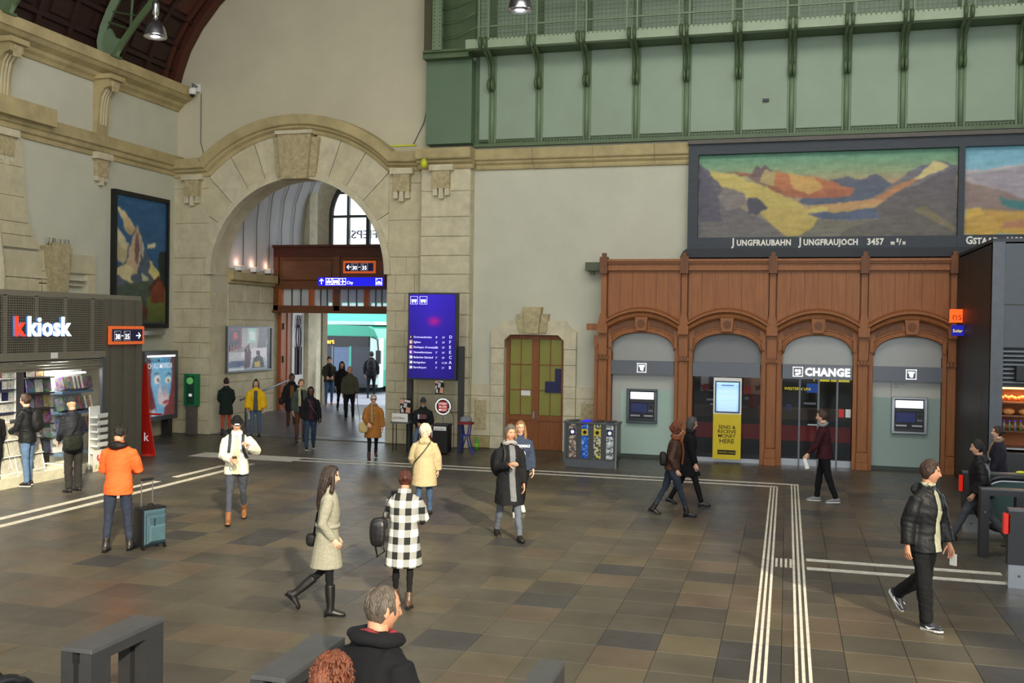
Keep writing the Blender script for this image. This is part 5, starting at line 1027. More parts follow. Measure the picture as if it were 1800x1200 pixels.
rk = thing('magazine_shelf', 'blue-grey magazine shelf with strip light at the right of the kiosk', 'magazine rack', (XK-.3, 18.15, 0)); MB().box(-.3, -.2, 0, 1.0, .2, 2.3).build('back_panel', whitep, rk)
for k, z in enumerate((2.0, 1.55, 1.1, .65)): MB().box(-.2, .12, 0, 1.0, z-.3, z-.25).build('shelf_board', mat('blue_grey_shelf', (92, 116, 140), .5), rk)
MB().box(-.1, 0, .1, .9, 2.12, 2.16).build('strip_light', whitel, rk)
for k, z in enumerate((1.76, 1.31, .86)):
    for j in range(15): item('magazine', '%s thin magazine from the left on the %s blue-grey shelf from the top' % (ORD[j], ORD[k]), 'magazine', 'magazines on the blue-grey kiosk shelf', XK-.34, XK-.14, 18.18+j*.063, 18.18+j*.063+.045, z, z+.28, rnd.choice(cm), tilt=-14)
nr = thing('newspaper_rack', 'white wire newspaper rack standing on the kiosk step', 'magazine rack', (XK+.1, 15.6, .2))
for q in (0, .75, 1.5): MB().tube([(.2, q, 0), (-.05, q, 1.0)], .015, 5).build('side_rail', whitep, nr)
for k in range(3):
    for q in range(2): MB().box(-.02+.17-.06*k*1.0, .06+.17-.06*k, q*.75+.02, q*.75+.73, .08+k*.32, .1+k*.32).build('tray', whitep, nr)
paper = mat('newsprint', (188, 184, 168), .8, var=.35, scale=22)
for k in range(3):
    for j in range(5): item('newspaper', '%s newspaper from the left in the %s lowest tray of the white rack' % (ORD[j], ORD[k]), 'newspaper', 'newspapers in the white kiosk rack', XK+.26-.06*k, XK+.28-.06*k, 15.64+j*.3, 15.64+j*.3+.26, .3+k*.32, .3+k*.32+.3, paper if j != 3 else cm[9], tilt=-14)
st = thing('white_display_stand', 'narrow white tiered card stand at the kiosk right jamb', 'display stand', (XK+.1, 18.75, 0)); 
for k in range(6): MB().box(-.05, .15, 0, .34, .35+k*.16, .38+k*.16).build('tier', whitep, st); MB().box(.15, .16, 0, .34, .38+k*.16, .45+k*.16).build('tier_lip', whitep, st)
MB().box(-.08, -.05, 0, .34, .0, 1.4).build('back', whitep, st)
t = thing('poster_board', 'white child-drawing poster board leaning at the kiosk step', 'poster', (XK+.34, 18.5, .0)); canvas('print', .4, .46, 20, 20, painter(grad((0, (226, 200, 190)), (1, (236, 232, 224))), [([(.3, .5), (.5, .5), (.45, .8), (.32, .8)], (190, 60, 80)), ([(.5, .1), (.9, .1), (.9, .4), (.6, .4)], (220, 180, 90)), ([(.1, .1), (.4, .1), (.3, .35)], (160, 190, 120))], .05), cmat('paper_print', .6), t, (0, 0, 0), R(90))
cn = thing('kiosk_counter', 'white kiosk sales counter behind the customers', 'counter', (XK-.75, 13.2, .2)); MB().box(-.4, .3, 0, 3.2, 0, .85).build('body', whitep, cn); MB().box(-.45, .35, -.02, 3.25, .85, .9).build('top', mat('counter_cream', (226, 220, 200), .4), cn)
# ---------------------------------------------------------------- right hand bakery block
XB, YB = 3.8, 21.05
bk = thing('bakery_pavilion', 'tall anthracite metal pavilion with lit bakery window at the right edge', 'kiosk', (XB, YB, 0))
def B(mb, n, m=dgrey, **k): mb.xf(Matrix.Translation((-XB, -YB, 0))); return mb.build(n, m, bk, **k)
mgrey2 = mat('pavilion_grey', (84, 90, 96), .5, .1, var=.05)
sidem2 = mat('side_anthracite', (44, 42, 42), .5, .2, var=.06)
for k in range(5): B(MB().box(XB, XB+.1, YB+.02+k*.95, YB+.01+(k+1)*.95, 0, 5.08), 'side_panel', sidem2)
B(MB().box(XB, XB+.22, YB-.02, YB+.1, 0, 5.08), 'corner_post', mat('corner_grey', (84, 88, 92), .4, .4))
B(MB().box(XB+.22, XB+1.9, YB, YB+.08, 3.88, 5.08), 'front_panel', mgrey2); B(MB().box(XB+.22, XB+1.9, YB, YB+.08, 3.05, 3.86), 'front_panel', mgrey2); B(MB().box(XB, XB+3, YB, YB+4.7, 5.05, 5.15), 'roof')
for k in range(8): B(MB().prism([(YB-.0, 2.36+k*.085), (YB+.07, 2.4+k*.085), (YB+.07, 2.43+k*.085), (YB-.0, 2.39+k*.085)], XB+.22, XB+1.9, axis='x'), 'louvre_slat', mgrey)
B(MB().box(XB+.22, XB+1.9, YB+.08, YB+.1, 2.3, 3.05), 'louvre_back', black); B(MB().box(XB+.42, XB+1.9, YB-.22, YB-.02, 2.42, 2.7), 'sign_box', black)
B(MB().box(XB+.22, XB+1.9, YB+.9, YB+1.0, .9, 2.3), 'display_back', mat('warm_bakery_wall', (170, 96, 50), .7)); B(MB().box(XB+.22, XB+1.9, YB+.02, YB+1, 2.28, 2.32), 'display_ceiling', dgrey); B(MB().box(XB+.22, XB+1.9, YB, YB+1, 0, 1.0), 'counter_front', dgrey)
for k, z in enumerate((1.08, 1.42, 1.72, 1.98)): B(MB().box(XB+.24, XB+1.9, YB+.3, YB+.85, z-.03, z), 'display_shelf', mat('shelf_brown', (120, 78, 48), .5) if k else steel)
B(MB().box(XB+.22, XB+1.9, YB+.1, YB+.14, 2.24, 2.28), 'warm_strip_light', mat('warm_strip', (255, 190, 130), emit=(255, 170, 100), es=4, var=0))
l = bpy.data.lights.new('bakery_light', 'AREA'); l.shape = 'RECTANGLE'; l.size = 1.5; l.size_y = .2; l.energy = 22; l.color = (1, .62, .35); lo = bpy.data.objects.new('bakery_light', l); C.objects.link(lo); lo.location = (XB+1, YB+.35, 2.22)
crust = mat('bread_crust', (190, 104, 44), .6, var=.3, scale=8, bump=.4); crust2 = mat('pale_crust', (214, 150, 84), .6, var=.25, scale=8, bump=.4)
for k, z in enumerate((1.42, 1.72, 1.98)):
    for j in range(5):
        x = XB+.42+j*.3; t = thing('pretzel_loaf' if k == 2 else 'bread_loaf', ORD[j]+' from the left, '+{2: 'knotted brown loaf on the top bakery shelf', 1: 'round golden loaf on the middle bakery shelf', 0: 'long dark loaf on the lower bakery shelf'}[k], 'bread', (x, YB+.45, z), 0, {2: 'knotted loaves on the top bakery shelf', 1: 'round loaves on the middle bakery shelf', 0: 'long loaves on the lower bakery shelf'}[k])
        mb = MB()
        if k == 2:
            for q in range(5): mb.ell((-.11+q*.055, rnd.uniform(-.02, .02), .06+.02*(q % 2)), (.045, .07, .05), 8, 6)
            mb.build('crust', crust, t, smooth=True)
        elif k == 1:
            mb.ell((0, 0, .065), (.125, .11, .07), 12, 8); mb.build('crust', crust2, t, smooth=True); MB().tube([(-.08, -.07, .11), (0, -.06, .135), (.08, -.07, .11)], .01, 5).build('slash', crust, t)
        else: mb.ell((0, 0, .06), (.15, .09, .06), 12, 8); mb.build('crust', crust, t, smooth=True)
for j in range(4):
    t = thing('drink_bottle', '%s small plastic bottle from the left in the bakery display' % ORD[j], 'bottle', (XB+.3+j*.1, YB+.2, 1.42), 0, 'bottles in the bakery display'); MB().lathe([(0, 0), (.03, 0), (.032, .12), (.012, .17), (.012, .19), (0, .19)], n=10).build('bottle_body', [mat('aqua_plastic', (96, 112, 118), .3), mat('lime_plastic', (96, 112, 78), .3)][j % 2], t, smooth=True); MB().lathe([(0, .19), (.014, .19), (.014, .21), (0, .21)], n=8).build('cap', blues, t)
# small hanging signs on the side of the pavilion
t = thing('orange_hanging_sign', 'small glowing orange sign projecting from the dark pavilion side', 'sign', (XB, 24.4, 3.55)); MB().box(-.26, .03, -.06, .06, 0, .3).build('box', mat('orange_glow', (250, 90, 30), emit=(250, 84, 24), es=1.1, var=0), t); text('sign_text', 'ns', .24, (-.22, -.065, .06), mat('dark_orange', (200, 60, 20), var=0), t, ext=.002)
t = thing('blue_hanging_sign', 'small dark blue sign with yellow print below the orange one', 'sign', (XB, 24.2, 3.25)); MB().box(-.24, .03, -.06, .06, 0, .24).build('box', mat('deep_blue_glow', (24, 24, 150), emit=(24, 24, 160), es=.6, var=0), t); text('sign_text', 'Solar', .1, (-.23, -.065, .08), mat('yellow_glow2', (240, 224, 60)), t, ext=.002)
# ---------------------------------------------------------------- escalator barriers
def barrier(label, x0, x1, y0, y1, h=1.0, m=None):
    m = m or mat('barrier_grey', (58, 58, 60), .45, .3, var=.08); t = thing('barrier_frame', label, 'barrier', ((x0+x1)/2, (y0+y1)/2, 0)); a, b_ = (x1-x0)/2, (y1-y0)/2
    MB().cbox(-a, a, -b_, b_, h-.03, h, .004).build('top_plate', mat('barrier_top', (88, 90, 92), .4, .4, var=.12), t)
    along = b_ > a
    if along:
        for s in (-1, 1): MB().box(-a if s < 0 else a-.09, -a+.09 if s < 0 else a, -b_, b_, h-.1, h-.03).build('side_rail', m, t)
        for sy in (-1, 1):
            for sx in (-1, 1): MB().box(sx*a-(.1 if sx > 0 else 0), sx*a+(.1 if sx < 0 else 0), sy*b_-(.2 if sy > 0 else 0), sy*b_+(.2 if sy < 0 else 0), 0, h-.1).build('upright', m, t)
    else:
        MB().box(-a, a, -b_, b_, h-.1, h-.03).build('side_rail', m, t)
        for sx in (-1, 1): MB().box(sx*a-(.12 if sx > 0 else 0), sx*a+(.12 if sx < 0 else 0), -b_, b_, 0, h-.1).build('upright', m, t)
    MB().ell((a if along else -a+.06, -b_+.1 if along else -b_, h-.35), (.012, .012, .012), 8, 6).build('bolt', steel, t); return t
barrier('grey steel barrier frame in the lower left foreground', -4.68, -4.44, 5.64, 6.44, 1.1)
barrier('grey steel barrier frame behind the red-haired head', -3.2, -2.96, 5.55, 6.42, 1.1)
barrier('grey steel barrier frame at the lower centre edge', -1.54, -1.38, 5.5, 6.42, 1.1)
barrier('grey steel barrier frame at the right escalator, in front of the striding man', 2.8, 3.4, 16.0, 16.2, 1.02)
def sidepanel(label, x, y, w, h, lens=True):
    t = thing('escalator_side_panel', label, 'escalator panel', (x, y, 0)); MB().box(0, w, 0, .14, .3, h).build('upper_panel', mat('barrier_grey', (74, 74, 76)), t); MB().box(.01, w, -.0, .14, 0, .3).build('base_plate', steel, t); MB().box(0, w, -.01, .15, h, h+.03).build('top_cap', mgrey, t)
    if lens: MB().box(-.05, .02, .0, .1, h-.3, h-.04).build('red_marker', mat('red_lens', (220, 40, 24), .3, emit=(220, 40, 20), es=.25, var=0), t)
    MB().ell((.14, -.005, .16), (.018, .01, .018), 8, 6).build('bolt', mgrey, t)
sidepanel('grey escalator side panel with red marker by the striding man', 2.86, 17.95, 2.5, .98); sidepanel('grey escalator side panel with red marker at the right frame edge, nearest', 2.82, 14.2, 1.4, 1.0)
def newel(label, c, r, ax, wide=.09):
    t = thing('escalator_handrail', label, 'handrail', c); n = 22; pts = []
    for k in range(n+1):
        a = R(90+180*k/n); pts.append((r*math.cos(a), 0, r*math.sin(a)) if ax == 'x' else (0, r*math.cos(a), r*math.sin(a)))
    ext = (1.6, 0, 0) if ax == 'x' else (0, -2.6, 0)
    if ax != 'x': pts = [(p[0], -p[1], p[2]) for p in pts]
    p0 = Vector(pts[0])+Vector(ext)*(1 if ax == 'x' else 1); p1 = Vector(pts[-1])+Vector(ext)
    path = [p0]+[Vector(p) for p in pts]+[p1]
    MB().tube(path, .04, 8, ry=.04).build('rubber_belt', rubber, t, smooth=True)
    pth = [Vector((p.x*.86 if abs(p.x) <= r else p.x, p.y*.86 if abs(p.y) <= r else p.y, p.z*.86)) for p in path]; MB().tube(pth, .025, 6).build('metal_trim', steel, t, smooth=True)
    poly = [((p.x if ax == 'x' else p.y), p.z) for p in pth]
    MB().prism(poly, -.012, .012, axis='y' if ax == 'x' else 'x').build('glass_balustrade', mat('balustrade_glass', (70, 92, 90), .1, var=0, alpha=.85), t)
    return t
newel('black looped escalator handrail beside the right barrier', (3.35, 17.2, .62), .42, 'x')
newel('black escalator handrail loop at the bottom left corner, left one', (-5.0, 5.12, .64), .42, 'y'); newel('black escalator handrail loop at the bottom left corner, right one', (-4.7, 5.08, .62), .42, 'y')
for k, (x, y) in enumerate(((3.2, 18.0), (3.75, 18.02))): 
    t = thing('litter', ['crumpled clear wrapper on the right side panel', 'yellow-green crumpled wrapper on the right side panel'][k], 'litter', (x, y, 1.01)); MB().ell((0, 0, .02), (.09, .04, .025), 7, 4).build('wrapper', yb if k else whitep, t)
# ---------------------------------------------------------------- people
PEND = []     # (object, voxel, smooth_iterations, post)
def soft(mb, name, m, parent, vox=.014, it=4, post=None):
    me = mb.mesh(name, m, True); o = link(name, me, parent); PEND.append((o, vox, it, post)); return o
def bake_all():
    for o, vox, it, post in PEND:
        r = o.modifiers.new('r', 'REMESH'); r.mode = 'VOXEL'; r.voxel_size = vox; r.use_smooth_shade = True
        if it: s = o.modifiers.new('s', 'SMOOTH'); s.factor = .5; s.iterations = it
    dg = bpy.context.evaluated_depsgraph_get(); new = []
    for o, *_ in PEND: new.append(bpy.data.meshes.new_from_object(o.evaluated_get(dg)))
    for (o, vox, it, post), me in zip(PEND, new):
        old = o.data; o.modifiers.clear()
        if not me.materials: me.materials.append(old.materials[0])
        me.name = old.name; o.data = me; bpy.data.meshes.remove(old)
    for o, vox, it, post in PEND:
        if post: post(o)
    for o, *_ in PEND:
        o.data.polygons.foreach_set('use_smooth', [True]*len(o.data.polygons))
def wrinkle(o, amp=.005, sc=(9, 9, 5), seed=0):
    me = o.data; n = len(me.vertices); co = np.empty(n*3); me.vertices.foreach_get('co', co); co = co.reshape(-1, 3)
    nr = np.empty(n*3); me.vertices.foreach_get('normal', nr); nr = nr.reshape(-1, 3)
    off = np.array([noise.noise(Vector((c[0]*sc[0]+seed, c[1]*sc[1]+c[2]*3, c[2]*sc[2]))) for c in co])
    off2 = np.array([abs(noise.noise(Vector((c[0]*5+seed, c[1]*5, c[2]*16+c[1]*6)))) for c in co])
    co += nr*((off*amp-off2*amp*1.2)[:, None]); me.vertices.foreach_set('co', co.ravel()); me.update()
def V(*a): return Vector(a)
SK = {'l': (214, 162, 134), 'm': (196, 142, 112), 'd': (120, 78, 54), 'f': (226, 178, 150)}
def skin(k): return mat('skin_'+k, SK[k], .55, var=.05, scale=8)
def cloth(nm, c, r=.88, var=.1): return mat('cloth_'+nm, c, r, var=var, scale=16, bump=.25, bscale=70, spec=.25)
def lipm(k): return mat('lips_'+k, tuple(int(x*y) for x, y in zip(SK[k], (.8, .55, .55))), .5, var=0)
eyew = mat('eye_white', (225, 220, 212), .3, var=0); eyed = mat('eye_iris', (40, 28, 22), .25, var=0)
def head_shape(d):        # unit direction -> point, face towards +X, z: chin -.115 .. crown .12
    x, y, z = d
    px, py, pz = .097*x, .076*y, .12*z if z > 0 else .118*z
    if pz < 0:
        t = min(1, -pz/.118); py *= 1-.30*t**1.4
        if px < 0: px *= 1-.45*t
        else: px *= 1-.05*t
    if px > 0: px *= .96
    g = lambda a, s: math.exp(-(a/s)**2)
    if x > 0:
        px += .013*g(py, .02)*g(pz+.1, .018)                      # chin
        px -= .010*(g(py-.031, .014)+g(py+.031, .014))*g(pz-.004, .013)   # sockets
        px += .004*g(pz-.028, .009)*g(py, .045)                  # brow
        nz = (.008-pz)/.044
        if -.2 < nz < 1.15: px += (.024*max(0, min(1, nz))**.9 if nz <= 1 else .024*(1-(nz-1)/.15))*g(py, .0095+.004*max(0, nz)) + .003*g(py, .008)
        px += .006*g(pz+.062, .009)*g(py, .02); px -= .004*g(pz+.073, .004)*g(py, .02)
        px += .004*(g(py-.04, .016)+g(py+.04, .016))*g(pz+.03, .02)     # cheeks
    return V(px, py, pz)
def head_mb(hairc_face=None):
    mb = MB(); NL, NT = 44, 36; grid = []
    for i in range(NT+1):
        th = math.pi*(i/NT-.5); row = []
        for j in range(NL):
            u = (j/NL)*2-1; ph = math.pi*math.copysign(abs(u)**1.5, u)
            row.append(head_shape((math.cos(th)*math.cos(ph), math.cos(th)*math.sin(ph), math.sin(th))))
        grid.append(row)
    vs = [p for r in grid for p in r]; fs = []; mi = []
    for i in range(NT):
        for j in range(NL):
            f = (i*NL+j, i*NL+(j+1) % NL, (i+1)*NL+(j+1) % NL, (i+1)*NL+j); c = sum((vs[k] for k in f), V(0, 0, 0))/4; fs.append(f); m = 0
            if c.x > .05 and abs(c.y) < .024 and abs(c.z+.063) < .0065: m = 1
            if c.x > .04 and .012 < abs(c.y) < .05 and abs(c.z-.026+abs(c.y)*.06) < .0045: m = 3
            mi.append(m)
    mb.v = vs; mb.f = fs; mb.mi = mi
    for s in (-1, 1):
        mb.cur = 0; mb.ell((-.004, s*.076, -.004), (.017, .008, .03), 8, 6)
        mb.cur = 2; mb.ell((.0698, s*.031, .003), (.0095, .013, .0075), 8, 6)
        mb.cur = 4; mb.ell((.0768, s*.031, .003), (.0032, .0055, .0058), 7, 5)
    mb.cur = 0
    return mb
HEAD = head_mb()
HB = {}
def hand_pts(mb, wrist, d, n, side, s, curl=.5):
    """palm, four fingers and a thumb; d = forearm direction, n = palm normal"""
    d = d.normalized(); n = (n-d*n.dot(d)).normalized(); w = d.cross(n)*side    # w towards thumb side
    P = lambda a, b, c: wrist+d*a*s+w*b*s+n*c*s
    mb.tube([P(-.02, 0, 0), P(.02, 0, 0), P(.06, .004, .002), P(.09, .0, .006)], [.024*s, .034*s, .041*s, .038*s], 8, ry=[.022*s, .017*s, .015*s, .012*s], ref=tuple(n))
    for k, (b, L) in enumerate(((.03, .070), (.010, .08), (-.010, .074), (-.029, .058))):
        a0 = .088-abs(k-1.2)*.004; p = [P(a0-.02, b, .004)]; ang = .15
        pos = V(a0, b*1.06, .006)
        p.append(P(*pos))
        for q in range(3):
            ang += curl*(.55+.25*q); L1 = L*(.45, .32, .25)[q]
            pos = pos+V(math.cos(ang)*L1, 0, math.sin(ang)*L1); p.append(P(*pos))
        mb.tube(p, [.0095*s, .0095*s, .0088*s, .008*s, .006*s], 6, ref=tuple(w))
    pos = V(.02, .03, .008); p = [P(.012, .018, .004), P(*pos)]
    for q, (da, db, dc) in enumerate(((.026, .022, .012), (.024, .008, .016), (.018, .0, .012))):
        pos = pos+V(da, db, dc*(1+curl)); p.append(P(*pos))
    mb.tube(p, [.014*s, .013*s, .011*s, .010*s, .007*s], 6, ref=tuple(n))
def person(label, pos, h, face, legs=((0, 0, 0), (0, 0, 0)), lean=2, armR=(5, 8, 12, 2), armL=(5, 8, 12, 2), head=(0, 5), sk='l', hair=('short', (60, 40, 28)),
           top=None, pants=((40, 44, 56), .9), shoes=((30, 28, 28), 'shoe'), fat=1.0, near=False, curl=(.5, .5), seat=None, leg_out=(1.5, 1.5), z0=0, hat=None, glasses=None, scarf=None, extra=None):
    s = h/1.75; x, y = pos[0], pos[1]
    root = thing('person', label, 'person', (x, y, z0), R(face)); vx = .0115 if near else .016
    top = top or {}
    # ---- skeleton (right = index 0, y negative)
    L1, L2 = .43, .42; hipz = 0; J = {}
    lows = []
    for i, (th, kn, fp) in enumerate(legs):
        a = R(th); b_ = R(th-kn); az_ = -(L1*math.cos(a)+L2*math.cos(b_)); f = R(fp)
        lows.append(az_-max(.075*math.cos(f)+.06*math.sin(-f), .17*math.sin(f)+.03, .06))
    hipz = -min(lows) if seat is None else seat
    H = V(0, 0, hipz)
    def T(px, py, pz):      # torso point; pz height above hip
        a = R(lean); q = V(px, py, pz); return H+V(q.x*math.cos(a)+q.z*math.sin(a), q.y, -q.x*math.sin(a)+q.z*math.cos(a))
    LG = []
    for i, (th, kn, fp) in enumerate(legs):
        sy = -1 if i == 0 else 1; a = R(th); b_ = R(th-kn); o_ = math.tan(R(leg_out[i]))*sy
        hp = H+V(0, sy*.088, -.02); k_ = H+V(L1*math.sin(a), sy*.088+o_*L1, -L1*math.cos(a)); an = k_+V(L2*math.sin(b_), o_*L2, -L2*math.cos(b_)); LG.append((hp, k_, an, R(fp)))
    AR_ = []
    for i, am in enumerate((armR, armL)):
        sy = -1 if i == 0 else 1; f1, o1, f2, o2 = [R(q) for q in am[:4]]
        sh_ = T(0, sy*.162, .452)
        d1 = V(math.sin(f1)*math.cos(o1), sy*math.sin(o1), -math.cos(f1)*math.cos(o1)); el = sh_+d1*.285
        d2 = V(math.sin(f2)*math.cos(o2), sy*math.sin(o2), -math.cos(f2)*math.cos(o2)); wr_ = el+d2*.25; AR_.append((sh_, el, wr_, d2, sy))
    hy, hp_ = head; hc = T(.015, 0, .70)
    Mh = Matrix.Translation(hc) @ Matrix.Rotation(R(hy), 4, 'Z') @ Matrix.Rotation(R(hp_), 4, 'Y')
    S = Matrix.Diagonal((s, s, s, 1))
    # ---- body
    b = MB()
    def sec(mb, rows, n=16):
        rings = []
        for cx, cz, rx, ry in rows:
            rings.append([T(cx+rx*math.cos(2*math.pi*k/n), ry*math.sin(2*math.pi*k/n), cz) for k in range(n)])
        mb.sweep(rings, True)
    F_ = fat
    sec(b, [(0, -.04, .085, .13), (0, .05, .085, .135), (0, .18, .08, .115), (.0, .36, .09, .14), (0, .45, .07, .12), (0, .52, .05, .06)])
    b.tube([T(-.01, 0, .48), T(-.005, 0, .56), T(.005, 0, .63)], [.062, .055, .056], 10)
    for hp, k_, an, f in LG: b.tube([hp, hp+(k_-hp)*.5, k_, k_+(an-k_)*.4, an], [.06, .05, .03, .034, .024], 10)
    for sh_, el, wr_, d2, sy in AR_: b.tube([T(0, sy*.1, .45), sh_, el, el+(wr_-el)*.4, wr_], [.04, .042, .034, .034, .024], 10)
    b.xf(S)
    def post_body(o, Mh=Mh, S=S, AR_=AR_, sk=sk, hair=hair):
        mb = MB(); mb.v = [S @ (Mh @ p) for p in HEAD.v]; mb.f = list(HEAD.f); mb.mi = list(HEAD.mi); a = len(mb.v)
        mb.tube([Mh @ V(-.02, 0, -.06), T(-.004, 0, .57)], [.052, .056], 10); mb.v[a:] = [S @ p for p in mb.v[a:]]
        for i, (sh_, el, wr_, d2, sy) in enumerate(AR_):
            a = len(mb.v); n = V(0, -sy, 0) if abs(d2.z) > .7 else V(0, -sy*.5, -.85) ; hand_pts(mb, wr_, d2, n, sy*(1 if abs(d2.z) > .7 else 1), 1.0, curl[i]); mb.v[a:] = [S @ p for p in mb.v[a:]]
        m2 = mb.mesh('t', [skin(sk)], True); bm = bmesh.new(); bm.from_mesh(o.data); n0 = len(bm.faces); bm.from_mesh(m2)
        bmesh.ops.recalc_face_normals(bm, faces=bm.faces); bm.to_mesh(o.data); bm.free()
        me = o.data; me.materials.clear()
        for m_ in (skin(sk), lipm(sk), eyew, mat('brow_%d_%d_%d' % hair[1], hair[1], var=0), eyed): me.materials.append(m_)
        idx = [0]*n0+mb.mi; me.polygons.foreach_set('material_index', idx[:len(me.polygons)]); me.update(); bpy.data.meshes.remove(m2)
    soft(b, 'body', skin(sk), root, .018, 2, post_body)
    # ---- trousers
    pc, pr_ = pants; t = MB(); sec(t, [(0, -.06, .115*F_, .162*F_), (0, .0, .122*F_, .172*F_), (0, .08, .115*F_, .16*F_), (0, .13, .108*F_, .15*F_)])
    for hp, k_, an, f in LG:
        kr, ar = .064*pr_, .052*pr_
        t.tube([hp+V(0, 0, .03), hp+(k_-hp)*.35, hp+(k_-hp)*.75, k_, k_+(an-k_)*.35, k_+(an-k_)*.75, an+V(0, 0, -.005)], [.096*F_, .09*F_, .074*(.6+.4*pr_), kr, .063*pr_, ar, ar], 12)
    t.xf(S); sd = len(PEND)
    soft(t, 'trousers', cloth('p%d_%d_%d' % pc, pc), root, vx, 3, lambda o, sd=sd: wrinkle(o, .010, (9, 9, 7), sd))
    # ---- shoes
    scol, skind = shoes
    for i, (hp, k_, an, f) in enumerate(LG):
        m_ = MB(); cf, sf = math.cos(f), math.sin(f); kn = k_
        def FP(a, zz, yy=0): return an+V(a*cf+zz*sf, yy, -a*sf+zz*cf)
        toe = .185 if h > 1.72 else .17
        m_.tube([FP(-.075, -.035), FP(-.05, -.03), FP(.0, -.02), FP(.06, -.035), FP(.12, -.048), FP(toe-.01, -.052), FP(toe, -.055)], [.022, .042, .05, .042, .03, .024, .012], 10, ry=[.02, .034, .04, .044, .046, .036, .016], ref=(0, 1, 0))
        if skind == 'boot': m_.tube([FP(-.015, -.03), an+(kn-an)*.12, an+(kn-an)*.3], [.05, .05, .052], 10)
        if skind == 'tall': m_.tube([FP(-.015, -.03), an+(kn-an)*.1, an+(kn-an)*.4, an+(kn-an)*.72], [.048, .046, .058, .062], 10)
        m_.xf(S); so_ = soft(m_, 'shoe', mat('leather_%d_%d_%d' % scol, scol, .4, var=.1), root, .010 if near else .013, 2)
        so = MB(); pl = [(-.078, 0), (-.05, .036), (.0, .036), (.06, .04), (.12, .05), (toe-.02, .04), (toe+.008, 0), (toe-.02, -.03), (.12, -.044), (.06, -.036), (0, -.036), (-.05, -.036)]
        sy = -1 if i == 0 else 1
        v0 = [FP(a, -.078, c_*sy) for a, c_ in pl]+[FP(a, -.060, c_*sy) for a, c_ in pl]; n = len(pl)
        so.add(v0, [tuple(range(n)), tuple(range(2*n-1, n-1, -1))]+[(q, (q+1) % n, (q+1) % n+n, q+n) for q in range(n)]); so.xf(S)
        so.build('shoe_sole', mat('sole_white', (215, 213, 208), .6) if skind in ('sneaker',) else rubber, so_)
    # ---- top
    col = top.get('c', (50, 50, 54)); hem = top.get('hem', -.06); th_ = top.get('th', .012); fl_ = top.get('flare', 1.0); m_top = top.get('m') or cloth('t%d_%d_%d' % col, col, top.get('r', .88), top.get('var', .1))
    t = MB(); k = F_; W2 = top.get('w', 1.0)
    rows = [(0, .535, .052+th_, .07+th_), (0, .50, .072+th_, .105+th_), (.0, .455, .095+th_, .148+th_), (.005, .38, .114*k+th_, .168+th_), (.01, .28, .125*k+th_, .165*k+th_), (.005, .16, .115*k+th_, .145*k*W2+th_), (0, .05, .125*k+th_, .16*k*W2+th_)]
    if hem > .0: rows = [q for q in rows if q[1] > hem]+[(0, hem, .12*k+th_, .16*k+th_)]
    rings = [[T(cx+rx*math.cos(2*math.pi*q/18), ry*math.sin(2*math.pi*q/18), cz) for q in range(18)] for cx, cz, rx, ry in rows]
    if hem <= 0:
        n_ = max(2, int(-hem/.12)+1)
        for q in range(n_+1):
            d = hem*q/n_ if q else -.01
            fr = min(1, -d/.43); kx = [LG[i][0].x+(LG[i][1].x-LG[i][0].x)*fr for i in (0, 1)]; mid = (kx[0]+kx[1])/2; sp_ = abs(kx[0]-kx[1])/2
            wx = .132*k+th_+sp_*.85+(fl_-1)*.1*(-d)/.5; wy = .172*k+th_+(fl_-1)*.12*(-d)/.5-.0*d
            cc = H+V(mid*.9, 0, d); rings.append([cc+V(wx*math.cos(2*math.pi*j/18), wy*math.sin(2*math.pi*j/18), 0) for j in range(18)])
    t.sweep(rings, True)
    sr = top.get('sleeve', 1.0)
    for i, (sh_, el, wr_, d2, sy) in enumerate(AR_):
        t.tube([T(0, sy*.08, .44), T(0, sy*.13, .448), sh_+(el-sh_)*.06, sh_+(el-sh_)*.5, el, el+(wr_-el)*.5, wr_-(wr_-el).normalized()*.02], [(.045+th_), (.052+th_), (.055+th_*.8), (.052+th_)*sr, (.047+th_)*sr, (.042+th_)*sr, (.035+th_)*sr], 12)
    if top.get('collar', 1): t.tube([T(.045*math.cos(a)-.01, .062*math.sin(a), .56) for a in [R(q*30) for q in range(13)]], .022+th_*.5, 6)
    if top.get('hood'): t.ell(T(-.11, 0, .50), (.06, .12, .075), 12, 8); t.tube([T(-.08, -.09, .53), T(-.13, 0, .50), T(-.08, .09, .53)], [.04, .06, .04], 8)
    if top.get('hips'): pass
    t.xf(S); open_ = top.get('open')
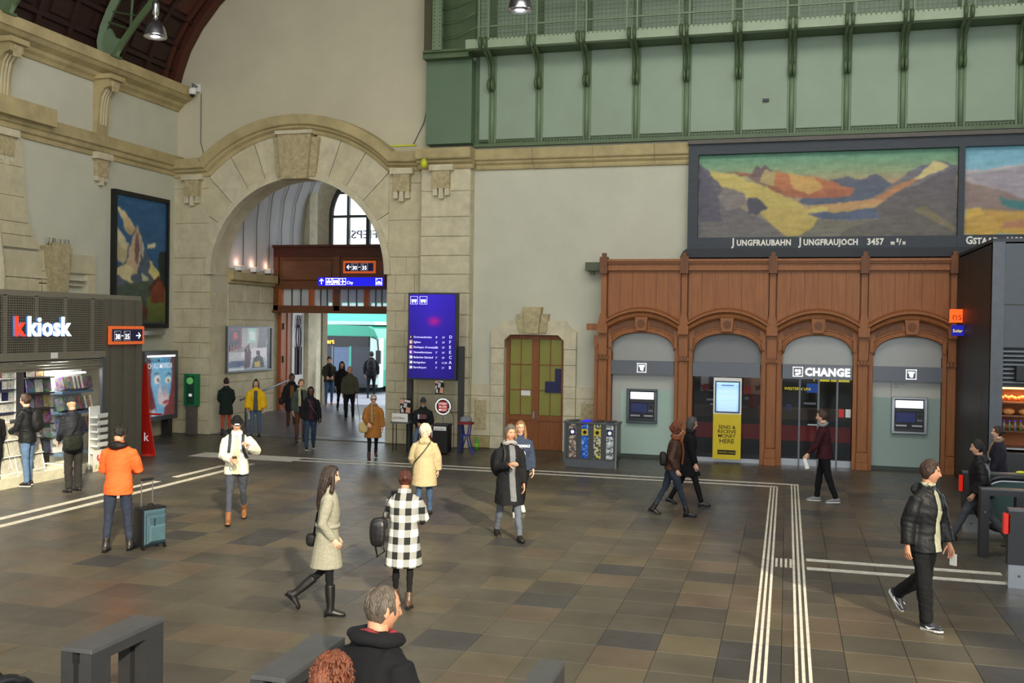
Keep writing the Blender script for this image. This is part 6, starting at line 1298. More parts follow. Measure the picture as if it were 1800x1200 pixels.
    def post_top(o, open_=open_, s=s, top=top, sd=sd, T=T, root=root, m_top=m_top):
        wrinkle(o, top.get('wr', .009), (8, 8, 6), sd+50)
        if open_:
            w0, w1, ztop, zbot = open_['w']; me = o.data; zt, zb = (H.z+ztop)*s, (H.z+zbot)*s; bm = bmesh.new(); bm.from_mesh(me)
            def inside(c, pad=0):
                if not (zb-(0 if not pad else .0) < c.z < zt+pad*0): return False
                tt = (zt-c.z)/(zt-zb); ww = (w0*(1-tt)+w1*tt)*s+pad; xa = math.sin(R(lean))*(c.z/s-H.z)*s if c.z/s > H.z else 0
                return abs(c.y-open_.get('off', 0)*s) < ww and c.x > xa+.02*s
            inner = bm.copy()
            dl = [f for f in bm.faces if inside(f.calc_center_median())]; bmesh.ops.delete(bm, geom=dl, context='FACES'); bm.to_mesh(me); bm.free()
            dl = [f for f in inner.faces if not inside(f.calc_center_median(), .05)]; bmesh.ops.delete(inner, geom=dl, context='FACES')
            inner.normal_update()
            for v in inner.verts: v.co -= v.normal*.014*s
            m3 = bpy.data.meshes.new('shirt'); inner.to_mesh(m3); inner.free(); m3.materials.clear(); m3.materials.append(open_['m']); m3.polygons.foreach_set('use_smooth', [True]*len(m3.polygons)); link(open_.get('name', 'shirt'), m3, root)
    soft(t, top.get('name', 'jacket'), m_top, root, vx, top.get('it', 4), post_top)
    # cuffs / hem ribbing etc. through extra parts
    # ---- scarf
    if scarf:
        sc_, kind = scarf; q = MB(); ms_ = cloth('s%d_%d_%d' % sc_, sc_)
        q.tube([T(.075*math.cos(a)+.005, .085*math.sin(a), .555+.018*math.cos(a*2)) for a in [R(k_*24) for k_ in range(16)]], .036, 8)
        if kind in ('long', 'one'):
            for sy in ((-1, 1) if kind == 'long' else (-1,)): q.tube([T(.075, sy*.05, .54), T(.13+.0, sy*.055, .45), T(.15*F_+th_, sy*.05, .3), T(.15*F_+th_, sy*.05, .08)], [.03, .038, .042, .045], 8, ry=[.02]*4, ref=(1, 0, 0))
        q.xf(S); soft(q, 'scarf', ms_, root, .012, 2)
    # ---- hair
    kind, hcx = hair; hm = mat('hair_%d_%d_%d' % hcx, hcx, .5, var=.35, scale=30, stretch=(1, 1, .25), bump=.6, bscale=90)
    if not (hat and kind == 'none') and kind != 'none':
        q = MB(); NL, NT = 30, 20; rr = random.Random(sd)
        off = {'short': .012, 'crop': .007, 'long': .016, 'bun': .011, 'curly': .030, 'bob': .022, 'thin': .006, 'puff': .03, 'tail': .011}[kind]
        rings = []
        for i in range(NT+1):
            thh = math.pi*(i/NT-.5); row = []
            for j in range(NL):
                ph = 2*math.pi*j/NL-math.pi; d = (math.cos(thh)*math.cos(ph), math.cos(thh)*math.sin(ph), math.sin(thh)); p = head_shape(d)
                a = abs(ph)/math.pi     # 0 front, 1 back
                line = .066 if a < .22 else (.066-(a-.22)/.13*.066 if a < .35 else (0-(a-.35)/.25*.075 if a < .6 else -.08))
                if kind == 'thin': line += .02 if a < .3 else 0
                if kind in ('bob', 'long', 'curly', 'puff') and a > .3: line -= .05
                o_ = off*(1+.25*math.sin(j*1.7+i)) if kind in ('curly', 'puff') else off
                if kind in ('curly', 'puff'): o_ += noise.noise(V(p.x*40, p.y*40, p.z*40+sd))*.022
                if p.z > line: u = min(1, (p.z-line)/.02); o_ = o_*(.35+.65*u)
                else: o_ = -.014
                nv = V(p.x, p.y, p.z).normalized(); row.append(p+nv*o_+(V(0, 0, .01) if kind in ('short', 'curly') and p.z > .09 else V(0, 0, 0)))
            rings.append(row)
        q.sweep(rings, True)
        if kind == 'bun': q.ell((-.045, 0, .125) if top.get('bun', 'top') == 'top' else (-.11, 0, .02), (.042, .042, .036), 10, 8)
        if kind == 'tail': q.tube([(-.09, 0, .02), (-.13, 0, 0), (-.14, 0, -.08), (-.12, 0, -.16)], [.02, .03, .028, .012], 8)
        if kind == 'curly': q.ell((-.1, 0, .03), (.06, .06, .06), 10, 8); 
        if kind == 'long':
            q.tube([(-.03, 0, .03), (-.045, 0, -.06), (-.06, 0, -.15), (-.075, 0, -.25), (-.085, 0, -.36), (-.085, 0, -.4)], [.075, .07, .06, .05, .036, .012], 12, ry=[.088, .092, .1, .1, .085, .04], ref=(0, 1, 0))
            for sy in (-1, 1): q.tube([(.03, sy*.078, .03), (.035, sy*.085, -.06), (.03, sy*.09, -.16), (.02, sy*.085, -.27)], [.02, .026, .03, .015], 8)
        if kind == 'bob': q.tube([(-.03, 0, .03), (-.03, 0, -.06), (-.03, 0, -.12)], [.08, .082, .06], 12, ry=[.09, .094, .08], ref=(0, 1, 0))
        lk = MB(); nl = (170 if near else 70) if kind != 'thin' else 90
        for _ in range(nl):
            az_ = rr.uniform(0, 2*math.pi); a = abs((az_+math.pi) % (2*math.pi)-math.pi)/math.pi
            line = .07 if a < .22 else (.07-(a-.22)/.13*.07 if a < .35 else (0-(a-.35)/.25*.075 if a < .6 else -.08))
            if kind == 'thin' and a < .4: continue
            t0 = rr.uniform(.2, 1.25); seg = rr.uniform(.35, .6); pts = []; tw = rr.uniform(-.25, .25)
            for q_ in range(5):
                th2 = t0-seg*q_/4; p = head_shape((math.cos(th2)*math.cos(az_+tw*q_/4), math.cos(th2)*math.sin(az_+tw*q_/4), math.sin(th2)))
                if p.z < line+.004: break
                cr = .012*math.sin(q_*2.2+az_*5) if kind in ('curly', 'puff') else 0
                o_ = off*(.8 if kind not in ('curly', 'puff') else 1.1)+.002+cr+noise.noise(V(p.x*30, p.y*30, p.z*30+sd))*.006; pts.append(p+p.normalized()*o_)
            if len(pts) > 2: w_ = rr.uniform(.005, .009)*(1.5 if kind in ('curly', 'puff') else 1); lk.tube(pts, [w_*.4]+[w_]*(len(pts)-2)+[w_*.25], 5, ry=[.003 if kind not in ('curly', 'puff') else .007]*len(pts))
        if kind == 'long':
            for _ in range(46):
                az_ = rr.uniform(1.6, 4.7); c0, s0 = math.cos(az_), math.sin(az_); L_2 = rr.uniform(.26, .42)
                lk.tube([(-.02+.085*c0, .094*s0, .05), (-.035+.08*c0, .1*s0, -.07), (-.055+.068*c0, .108*s0, -.18), (-.075+.045*c0, .1*s0, -L_2+.06), (-.085+.02*c0, .08*s0, -L_2)], [.008, .012, .012, .010, .002], 5, ry=[.004]*5)
        lk.xf(S @ Mh)
        q.xf(S @ Mh)
        o = soft(q, 'hair', hm, root, .0075 if near else .010, 1, (lambda o, sd=sd, kd=kind: wrinkle(o, .008 if kd in ('curly', 'puff') else .003, (50, 50, 14 if kd not in ('curly', 'puff') else 50), sd)))
        tag(lk.build('hair_locks', hm, o, smooth=True), kind='stuff')
    if hat:
        hk, hc_ = hat; q = MB(); rings = []
        for i in range(13):
            thh = R(8+82*i/12); rings.append([head_shape((math.cos(thh)*math.cos(a), math.cos(thh)*math.sin(a), math.sin(thh)))*1.13+V(-.004, 0, .012 if hk == 'beanie' else .004) for a in [2*math.pi*j/22 for j in range(22)]])
        q.sweep(rings, True)
        if hk == 'beanie': q.tube([(head_shape((math.cos(a)*.97, math.sin(a)*.97, .2))*1.11+V(0, 0, .01)) for a in [2*math.pi*j/20 for j in range(21)]], .015, 6, ry=.026)
        else: q.ell((.085, 0, .045), (.05, .06, .01), 12, 6)
        q.xf(S @ Mh); soft(q, hk, cloth('h%d_%d_%d' % hc_, hc_), root, .010, 2)
    if glasses:
        q = MB(); dk = glasses == 'sun'
        for sy in (-1, 1):
            c = (.099, sy*.032, .003)
            if dk: q.ell(c, (.004, .027, .019), 12, 8)
            else: q.tube([(.1, sy*.032+.023*math.cos(a), .003+.016*math.sin(a)) for a in [R(30*k_) for k_ in range(13)]], .0022, 5)
            q.tube([(.097, sy*.057, .008), (.02, sy*.082, .006)], .003, 5)
        q.tube([(.102, -.01, .006), (.102, .01, .006)], .003, 5); q.xf(S @ Mh); q.build('sunglasses' if dk else 'glasses', black, root)
    if extra: extra(root, T, S, LG, AR_, Mh, s, H)
    return dict(root=root, T=T, S=S, LG=LG, AR=AR_, Mh=Mh, s=s, H=H)
def held(P, name, label, cat):     # a top-level thing placed in the person's frame
    t = thing(name, label, cat); t.matrix_world = P['root'].matrix_basis.copy() if False else Matrix.Translation(P['root'].location) @ Matrix.Rotation(P['root'].rotation_euler.z, 4, 'Z'); return t
def put(P, mb, n, m, par, smooth=True): mb.xf(P['S']); return mb.build(n, m, par, smooth=smooth)
def backpack(P, label, col, off=(-.2, 0, .3), size=(.1, .16, .24), both=True):
    t = held(P, 'backpack', label, 'backpack'); T = P['T']; m_ = cloth('b%d_%d_%d' % col, col, .6)
    q = MB(); q.ell(T(*off), size, 14, 10); q.ell(T(off[0]-.03, off[1], off[2]-.06), (size[0]*.9, size[1]*.85, size[2]*.62), 12, 8); q.xf(P['S']); soft(q, 'pack_body', m_, t, .014, 2)
    q = MB(); q.tube([T(off[0]-size[0]*1.15, off[1]-size[1]*.7, off[2]-.04), T(off[0]-size[0]*1.25, off[1], off[2]-.06), T(off[0]-size[0]*1.15, off[1]+size[1]*.7, off[2]-.04)], .006, 5); put(P, q, 'zip', black, t)
    for sy in ((-1, 1) if both else (-1,)):
        q = MB(); q.tube([T(-.14, sy*.09, .47), T(-.06, sy*.1, .545), T(.06, sy*.1, .53), T(.148, sy*.1, .42), T(.155, sy*.115, .28), T(.1, sy*.16, .16), T(-.08, sy*.17, .12)], [.024]*7, 6, ry=[.008]*7, ref=(1, 0, 0)); put(P, q, 'shoulder_strap', m_, t)
    return t
def sling(P, t, m_, sy=1, y1=None, z1=.0, r=.008):   # cross-body strap from shoulder to opposite hip, front and back
    T = P['T']
    for fx in (1, -1):
        q = MB(); q.tube([T(0, sy*.1, .53), T(fx*.11, sy*.07, .47), T(fx*.155, -sy*.0, .3), T(fx*.155, -sy*.1, .14), T(fx*.06, -sy*.19, z1)], r*2, 5, ry=r, ref=(1, 0, 0)); put(P, q, 'strap', m_, t)
def bag(P, name, label, c, size, col, strap=None, m=None):
    t = held(P, name, label, 'bag'); q = MB(); q.ell((0, 0, 0), (1, 1, 1), 14, 10)
    for i, v in enumerate(q.v):  # superellipsoid: boxy bag
        w = V(*[math.copysign(abs(a)**.62, a) for a in v]); q.v[i] = V(w.x*size[0], w.y*size[1], w.z*size[2])+Vector(c)
    q.xf(P['S']); soft(q, 'bag_body', m or cloth('b%d_%d_%d' % col, col, .6), t, .012, 2, lambda o: wrinkle(o, .006)); 
    if strap: 
        q = MB(); q.tube([Vector(p) for p in strap], .012, 6, ry=.006); put(P, q, 'strap', m or cloth('b%d_%d_%d' % col, col, .6), t)
    return t
def F2(px, py, z=0): p = flo(px, py, z); return (p.x, p.y)
dark = (26, 27, 30)
WALK = ((24, 4, -8), (-18, 22, 38)); WALK2 = ((-18, 22, 38), (24, 4, -8)); STAND = ((2, 2, 0), (-2, 2, 0)); SOFTW = ((12, 6, 0), (-10, 14, 16)); SOFTW2 = ((-10, 14, 16), (12, 6, 0))
# 1 orange jacket
P = person('man in an orange jacket and dark jeans, seen from behind beside a suitcase', F2(207, 968), 1.83, 112, ((4, 2, 0), (-3, 2, 0)), 4, (14, 16, 78, -30), (14, 14, 80, -32), (-22, 32), 'm', ('short', (24, 18, 16)),
    dict(c=(236, 100, 46), hem=-.14, th=.022, flare=1.1, sleeve=1.05, name='orange_jacket', collar=1, r=.7, var=.05), ((46, 52, 68), .98), ((40, 36, 34), 'boot'), near=True, leg_out=(4, 4))
q = MB(); q.ell(P['T'](-.11, 0, .53), (.075, .14, .06), 14, 8); q.tube([P['T'](-.04, -.12, .555), P['T'](-.15, 0, .52), P['T'](-.04, .12, .555)], [.04, .055, .04], 8); q.xf(P['S']); soft(q, 'hood', cloth('hood_black', (26, 22, 24), .6), P['root'], .012, 2, lambda o: wrinkle(o, .012))
# suitcase
sx, sy_ = F2(264, 962); t = thing('suitcase', 'teal blue wheeled suitcase with extended telescopic handle beside the orange jacket', 'suitcase', (sx, sy_, 0), R(66))
teal = mat('suitcase_teal', (54, 80, 92), .6, var=.1, bump=.2)
q = MB(); q.cbox(-.19, .19, -.13, .13, .05, .58, .04); q.build('shell', teal, t, auto=True); MB().box(-.2, -.17, -.12, .12, .06, .57).build('side_panel', black, t)
MB().cbox(-.15, .15, -.19, -.12, .09, .5, .03).build('front_pocket', teal, t); MB().tube([(-.05, -.2, .2), (-.05, -.2, .46)], .008, 5).build('zip', black, t); MB().cbox(-.13, .13, -.215, -.18, .12, .36, .02).build('lower_pocket', mat('suitcase_teal_light', (62, 90, 100), .6), t)
MB().box(-.19, .19, -.1, .12, .57, .6).build('top_trim', black, t); MB().tube([(-.06, 0, .6), (-.03, 0, .64), (.03, 0, .64), (.06, 0, .6)], .012, 6).build('carry_handle', black, t)
for a in (-.09, .09): MB().tube([(a, .1, .55), (a, .1, .98)], .009, 6).build('telescopic_bar', steel, t)
MB().tube([(-.1, .1, .99), (.1, .1, .99)], .018, 8).build('grip', black, t)
for a in (-.17, .17):
    for b_ in (-.1, .1): MB().lathe([(0, -.015), (.03, -.015), (.03, .015), (0, .015)], (a, b_, .03), 10, 'x').build('wheel', rubber, t)
# 2 kiosk customer reaching
P = person('man in a black jacket and blue jeans reaching over the kiosk counter', F2(48, 853), 1.83, 190, ((3, 2, 0), (-3, 2, 0)), 3, (52, 8, 82, 2), (18, 6, 62, -10), (0, 6), 'f', ('short', (66, 42, 28)),
    dict(c=dark, hem=-.1, th=.02, r=.6), ((92, 118, 152), 1.05), ((28, 28, 30), 'sneaker'), glasses='clear', near=False, z0=0)
backpack(P, 'black backpack on the man at the kiosk counter', (28, 28, 30), (-.21, 0, .3), (.085, .15, .22))
t = held(P, 'wallet', 'small dark wallet in the hand of the kiosk customer', 'wallet'); wv = P['AR'][1][2]+P['AR'][1][3]*.08; q = MB().box(-.05, .05, -.06, .06, -.01, .01); q.xf(Matrix.Translation(wv+V(0, 0, .02))); put(P, q, 'leather', black, t, False)
# 3 grey beanie man
P = person('man in a dark grey beanie and navy jacket with a shoulder bag, browsing the kiosk', F2(128, 864), 1.83, 158, ((2, 3, 0), (-3, 2, 0)), 5, (4, 6, 40, -8), (6, 8, 50, -14), (-8, 14), 'l', ('none', (60, 50, 44)),
    dict(c=(34, 36, 44), hem=-.17, th=.02, r=.6), ((46, 44, 42), 1.25), ((30, 28, 28), 'shoe'), hat=('beanie', (54, 56, 62)))
t = bag(P, 'shoulder_bag', 'olive black shoulder bag hanging behind the grey-beanie man', (-.2, .12, .93), (.08, .17, .15), (32, 34, 28)); sling(P, t, cloth('strapblack', (24, 24, 24)), -1, z1=.05)
# 3b partial person at left edge
P = person('person in a black coat cut off by the left frame edge at the kiosk', F2(-14, 862), 1.72, 150, STAND, 4, (4, 10, 30, 0), (10, 10, 40, -8), (0, 10), 'l', ('short', (50, 36, 28)), dict(c=(24, 24, 26), hem=-.3, th=.02), ((52, 50, 48), 1), ((26, 26, 26), 'shoe'))
# 4 white jacket
P = person('man in a white jacket and black beanie looking at his phone', F2(415, 918), 1.80, -62, ((17, 8, -6), (-14, 22, 20)), 5, (22, 8, 84, -34), (42, 30, 122, -26), (4, 26), 'l', ('none', (40, 30, 24)),
    dict(c=(228, 226, 208), hem=-.12, th=.026, sleeve=1.12, r=.6, var=.04, open=dict(w=(.03, .075, .5, -.2), m=cloth('cream_jumper', (196, 190, 164)), name='cream_jumper')), ((68, 72, 82), .86), ((128, 84, 50), 'boot'), hat=('beanie', (22, 22, 24)), near=True)
q = MB(); q.box(.0, .004, -.035, .035, -.012, .012); q.xf(P['Mh'] @ Matrix.Translation((.113, 0, .052))); q.xf(P['S']); q.build('beanie_label', white, [c for c in P['root'].children if c.name.startswith('beanie')][0])
backpack(P, 'dark grey backpack worn by the man in the white jacket', (52, 54, 60), (-.2, 0, .3), (.08, .14, .2))
t = held(P, 'smartphone', 'black smartphone in the hand of the man in the white jacket', 'phone'); wv = P['AR'][0][2]+P['AR'][0][3]*.09; q = MB().box(-.07, .07, -.035, .035, -.005, .005); q.xf(Matrix.Translation(wv+V(.02, 0, .035)) @ Matrix.Rotation(R(-25), 4, 'Y')); put(P, q, 'case', black, t, False)
# 5 grey coat woman
P = person('woman in profile with long brown hair, grey wool coat and tall boots', F2(574, 1080), 1.70, 26, ((4, 2, 0), (-8, 42, 48)), 1, (-14, 8, 34, -12), (-12, 10, 34, -12), (0, 6), 'f', ('long', (44, 31, 24)),
    dict(m=mat('grey_wool', (150, 147, 130), .95, var=.25, scale=70, bump=.3, bscale=120), hem=-.36, th=.014, flare=1.35, w=.94, name='wool_coat', it=4, wr=.006), ((20, 20, 22), .78), ((22, 21, 22), 'tall'), near=True, leg_out=(0, 0), fat=.93)
q = MB(); rg = [P['T'](.137*math.cos(a), .158*math.sin(a), .13) for a in [2*math.pi*k/20 for k in range(21)]]; q.tube(rg, .012, 6, ry=.026, ref=(0, 0, 1)); put(P, q, 'belt', MATS['grey_wool'], P['root'])
t = bag(P, 'handbag', 'small black handbag at the back of the woman in the grey wool coat', (-.18, .2, .84), (.07, .06, .08), (24, 22, 24), strap=[(-.16, .2, .9), (-.12, .2, 1.15), (-.02, .14, 1.5)])
# 6 plaid coat woman
pm = bpy.data.materials.new('plaid_wool'); pm.use_nodes = True; N = pm.node_tree.nodes; LK = pm.node_tree.links; bb = N['Principled BSDF']; bb.inputs['Roughness'].default_value = .9; MATS['plaid_wool'] = pm
tc = N.new('ShaderNodeTexCoord'); sx_ = N.new('ShaderNodeSeparateXYZ'); LK.new(tc.outputs['Object'], sx_.inputs[0])
def band(out, sc, off=0):
    m1 = N.new('ShaderNodeMath'); m1.operation = 'MULTIPLY_ADD'; m1.inputs[1].default_value = sc; m1.inputs[2].default_value = off+50; LK.new(out, m1.inputs[0]); m2 = N.new('ShaderNodeMath'); m2.operation = 'FRACT'; LK.new(m1.outputs[0], m2.inputs[0])
    m3 = N.new('ShaderNodeMath'); m3.operation = 'GREATER_THAN'; m3.inputs[1].default_value = .5; LK.new(m2.outputs[0], m3.inputs[0]); return m3.outputs[0]
ad = N.new('ShaderNodeMath'); ad.operation = 'ADD'; LK.new(band(sx_.outputs[1], 7.2, .25), ad.inputs[0]); LK.new(band(sx_.outputs[2], 6.0), ad.inputs[1])
nz = N.new('ShaderNodeTexNoise'); nz.inputs['Scale'].default_value = 150
rpp = N.new('ShaderNodeValToRGB'); rpp.color_ramp.interpolation = 'CONSTANT'; e = rpp.color_ramp.elements; e[0].color = (.80, .79, .74, 1); e[1].position = .3; e[1].color = (.30, .30, .28, 1); e3 = rpp.color_ramp.elements.new(.8); e3.color = (.012, .012, .013, 1)
hf = N.new('ShaderNodeMath'); hf.operation = 'MULTIPLY'; hf.inputs[1].default_value = .5; LK.new(ad.outputs[0], hf.inputs[0]); LK.new(hf.outputs[0], rpp.inputs[0]); LK.new(rpp.outputs[0], bb.inputs['Base Color'])
P = person('woman in a black, white and grey plaid coat seen from behind', F2(708, 1064), 1.60, 100, ((-4, 12, 10), (7, 2, 0)), 4, (22, 12, 70, -20), (38, 14, 96, -14), (10, 10), 'm', ('bun', (76, 36, 25)),
    dict(m=pm, hem=-.40, th=.026, flare=1.5, sleeve=1.15, name='plaid_coat', bun='back', wr=.004), ((22, 20, 22), .76), ((78, 58, 44), 'boot'), near=True, leg_out=(1, 2), fat=1.02)
t = bag(P, 'leather_bag', 'black leather backpack hanging from the left shoulder of the plaid-coat woman', (-.12, .3, .97), (.11, .12, .19), (26, 25, 28), strap=[(-.12, .27, 1.1), (-.08, .2, 1.35), (.0, .14, 1.46), (.08, .2, 1.2), (-.02, .28, 1.02)], m=mat('black_leather', (26, 25, 28), .35))
q = MB(); q.tube([(-.17, .26, .86), (-.2, .2, .74), (-.18, .3, .66), (-.14, .34, .8)], .014, 6); put(P, q, 'hanging_strap', mat('black_leather', (26, 25, 28), .35), t)
t = held(P, 'folder', 'dark menu folder held up by the plaid-coat woman', 'folder'); wv = P['AR'][1][2]+P['AR'][1][3]*.1; q = MB().box(-.008, .008, -.1, .1, -.12, .14); q.xf(Matrix.Translation(wv+V(.04, .05, .05))); put(P, q, 'cover', black, t, False)
# 7 cream parka
P = person('white-haired woman in a long cream parka seen from behind', F2(745, 905), 1.58, 108, ((8, 4, 0), (-8, 14, 12)), 8, (2, 16, 10, 4), (6, 16, 40, -10), (0, 10), 'f', ('curly' if False else 'puff', (216, 206, 184)),
    dict(c=(178, 162, 126), hem=-.34, th=.03, flare=1.35, sleeve=1.15, name='cream_parka', hood=1, r=.75, var=.05), ((62, 82, 110), 1.0), ((30, 28, 28), 'shoe'), fat=1.12, near=True)
t = held(P, 'crossbody_strap', 'thin black cross-body strap over the cream parka', 'bag'); 
q = MB(); T_ = P['T']; q.tube([T_(.02, -.12, .56), T_(-.13, -.1, .47), T_(-.182, .0, .32), T_(-.186, .1, .2), T_(-.12, .19, .1)], .012, 5, ry=.006, ref=(1, 0, 0)); put(P, q, 'strap', black, t)
# 8 black coat man
P = person('grey-haired man in a long black coat and light grey scarf striding forward', F2(893, 945), 1.82, -60, ((-12, 14, 12), (20, 4, -4)), 2, (20, 10, 112, -34), (2, 8, 14, 2), (12, 4), 'm', ('short', (92, 86, 80)),
    dict(c=(24, 24, 27), hem=-.36, th=.02, flare=1.3, name='long_coat', open=dict(w=(.045, .05, .53, -.3), m=cloth('grey_jumper', (112, 114, 118)), name='grey_jumper', off=.02)), ((92, 98, 110), .92), ((30, 26, 24), 'shoe'), scarf=((150, 148, 146), 'short'), near=True)
backpack(P, 'black backpack slung on one shoulder of the man in the long black coat', (34, 34, 36), (-.2, -.12, .22), (.09, .13, .22), False)
# 9 sweatshirt woman
P = person('long-haired woman with glasses in a navy printed sweatshirt and white trainers', F2(912, 905), 1.68, -66, ((14, 4, -4), (-12, 20, 14)), 2, (0, 10, 12, 4), (2, 12, 14, 4), (0, 0), 'f', ('long', (150, 112, 74)),
    dict(c=(52, 62, 82), hem=-.08, th=.024, name='sweatshirt', hood=1), ((22, 22, 28), .84), ((220, 220, 214), 'sneaker'), fat=1.12, glasses='clear')
T_ = P['T']; s_ = P['s']; yy = -.0
for s, z, sz in (('NATIONALS', .36, .065), ('RELEE', .1, .06)): text('print_text', s, sz, tuple(P['S'] @ T_(.172, -.0, z)), white, P['root'], (90, 0, 90), .002, .002, 'CENTER', .8)
q = MB(); q.lathe([(0, -.006), (.075, -.006), (.075, 0), (0, 0)], tuple(T_(.176, 0, .24)), 18, 'x'); put(P, q, 'print_emblem', white, P['root']); q = MB(); q.lathe([(0, -.006), (.058, -.006), (.058, 0), (0, 0)], tuple(T_(.180, 0, .24)), 18, 'x'); put(P, q, 'print_emblem', mat('emblem_red', (120, 50, 60), var=.4, scale=40), P['root'])
# 10 brown leather woman
P = person('red curly-haired woman in sunglasses, brown leather jacket and rust scarf, striding right', F2(1180, 906), 1.70, 10, ((20, 2, -4), (-17, 12, 18)), 6, (-18, 8, 28, -8), (-16, 10, 26, -6), (2, 0), 'f', ('curly', (118, 60, 38)),
    dict(c=(66, 46, 36), hem=-.04, th=.016, r=.5, name='leather_jacket'), ((44, 52, 64), .86), ((24, 22, 22), 'boot'), glasses='sun', scarf=((124, 68, 40), 'long'), near=True)
t = bag(P, 'shoulder_bag', 'dark round shoulder bag behind the brown leather jacket', (-.17, -.1, 1.05), (.07, .08, .13), (22, 20, 22)); 
# 11 black coat woman
P = person('dark grey-haired woman in glasses and a black knee coat walking right behind the red-haired one', F2(1208, 888), 1.70, 10, ((20, 4, -4), (-16, 14, 16)), 4, (6, 6, 16, 0), (4, 6, 14, 0), (0, 6), 'f', ('bob', (70, 68, 68)),
    dict(c=(18, 18, 21), hem=-.3, th=.022, flare=1.2, name='black_coat'), ((20, 20, 22), 1.0), ((36, 32, 32), 'shoe'), glasses='clear', scarf=((24, 24, 26), 'short'))
# 12 maroon man
P = person('young man in a maroon jacket over a grey hood walking left past the office doors', F2(1448, 882), 1.80, 176, ((12, 6, 0), (-10, 10, 4)), 4, (-8, 8, 10, 0), (24, 8, 36, -4), (0, 6), 'f', ('short', (66, 44, 32)),
    dict(c=(58, 22, 30), hem=-.1, th=.02, name='maroon_jacket'), ((20, 20, 22), 1.05), ((120, 120, 124), 'sneaker'), scarf=((132, 132, 134), 'short'))
t = held(P, 'paper_bag', 'small white paper in the hand of the man in the maroon jacket', 'paper'); wv = P['AR'][1][2]+P['AR'][1][3]*.1; q = MB().prism([(-.03, 0), (.03, 0), (-.02, -.2), (-.09, -.18)], -.02, .02); q.xf(Matrix.Translation(wv)); put(P, q, 'sheet', whitep, t, False)
# 13 right man
P = person('tall man in an open black jacket over a pale hoodie striding at the right', F2(1622, 1098), 1.88, -42, ((10, 4, -4), (-8, 44, 50)), 3, (-14, 12, 4, 6), (6, 10, 20, 2), (30, 2), 'm', ('short', (56, 36, 26)),
    dict(c=(24, 25, 28), hem=-.13, th=.026, sleeve=1.12, r=.5, name='black_jacket', hood=1, open=dict(w=(.05, .085, .52, -.2), m=cloth('pale_hoodie', (176, 176, 152)), name='pale_hoodie', off=.03)), ((20, 20, 22), 1.35), ((44, 46, 54), 'sneaker'), fat=1.03, near=True)
for yy in (.01, .05): q = MB(); q.tube([P['T'](.12, yy, .5), P['T'](.162, yy, .4), P['T'](.166, yy+.008, .32)], .005, 5); put(P, q, 'drawstring', black, P['root'])
q = MB(); q.tube([P['T'](.05*math.cos(a)+.0, .07*math.sin(a), .575) for a in [R(30*k) for k in range(13)]], .02, 6); put(P, q, 'inner_collar', cloth('pale_hoodie', (176, 176, 152)), P['root'])
for i, sy in ((0, -1), (1, 1)):
    hp, k_, an, f = P['LG'][i]; cf, sf = math.cos(f), math.sin(f); q = MB(); pts = [(.02, -.03), (.05, -.055), (.13, -.03), (.055, -.04)]; yo = sy*.05
    for sg in (-1, 1): 
        fp_ = [an+V(a*cf+z*sf, sg*.052, -a*sf+z*cf) for a, z in pts]; q.add(fp_+[p+V(0, -sg*.006, 0) for p in fp_], [(0, 1, 2, 3), (7, 6, 5, 4), (0, 4, 5, 1), (1, 5, 6, 2), (2, 6, 7, 3), (3, 7, 4, 0)])
    put(P, q, 'shoe_tick', white, P['root'], False)
t = held(P, 'folded_paper', 'small white paper in the far hand of the tall man at the right', 'paper'); wv = P['AR'][1][2]+P['AR'][1][3]*.1; q = MB().box(-.02, .05, -.01, .01, -.12, .0); q.xf(Matrix.Translation(wv)); put(P, q, 'sheet', whitep, t, False)
# 14 man in black puffer
P = person('black-haired man in a black padded jacket and grey trousers walking left beyond the barrier', F2(1722, 955), 1.72, 178, ((30, 6, -6), (-22, 16, 22)), 4, (-14, 8, 30, -6), (-10, 8, 34, -8), (0, 4), 'l', ('short', (18, 16, 16)),
    dict(c=(22, 22, 24), hem=-.1, th=.036, sleeve=1.2, r=.5, hood=1, name='padded_jacket'), ((72, 74, 80), 1.0), ((40, 34, 32), 'shoe'), fat=1.05)
# 15 woman at bakery
P = person('brown-haired woman in a dark coat with beige scarf by the bakery window', (3.70, 19.5), 1.66, 170, STAND, 2, (5, 8, 20, 0), (5, 8, 20, 0), (8, -2), 'f', ('bun', (56, 34, 26)), dict(c=(36, 34, 44), hem=-.3, th=.03, name='dark_coat', bun='back'), ((30, 30, 34), 1), ((28, 26, 26), 'shoe'), scarf=((128, 110, 92), 'long'))
# 16 green parka
P = person('short-haired person in a dark green parka and rust red trousers by the arch', F2(397, 764), 1.68, 118, STAND, 2, (8, 10, 50, -20), (8, 10, 50, -20), (-6, 8), 'f', ('short', (48, 28, 20)), dict(c=(30, 42, 36), hem=-.3, th=.026, flare=1.2, hood=1, name='green_parka'), ((186, 84, 60), .9), ((40, 36, 34), 'boot'))
# 17 yellow jacket
P = person('young woman with a top knot in a bright yellow puffer jacket and blue jeans', F2(449, 767), 1.66, -62, ((3, 2, 0), (-5, 6, 0)), 0, (3, 14, 8, 6), (3, 14, 8, 6), (0, 0), 'f', ('bun', (50, 32, 28)),
    dict(c=(240, 190, 16), hem=-.12, th=.04, sleeve=1.25, r=.5, var=.05, name='yellow_puffer', hood=1, open=dict(w=(.05, .085, .5, -.2), m=cloth('grey_top', (88, 88, 84)), name='grey_top')), ((88, 108, 132), .92), ((36, 34, 34), 'shoe'))
q = MB()
for sy in (-1, 1): q.tube([(.0, sy*.078, .02), (-.01, sy*.085, -.1), (0, sy*.08, -.2)], [.02, .026, .012], 7)
q.xf(P['S'] @ P['Mh']); soft(q, 'side_hair', mat('hair_50_32_28', (50, 32, 28)), P['root'], .01, 1)
